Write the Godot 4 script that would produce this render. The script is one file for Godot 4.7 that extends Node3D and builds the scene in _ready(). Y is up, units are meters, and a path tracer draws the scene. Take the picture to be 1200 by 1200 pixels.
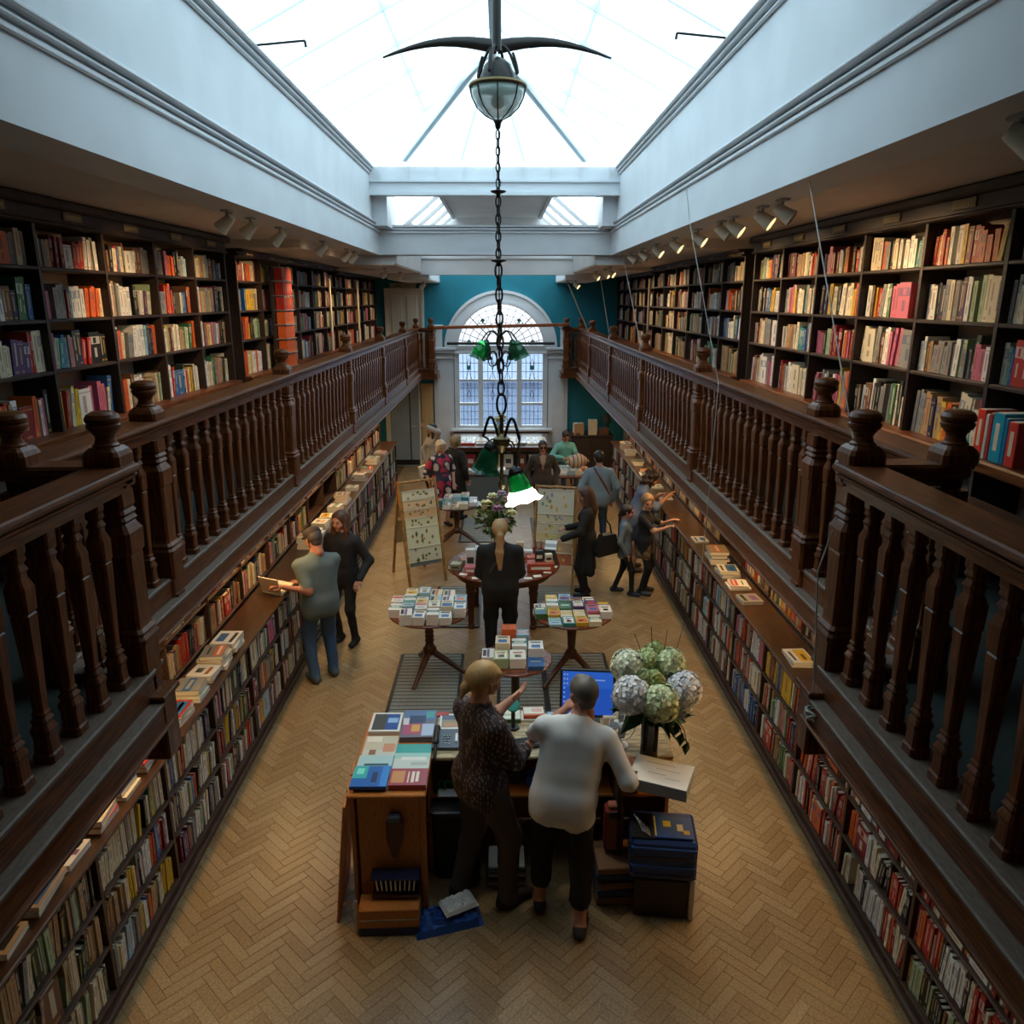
extends Node3D
# y is up, metres. The hall runs along -Z; the camera stands on the gallery at its near end.

const FAR_Z := -19.3
# offsets from the centre line for each side of the hall (index 0: side with the panelled door, 1: opposite side)
const SGN := [-1.0, 1.0]
const RAIL_X := [1.93, 1.81]      # main balustrade
const BAY_X := [1.527, 1.40]      # projecting bay near the camera
const LOW_X := [2.29, 2.38]       # front of the low bookcases
const CASE_X := [2.95, 2.72]      # front of the gallery bookcases
const BEAM_X := [1.80, 1.62]      # face of the ceiling beam
const WALL_X := [3.27, 3.04]
const SIDE := ["door-side", "wire-side"]
const SILL_Y := 2.51
const RAIL_Y := 3.42

var M := {}
var used := {}
var rng := RandomNumberGenerator.new()

func _ready() -> void:
	setup_view()
	make_materials()
	build_shell()
	build_skylight()
	build_far_wall()
	build_gallery()
	build_low_bookcases()
	build_gallery_bookcases()
	build_lamps()
	build_tables()
	build_desk()
	build_displays()
	build_far_corner()
	build_people()

func setup_view() -> void:
	var cam := Camera3D.new()
	cam.name = "camera"
	cam.position = Vector3(0, 4.07, 0)
	cam.rotation_degrees = Vector3(-15.3616, -0.7285, 0)
	cam.fov = 66.81
	cam.near = 0.05
	cam.far = 200.0
	add_child(cam)
	cam.current = true
	var we := WorldEnvironment.new()
	we.name = "environment"
	var e := Environment.new()
	e.background_mode = Environment.BG_SKY
	var sky := Sky.new()
	var sm := ProceduralSkyMaterial.new()
	sm.sky_top_color = Color(0.86, 0.94, 0.98)
	sm.sky_horizon_color = Color(0.94, 0.98, 1.0)
	sm.ground_horizon_color = Color(0.80, 0.84, 0.88)
	sm.ground_bottom_color = Color(0.45, 0.46, 0.48)
	sm.sun_angle_max = 0.0
	sky.sky_material = sm
	e.sky = sky
	e.background_energy_multiplier = 3.2
	e.tonemap_mode = Environment.TONE_MAPPER_LINEAR
	e.tonemap_exposure = 1.4
	e.sdfgi_enabled = true
	e.ssao_enabled = true
	e.ssil_enabled = true
	we.environment = e
	add_child(we)

# ---------------------------------------------------------------- naming and tagging
func numbered(called: String) -> String:
	var n: int = used.get(called, 0)
	used[called] = n + 1
	return called if n == 0 else "%s_%03d" % [called, n]

func tag(o: Node, label := "", category := "", group := "", kind := "") -> void:
	if label: o.set_meta("label", label)
	if category: o.set_meta("category", category)
	if group: o.set_meta("group", group)
	if kind: o.set_meta("kind", kind)

func thing(called: String, label: String, category: String, at := Vector3.ZERO, turn := 0.0, group := "") -> Node3D:
	var o := Node3D.new()
	o.name = numbered(called)
	add_child(o)
	o.position = at
	o.rotation.y = turn
	tag(o, label, category, group)
	return o

func part(parent: Node, called: String, mesh: Variant, m: Material, xf := Transform3D.IDENTITY) -> MeshInstance3D:
	var o := MeshInstance3D.new()
	o.name = called
	o.mesh = mesh.mesh() if mesh is MB else mesh
	o.material_override = m
	o.transform = xf
	parent.add_child(o, true)
	return o

# a thing that is one mesh
func solo(called: String, mesh: Variant, m: Material, label: String, category: String, group := "", xf := Transform3D.IDENTITY) -> MeshInstance3D:
	var o := part(self, numbered(called), mesh, m, xf)
	tag(o, label, category, group)
	return o

func struct(called: String, mesh: Variant, m: Material, label := "", xf := Transform3D.IDENTITY) -> MeshInstance3D:
	var o := part(self, numbered(called), mesh, m, xf)
	tag(o, label, "", "", "structure")
	return o

const ORD := ["first", "second", "third", "fourth", "fifth", "sixth", "seventh", "eighth", "ninth", "tenth", "eleventh", "twelfth", "thirteenth", "fourteenth", "fifteenth", "sixteenth", "seventeenth", "eighteenth", "nineteenth", "twentieth"]
func nth(i: int) -> String:
	if i < 20: return ORD[i]
	var tens := ["", "", "twenty", "thirty", "forty", "fifty", "sixty", "seventy", "eighty", "ninety"]
	var n := i + 1
	if n % 10 == 0: return tens[n / 10] .trim_suffix("y") + "ieth"
	return tens[n / 10] + "-" + ORD[n % 10 - 1]

func lin(hex: String) -> Color:
	return Color(hex).srgb_to_linear()

# ---------------------------------------------------------------- materials
func noise_tex(freq: float, lo: float, hi: float, sd: int, oct := 4, size := 512) -> NoiseTexture2D:
	var t := NoiseTexture2D.new()
	var n := FastNoiseLite.new()
	n.seed = sd
	n.noise_type = FastNoiseLite.TYPE_SIMPLEX_SMOOTH
	n.frequency = freq
	n.fractal_octaves = oct
	t.noise = n
	t.width = size
	t.height = size
	t.seamless = true
	var g := Gradient.new()
	g.set_color(0, Color(lo, lo, lo))
	g.set_color(1, Color(hi, hi, hi))
	t.color_ramp = g
	return t

func mat(key: String, c: Color, rough := 0.6, tex: Texture2D = null, scale := Vector3.ONE, metal := 0.0) -> StandardMaterial3D:
	var m := StandardMaterial3D.new()
	m.resource_name = key
	m.albedo_color = c
	m.roughness = rough
	m.metallic = metal
	if tex:
		m.albedo_texture = tex
		m.uv1_triplanar = true
		m.uv1_world_triplanar = true
		m.uv1_scale = scale
	M[key] = m
	return m

func vmat(key: String, rough := 0.6, tex: Texture2D = null, scale := Vector3.ONE) -> StandardMaterial3D:
	var m := mat(key, Color.WHITE, rough, tex, scale)
	m.vertex_color_use_as_albedo = true
	return m

func make_materials() -> void:
	var grain := noise_tex(0.02, 0.45, 1.0, 11, 5)
	var soft := noise_tex(0.008, 0.94, 1.0, 5, 3)
	var fine := noise_tex(0.05, 0.72, 1.0, 8, 4)
	mat("oak_along", Color("8c4f2a"), 0.34, grain, Vector3(5, 5, 0.35))
	mat("oak_up", Color("8c4f2a"), 0.32, grain, Vector3(5, 0.4, 5))
	mat("oak_across", Color("8c4f2a"), 0.34, grain, Vector3(0.4, 5, 5))
	mat("sill_top", Color("7b6656"), 0.55, fine, Vector3(3, 3, 0.6))
	mat("case_dark", Color("5c3d2c"), 0.5, grain, Vector3(4, 4, 0.4))
	mat("case_black", Color("463229"), 0.5, grain, Vector3(4, 4, 0.4))
	mat("case_back", Color("b9aa9c"), 0.8, soft, Vector3(0.5, 0.5, 0.5))
	mat("ledge", Color("55361f"), 0.3, grain, Vector3(5, 5, 0.35))
	mat("white_paint", Color("d4d9dd"), 0.55, soft, Vector3(0.3, 0.3, 0.3))
	mat("soffit", Color("ddd2c4"), 0.8, soft, Vector3(0.3, 0.3, 0.3))
	mat("teal_wall", Color("0f7688"), 0.7, soft, Vector3(0.4, 0.4, 0.4))
	mat("cream_paint", Color("d9cfb8"), 0.6, soft, Vector3(0.4, 0.4, 0.4))
	mat("grey_door", Color("8b98a0"), 0.6, soft, Vector3(0.4, 0.4, 0.4))
	mat("carpet", Color("46504d"), 0.95, fine, Vector3(2, 2, 2))
	mat("subfloor", Color("5c462d"), 0.9)
	vmat("parquet", 0.36, fine, Vector3(1.7, 1.7, 1.7))
	vmat("print", 0.5)
	vmat("gloss_print", 0.3)
	vmat("cloth", 0.9, fine, Vector3(6, 6, 6))
	vmat("skin_cloth", 0.8)
	vmat("hair", 0.55)
	vmat("leaf", 0.6)
	M.leaf.backlight_enabled = true
	M.leaf.backlight = Color(0.10, 0.14, 0.05)
	mat("paper", Color("ded8cc"), 0.8)
	mat("grate", Color("838985"), 0.6, fine, Vector3(1.5, 1.5, 1.5))
	mat("iron", Color("2b2a28"), 0.45, null, Vector3.ONE, 0.6)
	mat("bronze", Color("6a5a3c"), 0.4, null, Vector3.ONE, 0.8)
	mat("steel", Color("b8bcc0"), 0.35, null, Vector3.ONE, 0.8)
	mat("wire", Color("b5b0a6"), 0.5)
	mat("lead", Color("20242a"), 0.6)
	mat("black_plastic", Color("1a1b1d"), 0.45)
	mat("grey_plastic", Color("9aa0a4"), 0.45)
	mat("white_plastic", Color("dfe3e4"), 0.45)
	mat("pine", Color("dca258"), 0.45, grain, Vector3(3, 0.6, 3))
	mat("pine_along", Color("b5622f"), 0.45, grain, Vector3(0.5, 4, 4))
	mat("desk_oak", Color("d98840"), 0.4, fine, Vector3(4, 0.4, 4))
	mat("desk_top", Color("e0c99c"), 0.35, grain, Vector3(0.5, 3, 3))
	mat("mahogany", Color("5f3826"), 0.28, grain, Vector3(1, 2, 1))
	mat("redwood", Color("8a4a30"), 0.25, grain, Vector3(0.8, 2, 2))
	var g := mat("glass", Color(0.92, 0.97, 1.0, 0.06), 0.03)
	g.transparency = BaseMaterial3D.TRANSPARENCY_ALPHA
	var fr := mat("frosted", Color(0.93, 0.98, 1.0, 0.45), 1.0)
	fr.transparency = BaseMaterial3D.TRANSPARENCY_ALPHA
	fr.backlight_enabled = true
	fr.backlight = Color(0.80, 0.90, 0.94)
	var f := mat("vase_glass", Color(0.72, 0.78, 0.74, 0.35), 0.05)
	f.transparency = BaseMaterial3D.TRANSPARENCY_ALPHA
	var b := mat("bowl_glass", Color(0.80, 0.88, 0.84, 0.45), 0.12)
	b.transparency = BaseMaterial3D.TRANSPARENCY_ALPHA
	var gg := mat("green_glass", Color("0f4a30"), 0.15)
	gg.backlight_enabled = true
	gg.backlight = Color(0.06, 0.34, 0.18)
	var lit := mat("lamp_glow", Color(1, 1, 0.97), 0.4)
	lit.emission_enabled = true
	lit.emission = Color(1.0, 0.98, 0.90)
	lit.emission_energy_multiplier = 5.0
	var sp := mat("spot_glow", Color(1, 0.95, 0.85), 0.4)
	sp.emission_enabled = true
	sp.emission = Color(1.0, 0.90, 0.72)
	sp.emission_energy_multiplier = 6.0
	for k in ["oak_along", "oak_up", "oak_across"]: M[k].metallic_specular = 0.35
	mat("slate", Color("8796b4"), 0.7, fine, Vector3(0.5, 0.5, 0.5))
	mat("brick_far", Color("93a2bd"), 0.8, fine, Vector3(0.7, 0.7, 0.7))

# ---------------------------------------------------------------- mesh building
class MB:
	var v := PackedVector3Array()
	var n := PackedVector3Array()
	var c := PackedColorArray()
	var ix := PackedInt32Array()
	var col := Color.WHITE

	# a, b, d, e run anticlockwise seen from outside
	func quad(a: Vector3, b: Vector3, d: Vector3, e: Vector3) -> void:
		var k := v.size()
		var nn := (b - a).cross(d - a)
		if nn.length_squared() < 1e-16: nn = (d - a).cross(e - a)
		nn = nn.normalized()
		v.append(a); v.append(b); v.append(d); v.append(e)
		for i in 4:
			n.append(nn); c.append(col)
		ix.append(k); ix.append(k + 2); ix.append(k + 1); ix.append(k); ix.append(k + 3); ix.append(k + 2)

	func tri(a: Vector3, b: Vector3, d: Vector3) -> void:
		var k := v.size()
		var nn := (b - a).cross(d - a).normalized()
		v.append(a); v.append(b); v.append(d)
		for i in 3:
			n.append(nn); c.append(col)
		ix.append(k); ix.append(k + 2); ix.append(k + 1)

	func box(at: Vector3, size: Vector3, bs := Basis.IDENTITY) -> MB:
		var x := bs.x * size.x * 0.5
		var y := bs.y * size.y * 0.5
		var z := bs.z * size.z * 0.5
		quad(at - x - y + z, at + x - y + z, at + x + y + z, at - x + y + z)
		quad(at + x - y - z, at - x - y - z, at - x + y - z, at + x + y - z)
		quad(at + x - y + z, at + x - y - z, at + x + y - z, at + x + y + z)
		quad(at - x - y - z, at - x - y + z, at - x + y + z, at - x + y - z)
		quad(at - x + y + z, at + x + y + z, at + x + y - z, at - x + y - z)
		quad(at - x - y - z, at + x - y - z, at + x - y + z, at - x - y + z)
		return self

	# box given by two corners
	func span(a: Vector3, b: Vector3) -> MB:
		return box((a + b) * 0.5, (b - a).abs())

	# chamfered box
	func cbox(at: Vector3, size: Vector3, ch := 0.006, bs := Basis.IDENTITY) -> MB:
		var h := size * 0.5
		ch = minf(ch, minf(h.x, minf(h.y, h.z)) * 0.9)
		var i := h - Vector3(ch, ch, ch)
		var P := func(x: float, y: float, z: float) -> Vector3: return at + bs.x * x + bs.y * y + bs.z * z
		for s in [-1.0, 1.0]:
			_f(P.call(s * h.x, -i.y, -i.z), P.call(s * h.x, i.y, -i.z), P.call(s * h.x, i.y, i.z), P.call(s * h.x, -i.y, i.z), bs.x * s)
			_f(P.call(-i.x, s * h.y, -i.z), P.call(i.x, s * h.y, -i.z), P.call(i.x, s * h.y, i.z), P.call(-i.x, s * h.y, i.z), bs.y * s)
			_f(P.call(-i.x, -i.y, s * h.z), P.call(i.x, -i.y, s * h.z), P.call(i.x, i.y, s * h.z), P.call(-i.x, i.y, s * h.z), bs.z * s)
			for t in [-1.0, 1.0]:
				_f(P.call(-i.x, s * h.y, t * i.z), P.call(i.x, s * h.y, t * i.z), P.call(i.x, s * i.y, t * h.z), P.call(-i.x, s * i.y, t * h.z), bs.y * s + bs.z * t)
				_f(P.call(s * h.x, t * i.y, -i.z), P.call(s * h.x, t * i.y, i.z), P.call(s * i.x, t * h.y, i.z), P.call(s * i.x, t * h.y, -i.z), bs.x * s + bs.y * t)
				_f(P.call(s * h.x, -i.y, t * i.z), P.call(s * h.x, i.y, t * i.z), P.call(s * i.x, i.y, t * h.z), P.call(s * i.x, -i.y, t * h.z), bs.x * s + bs.z * t)
				for u in [-1.0, 1.0]:
					var a: Vector3 = P.call(s * h.x, t * i.y, u * i.z)
					var b: Vector3 = P.call(s * i.x, t * h.y, u * i.z)
					var d: Vector3 = P.call(s * i.x, t * i.y, u * h.z)
					if (b - a).cross(d - a).dot(bs.x * s + bs.y * t + bs.z * u) > 0: tri(a, b, d)
					else: tri(a, d, b)
		return self

	func _f(a: Vector3, b: Vector3, d: Vector3, e: Vector3, out: Vector3) -> void:
		if (b - a).cross(d - a).dot(out) >= 0: quad(a, b, d, e)
		else: quad(a, e, d, b)

	# profile of (radius, height) from bottom to top, turned about the y axis of xf
	func lathe(prof: Array, sides: int, xf := Transform3D.IDENTITY, smooth := false, squash := 1.0) -> MB:
		var norms: Array[Vector2] = []
		for i in prof.size() - 1:
			var d: Vector2 = prof[i + 1] - prof[i]
			norms.append(Vector2(d.y, -d.x).normalized())
		for i in prof.size() - 1:
			var n0 := norms[i]
			var n1 := norms[i]
			if smooth:
				if i > 0: n0 = (norms[i - 1] + norms[i]).normalized()
				if i < norms.size() - 1: n1 = (norms[i + 1] + norms[i]).normalized()
			var k := v.size()
			for j in sides + 1:
				var a := TAU * j / sides
				var cs := cos(a)
				var sn := sin(a) * squash
				v.append(xf * Vector3(prof[i].x * cs, prof[i].y, prof[i].x * sn))
				v.append(xf * Vector3(prof[i + 1].x * cs, prof[i + 1].y, prof[i + 1].x * sn))
				n.append((xf.basis * Vector3(n0.x * cs, n0.y, n0.x * sn)).normalized())
				n.append((xf.basis * Vector3(n1.x * cs, n1.y, n1.x * sn)).normalized())
				c.append(col); c.append(col)
			for j in sides:
				var q := k + j * 2
				ix.append(q); ix.append(q + 2); ix.append(q + 3)
				ix.append(q); ix.append(q + 3); ix.append(q + 1)
		return self

	# like lathe, with a square section whose corners are cut by the share ch
	func square(prof: Array, ch := 0.25, xf := Transform3D.IDENTITY) -> MB:
		var ring := func(r: float, y: float) -> Array:
			var k := r * (1.0 - ch)
			var o := []
			for p in [Vector2(r, -k), Vector2(r, k), Vector2(k, r), Vector2(-k, r), Vector2(-r, k), Vector2(-r, -k), Vector2(-k, -r), Vector2(k, -r)]:
				o.append(xf * Vector3(p.x, y, p.y))
			return o
		var last: Array = ring.call(prof[0].x, prof[0].y)
		for i in range(1, prof.size()):
			var now: Array = ring.call(prof[i].x, prof[i].y)
			for j in 8:
				var q := (j + 1) % 8
				quad(last[q], last[j], now[j], now[q])
			last = now
		quad(last[7], last[6], last[5], last[4])
		quad(last[0], last[7], last[4], last[3])
		quad(last[3], last[2], last[1], last[0])
		return self

	# round bar along points; r one radius or one for each point
	func tube(pts: Array, r: Variant, sides := 8, caps := true) -> MB:
		var up := Vector3.UP
		var rings := []
		for i in pts.size():
			var d: Vector3 = (pts[mini(i + 1, pts.size() - 1)] - pts[maxi(i - 1, 0)]).normalized()
			if absf(d.dot(up)) > 0.95: up = Vector3.RIGHT if absf(d.x) < 0.9 else Vector3.FORWARD
			var sx := d.cross(up).normalized()
			var sy := sx.cross(d).normalized()
			up = sy
			rings.append([sx, sy])
		var k := v.size()
		for i in pts.size():
			var rr: float = r[i] if r is Array else r
			for j in sides + 1:
				var a := TAU * j / sides
				var o: Vector3 = rings[i][0] * cos(a) + rings[i][1] * sin(a)
				v.append(pts[i] + o * rr); n.append(o); c.append(col)
		for i in pts.size() - 1:
			for j in sides:
				var q := k + i * (sides + 1) + j
				var w := q + sides + 1
				ix.append(q); ix.append(q + 1); ix.append(w + 1)
				ix.append(q); ix.append(w + 1); ix.append(w)
		if caps:
			for e in [0, pts.size() - 1]:
				var f := k + int(e) * (sides + 1)
				for j in range(1, sides - 1):
					if e == 0: tri(v[f], v[f + j + 1], v[f + j])
					else: tri(v[f], v[f + j], v[f + j + 1])
		return self

	# polygon in the xy plane of xf (anticlockwise), pushed from z = 0 to z = depth
	func extrude(poly: PackedVector2Array, depth: float, xf := Transform3D.IDENTITY) -> MB:
		if Geometry2D.is_polygon_clockwise(poly): poly.reverse()   # Godot's test is for y down: anticlockwise here
		var t := Geometry2D.triangulate_polygon(poly)
		var area := 0.0
		for i in poly.size(): area += poly[i].cross(poly[(i + 1) % poly.size()])
		if area < 0: poly.reverse(); t = Geometry2D.triangulate_polygon(poly)
		for i in range(0, t.size(), 3):
			var p := [poly[t[i]], poly[t[i + 1]], poly[t[i + 2]]]
			if (p[1] - p[0]).cross(p[2] - p[0]) < 0: p = [p[0], p[2], p[1]]
			tri(xf * Vector3(p[0].x, p[0].y, depth), xf * Vector3(p[1].x, p[1].y, depth), xf * Vector3(p[2].x, p[2].y, depth))
			tri(xf * Vector3(p[0].x, p[0].y, 0), xf * Vector3(p[2].x, p[2].y, 0), xf * Vector3(p[1].x, p[1].y, 0))
		for i in poly.size():
			var a := poly[i]
			var b := poly[(i + 1) % poly.size()]
			quad(xf * Vector3(a.x, a.y, 0), xf * Vector3(b.x, b.y, 0), xf * Vector3(b.x, b.y, depth), xf * Vector3(a.x, a.y, depth))
		return self

	func join(o: MB, xf: Transform3D) -> MB:
		var k := v.size()
		var nb := xf.basis.inverse().transposed()
		for p in o.v: v.append(xf * p)
		for p in o.n: n.append((nb * p).normalized())
		c.append_array(o.c)
		for i in o.ix: ix.append(i + k)
		return self

	func mesh() -> ArrayMesh:
		var a := []
		a.resize(Mesh.ARRAY_MAX)
		a[Mesh.ARRAY_VERTEX] = v
		a[Mesh.ARRAY_NORMAL] = n
		a[Mesh.ARRAY_COLOR] = c
		a[Mesh.ARRAY_INDEX] = ix
		var m := ArrayMesh.new()
		m.add_surface_from_arrays(Mesh.PRIMITIVE_TRIANGLES, a)
		return m

func at(x: float, y: float, z: float, turn := 0.0) -> Transform3D:
	return Transform3D(Basis(Vector3.UP, turn), Vector3(x, y, z))
# transform whose local x, y are the given axes (for extrusions along the third)
func axes(x: Vector3, y: Vector3, o: Vector3) -> Transform3D:
	return Transform3D(Basis(x, y, x.cross(y)), o)

func V2(a: Array) -> Array:
	var o := []
	for i in range(0, a.size(), 2): o.append(Vector2(a[i], a[i + 1]))
	return o
func P2(a: Array) -> PackedVector2Array:
	return PackedVector2Array(V2(a))

# ================================================================ SHELL
func build_shell() -> void:
	build_floor()
	# side walls, end walls behind the camera
	for i in 2:
		var s: float = SGN[i]
		var w: float = WALL_X[i]
		struct("wall_left" if i == 0 else "wall_right", MB.new().span(Vector3(s * w, -0.1, 2.6), Vector3(s * (w + 0.3), 6.2, FAR_Z - 0.4)), M.cream_paint)
	struct("wall_back", MB.new().span(Vector3(-3.6, -0.1, 2.3), Vector3(3.4, 6.2, 2.6)), M.cream_paint)
	# ceiling: side soffits
	for i in 2:
		var s: float = SGN[i]
		var w: float = WALL_X[i] + 0.05
		var b: float = BEAM_X[i]
		var nm := "soffit over the gallery on the side %s" % ("of the panelled door" if i == 0 else "of the hanging wires")
		var lowb := b + 0.42
		# near part, full depth; then a strip beside the beam with a lower soffit against the wall
		var c := struct("ceiling", MB.new().span(Vector3(s * (b + 0.02), 4.70, 2.4), Vector3(s * w, 5.0, -12.2)), M.soffit, nm)
		part(c, "lowered_panel", MB.new().span(Vector3(s * lowb, 4.61, -9.05), Vector3(s * w, 4.70, -14.4)), M.soffit)
		part(c, "lowered_panel", MB.new().span(Vector3(s * lowb, 4.55, -14.4), Vector3(s * w, 4.72, FAR_Z)), M.soffit)
		# white beam: lower face, three raised fillets, upper face, crown fillets under the glass
		var t := struct("trim_%d" % (i + 1), beam_profile(s, b, -12.15), M.white_paint, "white moulded beam along the skylight on the side %s" % ("of the panelled door" if i == 0 else "of the hanging wires"))
		for y in [[5.005, 0.03, 0.022], [5.05, 0.022, 0.034], [5.092, 0.03, 0.05]]:
			part(t, "moulding", fillet(s, b, y[0], y[1], y[2], -12.15), M.white_paint)
		for y in [[5.70, 0.03, 0.03], [5.745, 0.025, 0.05], [5.78, 0.03, 0.075]]:
			part(t, "moulding", fillet(s, b, y[0], y[1], y[2], -11.4), M.white_paint)
		# second bay
		var b2 := b - 0.2
		part(t, "beam_face", MB.new().span(Vector3(s * b2, 4.58, -12.3), Vector3(s * (b + 0.5), 5.06, -16.3)), M.white_paint)
		part(t, "moulding", MB.new().span(Vector3(s * (b2 - 0.03), 5.0, -12.45), Vector3(s * b2, 5.05, -16.0)), M.white_paint)
		var b3 := b - 0.33
		part(t, "beam_face", MB.new().span(Vector3(s * b3, 4.45, -16.3), Vector3(s * (b + 0.5), 5.0, FAR_Z)), M.white_paint)
		part(t, "soffit_board", MB.new().span(Vector3(s * (b2 + 0.02), 4.56, -12.3), Vector3(s * lowb, 4.58, -16.2)), M.soffit)
		part(t, "soffit_board", MB.new().span(Vector3(s * (b3 + 0.02), 4.43, -16.35), Vector3(s * lowb, 4.45, FAR_Z)), M.soffit)
	# unseen roof over the near end; glass stops here to darken the near floor
	struct("unseen_roof_near", MB.new().span(Vector3(-3.6, 5.82, 2.6), Vector3(3.4, 6.1, -3.5)), M.soffit, "unseen flat white ceiling that darkens the near end of the hall")
	# roof above the side soffits keeps the sky out
	for i in 2:
		var s: float = SGN[i]
		struct("roof_side", MB.new().span(Vector3(s * (BEAM_X[i] + 0.3), 5.0, 2.6), Vector3(s * 3.6, 5.78, FAR_Z - 0.4)), M.soffit)
	# cross beams at the far end of the skylight
	var lx: float = -BEAM_X[0]
	var rx: float = BEAM_X[1]
	var x1 := struct("beam_cross", MB.new().span(Vector3(lx - 0.1, 5.44, -11.4), Vector3(rx + 0.1, 5.80, -11.62)), M.white_paint, "white cross beam closing the skylight")
	part(x1, "moulding", MB.new().span(Vector3(lx, 5.60, -11.36), Vector3(rx, 5.63, -11.4)), M.white_paint)
	part(x1, "moulding", MB.new().span(Vector3(lx, 5.43, -11.34), Vector3(rx, 5.47, -11.4)), M.white_paint)
	for k in 9:
		var x := lerpf(lx + 0.15, rx - 0.15, k / 8.0)
		part(x1, "batten", MB.new().span(Vector3(x - 0.012, 5.63, -11.38), Vector3(x + 0.012, 5.80, -11.4)), M.white_paint)
	var x2 := struct("beam_cross", MB.new().span(Vector3(lx - 0.1, 4.70, -12.15), Vector3(rx + 0.1, 5.10, -12.5)), M.white_paint, "white moulded cross beam over the hall")
	for y in [[5.0, 0.03], [5.045, 0.045], [5.085, 0.06]]:
		part(x2, "moulding", MB.new().span(Vector3(lx, y[0], -12.15 + y[1]), Vector3(rx, y[0] + 0.028, -12.15)), M.white_paint)
	var x3 := struct("beam_cross", MB.new().span(Vector3(lx - 0.1, 4.53, -16.2), Vector3(rx + 0.1, 5.02, -16.5)), M.white_paint, "plain white cross beam before the teal wall")
	part(x3, "moulding", MB.new().span(Vector3(lx + 0.2, 4.83, -16.16), Vector3(rx - 0.2, 4.87, -16.2)), M.white_paint)
	# flat roof light, hidden behind the cross beam, placed to light the teal wall
	var rl := thing("unseen_end_roof_light", "unseen flat roof light placed to light the teal wall", "skylight")
	part(rl, "pane", MB.new().span(Vector3(lx, 5.04, -16.4), Vector3(rx, 5.05, FAR_Z - 0.2)), M.glass)
	for k in 4: part(rl, "glazing_bar", MB.new().span(Vector3(lx, 5.06, -16.5 - k * 0.9), Vector3(rx, 5.10, -16.55 - k * 0.9)), M.white_paint)

func beam_profile(s: float, b: float, z1: float) -> MB:
	return MB.new().span(Vector3(s * b, 4.692, 2.4), Vector3(s * (b + 0.32), 5.10, z1)).span(Vector3(s * (b - 0.002), 5.10, 2.4), Vector3(s * (b + 0.32), 5.80, z1 + 0.6))

func fillet(s: float, b: float, y: float, h: float, out: float, z1: float) -> MB:
	var m := MB.new()
	m.cbox(Vector3(s * (b - out * 0.5), y + h * 0.5, (z1 - 2.0) * 0.5), Vector3(out, h, absf(z1 + 2.0)), minf(out, h) * 0.35)
	return m

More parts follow.
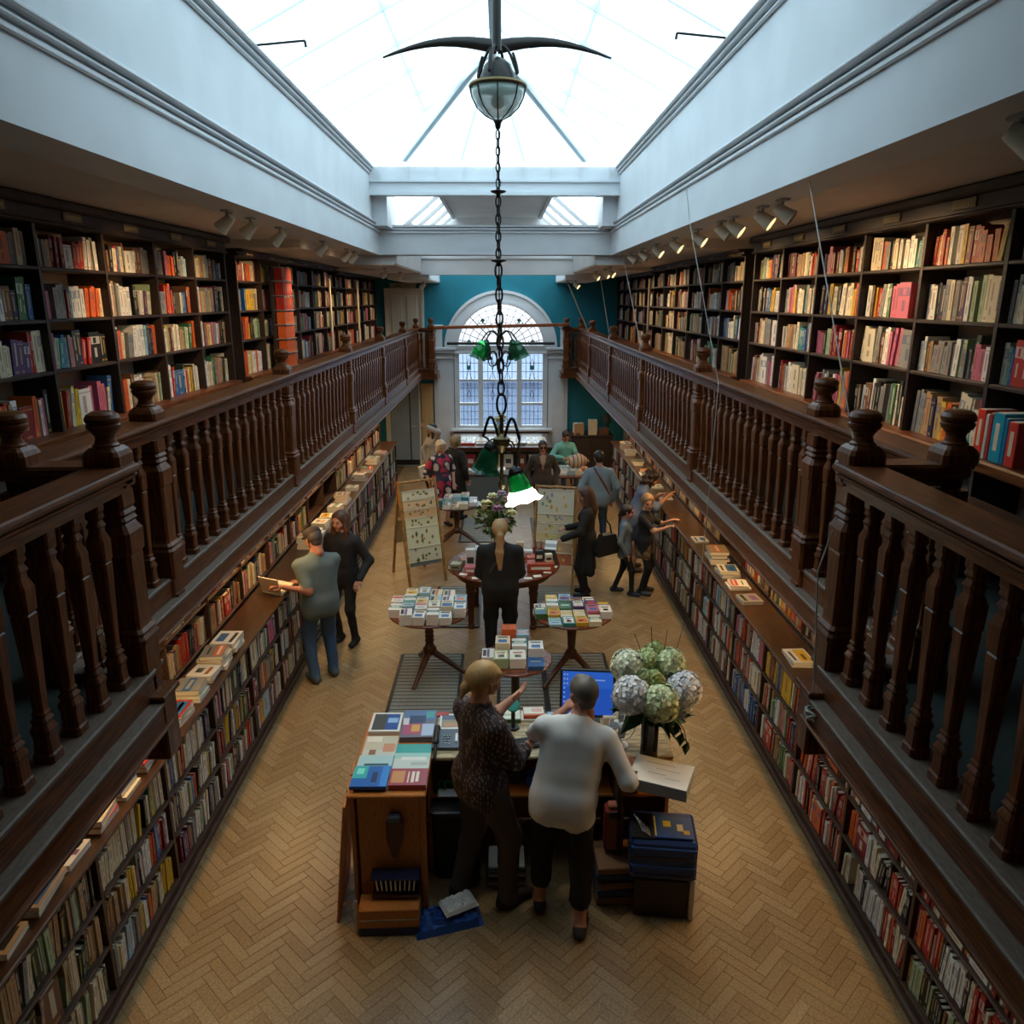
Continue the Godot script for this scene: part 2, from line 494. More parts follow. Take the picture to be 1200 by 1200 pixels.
func build_floor() -> void:
	var fl := struct("floor", MB.new().span(Vector3(-3.5, -0.3, 2.6), Vector3(3.3, -0.004, FAR_Z - 0.4)), M.subfloor, "herringbone parquet floor of the hall")
	var W := 0.072
	var L := W * 4.0
	var cam := Vector3(0, 4.07, 0)
	var r := RandomNumberGenerator.new()
	r.seed = 4
	var tones := [lin("a08259"), lin("a4875f"), lin("9a7b53"), lin("aa8e67"), lin("a08056"), lin("9d7f58"), lin("a78b63"), lin("96764f")]
	var blocks := []
	var e1 := Vector3(1, 0, -1).normalized()
	var e2 := Vector3(-1, 0, -1).normalized()
	for k in range(-10, 235):
		for q in range(-16, 17):
			# staircase of blocks along the hall: lattice (1,1) and (4,-4), in block widths
			var u := float(k + 4 * q)
			var w := float(k - 4 * q)
			for t in 2:
				var cu := u + 2.0 if t == 0 else u + 4.5
				var cw := w + 0.5 if t == 0 else w - 1.0
				var p := (e1 * cu + e2 * cw) * W
				if p.x < -2.42 or p.x > 2.5 or p.z > -2.2 or p.z < FAR_Z + 0.02: continue
				blocks.append([p, t, r.randi() % 8, r.randf()])
	var seen := []
	for bl in blocks:
		var p: Vector3 = bl[0]
		# inside the part of the floor that the camera sees
		var d := cam.distance_to(p)
		if p.z < -3.75 and absf(p.x) < 2.2 and not (p.x > -1.1 and p.x < 1.25 and p.z < -4.3 and p.z > -6.6):
			seen.append([d, bl])
	seen.sort_custom(func(a, b): return a[0] < b[0])
	var variants := []
	for tn in tones:
		var mb := MB.new()
		mb.col = tn
		mb.cbox(Vector3(0, -0.006, 0), Vector3(L - 0.0018, 0.012, W - 0.0018), 0.0012)
		variants.append(mb)
	var meshes := []
	for mb in variants: meshes.append(mb.mesh())
	var single := {}
	for i in mini(300, seen.size()):
		var bl: Array = seen[i][1]
		single[bl] = true
		var ang := -PI / 4 if bl[1] == 1 else PI / 4
		part(fl, "plank", meshes[bl[2]], M.parquet, Transform3D(Basis(Vector3.UP, ang), bl[0] + Vector3(0, (bl[3] - 0.5) * 0.0012, 0)))
	var rest := MB.new()
	var flat := []
	for tn in tones:
		var mb := MB.new()
		mb.col = tn
		var h := Vector3(L * 0.5 - 0.001, 0, W * 0.5 - 0.001)
		mb.quad(Vector3(-h.x, 0, h.z), Vector3(h.x, 0, h.z), Vector3(h.x, 0, -h.z), Vector3(-h.x, 0, -h.z))
		var lo := Vector3(0, -0.005, 0)
		mb.quad(Vector3(-h.x, 0, h.z) + lo, Vector3(h.x, 0, h.z) + lo, Vector3(h.x, 0, h.z), Vector3(-h.x, 0, h.z))
		mb.quad(Vector3(h.x, 0, h.z) + lo, Vector3(h.x, 0, -h.z) + lo, Vector3(h.x, 0, -h.z), Vector3(h.x, 0, h.z))
		mb.quad(Vector3(-h.x, 0, -h.z) + lo, Vector3(-h.x, 0, h.z) + lo, Vector3(-h.x, 0, h.z), Vector3(-h.x, 0, -h.z))
		flat.append(mb)
	for bl in blocks:
		if single.has(bl): continue
		var ang := -PI / 4 if bl[1] == 1 else PI / 4
		rest.join(flat[bl[2]], Transform3D(Basis(Vector3.UP, ang), bl[0] + Vector3(0, (bl[3] - 0.5) * 0.0012, 0)))
	var rp := part(fl, "parquet_planks", rest, M.parquet)
	rp.set_meta("kind", "stuff")
	# heating grates let into the floor: rows of slats in an iron frame
	var spots := [[-0.83, -7.75, 0.72, 1.35, "under the pedestal table by the till"], [0.83, -7.75, 0.72, 1.35, "under the pedestal table by the monitor"],
		[-0.62, -9.95, 0.62, 1.45, "below the big table on the rack side"], [0.82, -9.95, 0.80, 1.45, "below the big table near the coat wearer"],
		[-0.42, -13.6, 0.66, 1.5, "behind the flower vase"], [0.90, -13.6, 0.72, 1.5, "before the sunglasses wearer"],
		[0.20, -7.75, 0.50, 1.35, "below the small book table"]]
	for g in spots:
		var t := struct("floor_grate", MB.new(), M.grate, "") if false else thing("floor_grate", "grey slatted heating grate in the parquet " + g[4], "grate", Vector3(g[0], 0.0, g[1]), 0.0, "grates in the floor")
		var fr := MB.new()
		fr.box(Vector3(0, 0.006, g[3] * 0.5), Vector3(g[2], 0.012, 0.03)).box(Vector3(0, 0.006, -g[3] * 0.5), Vector3(g[2], 0.012, 0.03))
		fr.box(Vector3(g[2] * 0.5, 0.006, 0), Vector3(0.03, 0.012, g[3])).box(Vector3(-g[2] * 0.5, 0.006, 0), Vector3(0.03, 0.012, g[3]))
		fr.box(Vector3(0, 0.001, 0), Vector3(g[2], 0.004, g[3]))
		part(t, "frame", fr, M.iron)
		var nsl := int(g[3] / 0.075)
		var sl := MB.new().cbox(Vector3.ZERO, Vector3(g[2] - 0.04, 0.012, 0.06), 0.003).mesh()
		for k in nsl:
			part(t, "slat", sl, M.grate, Transform3D(Basis.IDENTITY, Vector3(0, 0.007, -g[3] * 0.5 + (k + 0.5) * g[3] / nsl)))

# ================================================================ SKYLIGHT
func build_skylight() -> void:
	var lx: float = -BEAM_X[0]
	var rx: float = BEAM_X[1]
	var cx := (lx + rx) * 0.5
	var half := (rx - lx) * 0.5
	var z0 := -3.5  # near end of the glass, out of view, set to darken the near floor
	var z1 := -11.35
	var ey := 5.80
	var ry := 6.65
	var hz := z1 + half
	var t := thing("skylight", "pitched glass skylight with pale glazing bars over the hall", "skylight")
	var ridge := Vector3(cx, ry, 0)
	# rafters and panes of the two long slopes
	var n := 7
	for i in 2:
		var ex := lx if i == 0 else rx
		for k in n + 1:
			var z := lerpf(z0, hz, float(k) / n)
			part(t, "glazing_bar", bar(Vector3(ex, ey + 0.07, z), Vector3(cx, ry + 0.07, z), 0.03, 0.05), M.white_paint)
		for k in n:
			var za := lerpf(z0, hz, float(k) / n) - 0.02
			var zb := lerpf(z0, hz, float(k + 1) / n) + 0.02
			part(t, "pane", slab4(Vector3(ex, ey + 0.03, za), Vector3(ex, ey + 0.03, zb), Vector3(cx, ry + 0.03, zb), Vector3(cx, ry + 0.03, za)), M.frosted)
		# hip triangle of the long slope
		part(t, "pane", slab4(Vector3(ex, ey + 0.03, hz), Vector3(ex, ey + 0.03, z1), Vector3(cx, ry + 0.03, hz), Vector3(cx, ry + 0.03, hz)), M.frosted)
		part(t, "hip_bar", bar(Vector3(ex, ey + 0.07, z1), Vector3(cx, ry + 0.07, hz), 0.03, 0.04), M.white_paint)
		part(t, "glazing_bar", bar(Vector3(cx + (-1.22 if i == 0 else 1.22), ey + 0.07, z1), Vector3(cx + (-0.06 if i == 0 else 0.06), ry + 0.05, hz), 0.07, 0.05), M.white_paint)
		part(t, "glazing_bar", bar(Vector3(cx + (-0.45 if i == 0 else 0.4), ey + 0.07, z1), Vector3(cx, ry + 0.07, hz), 0.02, 0.04), M.white_paint)
		part(t, "curb", MB.new().span(Vector3(ex + (-0.05 if i == 0 else 0.05), ey - 0.02, z0), Vector3(ex + (0.02 if i == 0 else -0.02), ey + 0.05, z1)), M.white_paint)
		# purlin half way up
		var mx := (ex + cx) * 0.5
		part(t, "purlin", bar(Vector3(mx, (ey + ry) * 0.5 + 0.08, z0), Vector3(mx, (ey + ry) * 0.5 + 0.08, hz - half * 0.5), 0.02, 0.03), M.white_paint)
	part(t, "pane", slab4(Vector3(lx, ey + 0.03, z1), Vector3(rx, ey + 0.03, z1), Vector3(cx, ry + 0.03, hz), Vector3(cx, ry + 0.03, hz)), M.frosted)
	part(t, "ridge_bar", bar(Vector3(cx, ry, z0), Vector3(cx, ry, hz), 0.05, 0.06), M.grey_plastic)
	# near gable
	part(t, "gable", MB.new().extrude(P2([lx, ey, rx, ey, cx, ry + 0.02]), 0.05, Transform3D(Basis.IDENTITY, Vector3(0, 0, z0))), M.white_paint)
	# dark curved braces that carry the lamp rod
	var br := solo("roof_brace", brace_mesh(cx), M.iron, "dark curved iron brace spreading below the skylight ridge above the hanging bowl lamp", "brace")
	# thin opening stays at the edge of the glass
	for i in 2:
		var s: float = SGN[i]
		var b: float = BEAM_X[i]
		var zz := -6.2 if i == 0 else -6.0
		var st := thing("window_stay", "thin dark opening stay below the skylight glass on the %s beam" % SIDE[i], "stay", Vector3(s * (b - 0.05), 5.80, zz), 0.0, "skylight stays")
		part(st, "rod", MB.new().tube([Vector3.ZERO, Vector3(-s * 0.34, 0.06, -0.1)], 0.008, 6), M.iron)
		part(st, "hook", MB.new().tube([Vector3(-s * 0.34, 0.06, -0.1), Vector3(-s * 0.345, 0.02, -0.1)], 0.01, 6), M.iron)
	# second, lower roof light between the cross beams
	var u := thing("roof_light", "low roof light with slanted side panes between the white cross beams", "skylight")
	var y0 := 5.06
	for i in 2:
		var ex := (lx + 0.2) if i == 0 else (rx - 0.2)
		var ix := cx + (-0.85 if i == 0 else 0.85)
		part(u, "pane", slab4(Vector3(ex, y0, -12.5), Vector3(ex, y0, -16.2), Vector3(ix, y0 + 0.55, -16.2), Vector3(ix, y0 + 0.55, -12.5)), M.glass)
		for k in 4:
			var z := lerpf(-12.7, -16.0, k / 3.0)
			part(u, "glazing_bar", bar(Vector3(ex, y0, z), Vector3(ix, y0 + 0.55, z), 0.04, 0.05), M.white_paint)
		part(u, "edge_bar", bar(Vector3(ix, y0 + 0.55, -12.0), Vector3(ix, y0 + 0.55, -16.3), 0.05, 0.06), M.grey_plastic)
	part(u, "centre_panel", MB.new().span(Vector3(cx - 0.85, y0 + 0.56, -11.6), Vector3(cx + 0.85, y0 + 0.62, -16.4)), M.white_paint)
	part(u, "side_panel", MB.new().extrude(P2([lx + 0.15, y0 - 0.1, rx - 0.15, y0 - 0.1, cx + 0.9, y0 + 0.6, cx - 0.9, y0 + 0.6]), 0.05, Transform3D(Basis.IDENTITY, Vector3(0, 0, -16.45))), M.white_paint)
	# fill the strips between the two roofs
	for i in 2:
		var s: float = SGN[i]
		part(u, "apron", MB.new().span(Vector3(s * (BEAM_X[i] - 0.2), 5.06, -11.6), Vector3(s * (BEAM_X[i] + 0.35), 5.8, -12.5)), M.white_paint)

func brace_mesh(cx: float) -> MB:
	var m := MB.new()
	for s in [-1.0, 1.0]:
		var pts := []
		var rr := []
		for k in 9:
			var f := k / 8.0
			pts.append(Vector3(cx + 0.06 + s * f * 0.92, 6.02 + 0.05 * sin(f * PI) - 0.08 * f * f, -7.0))
			rr.append(lerpf(0.055, 0.008, f))
		m.tube(pts, rr, 8)
	return m

func bar(a: Vector3, b: Vector3, w: float, h: float) -> MB:
	var d := (b - a)
	var z := d.normalized()
	var x := Vector3.UP.cross(z)
	x = Vector3.RIGHT if x.length() < 0.01 else x.normalized()
	return MB.new().box((a + b) * 0.5, Vector3(w, h, d.length()), Basis(x, z.cross(x), z))

# thin pane through four corners, 6 mm thick
func slab4(a: Vector3, b: Vector3, d: Vector3, e: Vector3, th := 0.006) -> MB:
	var nn := (b - a).cross(d - a).normalized() * th
	var m := MB.new()
	m.quad(a + nn, b + nn, d + nn, e + nn)
	m.quad(e, d, b, a)
	m.quad(a, b, b + nn, a + nn)
	m.quad(b, d, d + nn, b + nn)
	if d.distance_to(e) > 0.001: m.quad(d, e, e + nn, d + nn)
	m.quad(e, a, a + nn, e + nn)
	return m

# ================================================================ FAR WALL
const WIN_X := -0.025
func build_far_wall() -> void:
	var R := 1.10
	var cy := 2.90
	var zf := FAR_Z
	# teal wall with an arched notch from the sill up
	var pts := [-3.5, 0.0, WIN_X - R, 0.0, WIN_X - R, cy]
	for k in range(1, 24):
		var a := PI - PI * k / 24.0
		pts.append_array([WIN_X + R * cos(a), cy + R * sin(a)])
	pts.append_array([WIN_X + R, cy, WIN_X + R, 0.0, 3.3, 0.0, 3.3, 5.2, -3.5, 5.2])
	struct("wall_far", MB.new().extrude(P2(pts), 0.3, Transform3D(Basis.IDENTITY, Vector3(0, 0, zf - 0.3))), M.teal_wall, "teal end wall around the arched window")
	struct("wall_sill", MB.new().span(Vector3(WIN_X - R - 0.01, 0, zf - 0.28), Vector3(WIN_X + R + 0.01, 0.93, zf - 0.05)), M.cream_paint, "cream wall under the arched window")
	var w := struct("window_1", arch_ring(R - 0.06, R + 0.24, cy, 0.06), M.white_paint, "arched leaded window with white frame in the teal wall", Transform3D(Basis.IDENTITY, Vector3(0, 0, zf)))
	part(w, "arch_moulding", arch_ring(R + 0.20, R + 0.27, cy, 0.1), M.white_paint)
	part(w, "arch_moulding", arch_ring(R - 0.04, R + 0.02, cy, 0.09), M.white_paint)
	# pilasters with capitals and square caps
	for s in [-1.0, 1.0]:
		var x: float = WIN_X + s * 1.40
		part(w, "pilaster", MB.new().span(Vector3(x - 0.24, 0.0, 0), Vector3(x + 0.24, 2.90, 0.09)).span(Vector3(x - 0.15, 0.1, 0.09), Vector3(x + 0.15, 2.75, 0.12)), M.white_paint)
		part(w, "capital", MB.new().cbox(Vector3(x, 2.83, 0.09), Vector3(0.56, 0.05, 0.2), 0.01).cbox(Vector3(x, 2.90, 0.1), Vector3(0.62, 0.06, 0.24), 0.01).cbox(Vector3(x, 2.68, 0.08), Vector3(0.52, 0.03, 0.17), 0.01), M.white_paint)
		var px: float = WIN_X + s * 1.50 - (0.02 if s < 0 else -0.04)
		part(w, "pier", MB.new().span(Vector3(px - 0.10, 2.93, 0), Vector3(px + 0.10, 3.40, 0.14)), M.white_paint)
		part(w, "cap", MB.new().cbox(Vector3(px, 3.43, 0.07), Vector3(0.26, 0.07, 0.2), 0.012), M.white_paint)
	# transom between arch and casements, dark rail
	part(w, "transom", MB.new().span(Vector3(WIN_X - R - 0.02, 2.78, -0.12), Vector3(WIN_X + R + 0.02, 2.98, 0.07)), M.white_paint)
	part(w, "transom_moulding", MB.new().cbox(Vector3(WIN_X, 2.80, 0.04), Vector3(2.5, 0.05, 0.14), 0.01), M.white_paint)
	part(w, "curtain_rail", MB.new().tube([Vector3(WIN_X - 1.30, 3.03, 0.17), Vector3(WIN_X + 1.30, 3.03, 0.17)], 0.033, 8), M.iron)
	part(w, "window_sill", MB.new().cbox(Vector3(WIN_X, 0.93, 0.1), Vector3(2.5, 0.06, 0.36), 0.012), M.white_paint)
	# frame posts and rails
	var xs := [WIN_X - R + 0.02, WIN_X - 0.50, WIN_X + 0.45, WIN_X + R - 0.02]
	for x in xs:
		part(w, "mullion", MB.new().span(Vector3(x - 0.06, 0.93, -0.12), Vector3(x + 0.06, 2.80, 0.05)), M.white_paint)
	for k in 3:
		var a: float = xs[k] + 0.06
		var b: float = xs[k + 1] - 0.06
		var ys := [0.98, 1.55, 2.13, 2.76] if k != 1 else [0.98, 2.13, 2.76]
		part(w, "bottom_rail", MB.new().span(Vector3(a, 0.95, -0.1), Vector3(b, 1.02, 0.03)), M.white_paint)
		for j in ys.size() - 1:
			if j > 0: part(w, "glazing_rail", MB.new().span(Vector3(a, ys[j] - 0.03, -0.1), Vector3(b, ys[j] + 0.03, 0.03)), M.white_paint)
			part(w, "pane", MB.new().span(Vector3(a, ys[j], -0.045), Vector3(b, ys[j + 1], -0.037)), M.glass)
			var lead := MB.new()
			var nx := 5 if k != 1 else 7
			var ny := int((ys[j + 1] - ys[j]) / 0.19)
			for q in range(1, nx):
				lead.box(Vector3(lerpf(a, b, float(q) / nx), (ys[j] + ys[j + 1]) * 0.5, -0.035), Vector3(0.011, ys[j + 1] - ys[j], 0.012))
			for q in range(1, ny):
				lead.box(Vector3((a + b) * 0.5, lerpf(ys[j], ys[j + 1], float(q) / ny), -0.035), Vector3(b - a, 0.011, 0.012))
			var lp := part(w, "leading", lead, M.lead)
			lp.set_meta("kind", "stuff")
			# leaded ornament with a teal square in the top lights
			if j == ys.size() - 2:
				for q in ([0.5] if k != 1 else [0.28, 0.72]):
					var ox := lerpf(a, b, q)
					var orn := MB.new()
					orn.tube([Vector3(ox - 0.07, 2.16, -0.03), Vector3(ox, 2.36, -0.03), Vector3(ox + 0.07, 2.16, -0.03)], 0.008, 5)
					orn.tube([Vector3(ox, 2.36, -0.03), Vector3(ox - 0.04, 2.55, -0.03), Vector3(ox, 2.66, -0.03), Vector3(ox + 0.04, 2.55, -0.03), Vector3(ox, 2.36, -0.03)], 0.008, 5)
					part(w, "lead_ornament", orn, M.lead)
					if k != 1:
						part(w, "stained_square", MB.new().box(Vector3(ox, 2.44, -0.028), Vector3(0.10, 0.10, 0.01)), mat_once("stained_teal", Color("2a8f94")))
			if j == ys.size() - 3:
				for q in ([0.5] if k != 1 else [0.28, 0.72]):
					var ox := lerpf(a, b, q)
					part(w, "lead_ornament", MB.new().tube([Vector3(ox - 0.05, 2.1, -0.03), Vector3(ox, 1.9, -0.03), Vector3(ox + 0.05, 2.1, -0.03)], 0.008, 5).tube([Vector3(ox, 1.9, -0.03), Vector3(ox - 0.04, 1.78, -0.03), Vector3(ox, 1.62, -0.03), Vector3(ox + 0.04, 1.78, -0.03), Vector3(ox, 1.9, -0.03)], 0.008, 5), M.lead)
	# fan light: pane, radial and ring leads
	var fan := []
	for k in 25:
		var a := PI * k / 24.0
		fan.append_array([WIN_X + (R - 0.05) * cos(a), cy + (R - 0.05) * sin(a)])
	part(w, "fan_pane", MB.new().extrude(P2(fan), 0.008, Transform3D(Basis.IDENTITY, Vector3(0, 0, -0.045))), M.glass)
	var lead := MB.new()
	for k in range(1, 16):
		var a := PI * k / 16.0
		var thick := 0.012 if k % 4 else 0.02
		lead.tube([Vector3(WIN_X + 0.42 * cos(a), cy + 0.42 * sin(a), -0.035), Vector3(WIN_X + (R - 0.06) * cos(a), cy + (R - 0.06) * sin(a), -0.035)], thick * 0.6, 5)
	for r in [0.42, 0.62, 0.80, 0.95]:
		var ring := []
		for k in 25:
			var a := PI * k / 24.0
			ring.append(Vector3(WIN_X + r * cos(a), cy + r * sin(a), -0.035))
		lead.tube(ring, 0.007, 5)
	part(w, "leading", lead, M.lead).set_meta("kind", "stuff")
	for k in [1, 5, 11, 15]:
		var a: float = PI * k / 16.0
		var o := Vector3(WIN_X + 0.79 * cos(a), cy + 0.79 * sin(a), -0.03)
		var orn := MB.new()
		for s in [-1.0, 1.0]:
			var c := []
			for q in 15:
				var f := q / 14.0
				var rr := 0.015 + 0.07 * f
				c.append(o + Vector3(s * (0.07 + rr * cos(f * 7.0) * 0.8 - 0.03), -0.02 + rr * sin(f * 7.0), 0.0))
			orn.tube(c, 0.008, 5)
		part(w, "lead_scroll", orn, M.lead)
		part(w, "stained_leaf", MB.new().extrude(P2([0, -0.07, 0.05, 0.02, 0.0, 0.06, -0.05, 0.02]), 0.008, Transform3D(Basis.IDENTITY, o)), mat_once("stained_green", Color("17584e")))
	# door on the gallery with its exit sign
	var d := struct("door_1", MB.new().span(Vector3(-2.74, 2.46, 0), Vector3(-1.93, 4.24, 0.05)), M.cream_paint, "cream panelled door at the end of the gallery", Transform3D(Basis.IDENTITY, Vector3(0, 0, zf)))
	for x in [-2.52, -2.15]:
		part(d, "panel", MB.new().cbox(Vector3(x, 3.65, 0.055), Vector3(0.26, 1.0, 0.03), 0.012), M.cream_paint)
		part(d, "panel", MB.new().cbox(Vector3(x, 2.76, 0.055), Vector3(0.26, 0.5, 0.03), 0.012), M.cream_paint)
	part(d, "door_frame", MB.new().span(Vector3(-2.80, 2.46, 0), Vector3(-2.74, 4.24, 0.09)).span(Vector3(-1.93, 2.46, 0), Vector3(-1.87, 4.24, 0.09)).span(Vector3(-2.80, 4.24, 0), Vector3(-1.87, 4.31, 0.09)), M.cream_paint)
	part(d, "door_knob", MB.new().lathe(V2([0, 0, 0.02, 0.0, 0.03, 0.025, 0.02, 0.05, 0.0, 0.055]), 10, Transform3D(Basis(Vector3.RIGHT, PI / 2), Vector3(-2.0, 3.35, 0.05)), true), M.bronze)
	var sg := thing("exit_sign", "pale fire exit plate above the cream gallery door", "sign", Vector3(-2.36, 4.37, zf + 0.02))
	part(sg, "plate", MB.new().cbox(Vector3.ZERO, Vector3(0.62, 0.12, 0.02), 0.004), mat_once("sign_plate", Color("a9aca0")))
	text(sg, "FIRE EXIT", 0.075, Color("2b2e30"), Transform3D(Basis.IDENTITY, Vector3(0, 0, 0.011)))
	# lower doors beside the window
	var g := struct("door_2", MB.new().span(Vector3(-2.78, 0.0, 0), Vector3(-2.06, 2.05, 0.05)), M.grey_door, "grey blue door below the gallery", Transform3D(Basis.IDENTITY, Vector3(0, 0, zf)))
	part(g, "door_frame", MB.new().span(Vector3(-2.88, 0, 0), Vector3(-2.78, 2.14, 0.09)).span(Vector3(-2.06, 0, 0), Vector3(-2.02, 2.14, 0.09)).span(Vector3(-2.88, 2.05, 0), Vector3(-2.02, 2.14, 0.09)), M.cream_paint)
	part(g, "panel_groove", MB.new().span(Vector3(-2.30, 0.15, 0.05), Vector3(-2.27, 1.9, 0.056)), M.lead)
	part(g, "kick_plate", MB.new().span(Vector3(-2.76, 0.03, 0.05), Vector3(-2.08, 0.16, 0.06)), M.iron)
	part(g, "door_handle", MB.new().tube([Vector3(-2.14, 1.02, 0.05), Vector3(-2.14, 1.02, 0.1), Vector3(-2.26, 1.02, 0.1)], 0.011, 6), M.steel)
	var j := struct("door_3", MB.new().span(Vector3(-1.99, 0.0, 0.02), Vector3(-1.70, 2.06, 0.10)), mat_once("door_tan", Color("b89b6a")), "tan wooden door leaf standing open beside the window", Transform3D(Basis.IDENTITY, Vector3(0, 0, zf)))
	part(j, "panel", MB.new().cbox(Vector3(-1.845, 1.45, 0.105), Vector3(0.17, 0.9, 0.02), 0.008), mat_once("door_tan", Color("b89b6a")))
	part(j, "panel", MB.new().cbox(Vector3(-1.845, 0.55, 0.105), Vector3(0.17, 0.65, 0.02), 0.008), mat_once("door_tan", Color("b89b6a")))
	# street outside: ground, slate roofed terrace and its far wall
	struct("ground_outside", MB.new().span(Vector3(-30, -0.4, zf - 0.6), Vector3(30, -0.2, -70)), M.brick_far)
	var hs := thing("terrace_house", "grey blue slate roofed building seen through the arched window", "building", Vector3(0, -0.2, -27))
	part(hs, "wall", MB.new().span(Vector3(-12, 0, -4), Vector3(12, 1.55, 0)), M.brick_far)
	part(hs, "roof", MB.new().extrude(P2([-4.2, 1.5, 0.3, 1.5, 0.3, 1.62, -2.0, 2.55, -4.2, 1.62]), 24.0, axes(Vector3(0, 0, 1), Vector3.UP, Vector3(12, 0, 0))), M.slate)
	part(hs, "chimney", MB.new().span(Vector3(1.9, 1.7, -1.6), Vector3(2.3, 2.9, -1.2)), M.white_paint)

var extra := {}
func mat_once(key: String, c: Color, rough := 0.6) -> StandardMaterial3D:
	if not M.has(key): mat(key, c, rough)
	return M[key]

func text(parent: Node, words: String, size: float, c: Color, xf: Transform3D, called := "lettering", depth := 0.002, serif := false) -> MeshInstance3D:
	var t := TextMesh.new()
	t.text = words
	var f := SystemFont.new()
	f.font_names = PackedStringArray(["Droid Serif" if serif else "Droid Sans"])
	t.font = f
	t.font_size = 32
	t.pixel_size = size / 32.0 * 1.2
	t.depth = depth
	return part(parent, called, t, mat_once("ink_" + c.to_html(false), c), xf)

func arch_ring(r0: float, r1: float, cy: float, depth: float) -> MB:
	var m := MB.new()
	var n := 28
	for k in n:
		var a := PI * k / n
		var b := PI * (k + 1) / n
		var q := [Vector3(WIN_X + r0 * cos(a), cy + r0 * sin(a), 0), Vector3(WIN_X + r1 * cos(a), cy + r1 * sin(a), 0), Vector3(WIN_X + r1 * cos(b), cy + r1 * sin(b), 0), Vector3(WIN_X + r0 * cos(b), cy + r0 * sin(b), 0)]
		var d := Vector3(0, 0, depth)
		m.quad(q[0] + d, q[1] + d, q[2] + d, q[3] + d)
		m.quad(q[1], q[2], q[2] + d, q[1] + d)
		m.quad(q[3], q[0], q[0] + d, q[3] + d)
	return m

# ================================================================ GALLERIES
var baluster_mesh: ArrayMesh
var newel_mesh: ArrayMesh
var finial_mesh: ArrayMesh

func build_gallery() -> void:
	# turned profiles: heights from the sill (0) to the underside of the rail (0.80)
	var H := RAIL_Y - 0.115 - SILL_Y
	var bp := [0.033, 0.0, 0.033, 0.03, 0.028, 0.036, 0.026, 0.10, 0.029, 0.108, 0.031, 0.122, 0.026, 0.135, 0.021, 0.145, 0.027, 0.158, 0.018, 0.172, 0.022, 0.182, 0.017, 0.192,
		0.028, 0.545, 0.024, 0.55, 0.030, 0.56, 0.032, 0.64, 0.021, 0.675, 0.021, 0.69, 0.026, 0.70, 0.018, 0.72, 0.025, 0.735, 0.022, 0.75, 0.026, 0.76, 0.026, H + 0.005]
	for k in range(0, bp.size(), 2): bp[k] = bp[k] * 1.14
	baluster_mesh = MB.new().square(V2(bp), 0.24).mesh()
	var np := [0.062, -0.16, 0.062, -0.02, 0.078, -0.01, 0.078, 0.13, 0.084, 0.14, 0.086, 0.16, 0.074, 0.175, 0.08, 0.19, 0.066, 0.205, 0.062, 0.22, 0.066, 0.52, 0.064, 0.53, 0.074, 0.545, 0.076, 0.63, 0.058, 0.66, 0.054, 0.665, 0.064, 0.68, 0.054, 0.695, 0.064, 0.71, 0.054, 0.725, 0.062, 0.74, 0.06, H + 0.005]
	newel_mesh = MB.new().square(V2(np), 0.2).mesh()
	var fin := MB.new()
	fin.square(V2([0.075, 0.0, 0.075, 0.04, 0.066, 0.06, 0.05, 0.075]), 0.2)
	fin.lathe(V2([0.052, 0.072, 0.052, 0.082, 0.042, 0.09, 0.037, 0.11, 0.042, 0.125, 0.05, 0.13, 0.05, 0.136, 0.060, 0.142, 0.066, 0.155, 0.066, 0.163, 0.060, 0.168, 0.060, 0.171, 0.067, 0.176, 0.067, 0.19, 0.058, 0.206, 0.038, 0.216, 0.0, 0.22]), 16)
	finial_mesh = fin.mesh()
	for i in 2: gallery_side(i)

func rail_profile() -> PackedVector2Array:
	# across (x, 0 is the hall face) and up, top at 0
	return P2([0.02, -0.115, 0.012, -0.112, 0.012, -0.085, 0.0, -0.08, 0.0, -0.066, -0.012, -0.058, -0.022, -0.05, -0.024, -0.042, -0.016, -0.038, -0.016, -0.032, -0.036, -0.026, -0.04, -0.016, -0.036, -0.005, -0.026, 0.0, 0.135, 0.0, 0.145, -0.006, 0.145, -0.028, 0.125, -0.036, 0.125, -0.05, 0.105, -0.06, 0.10, -0.115])

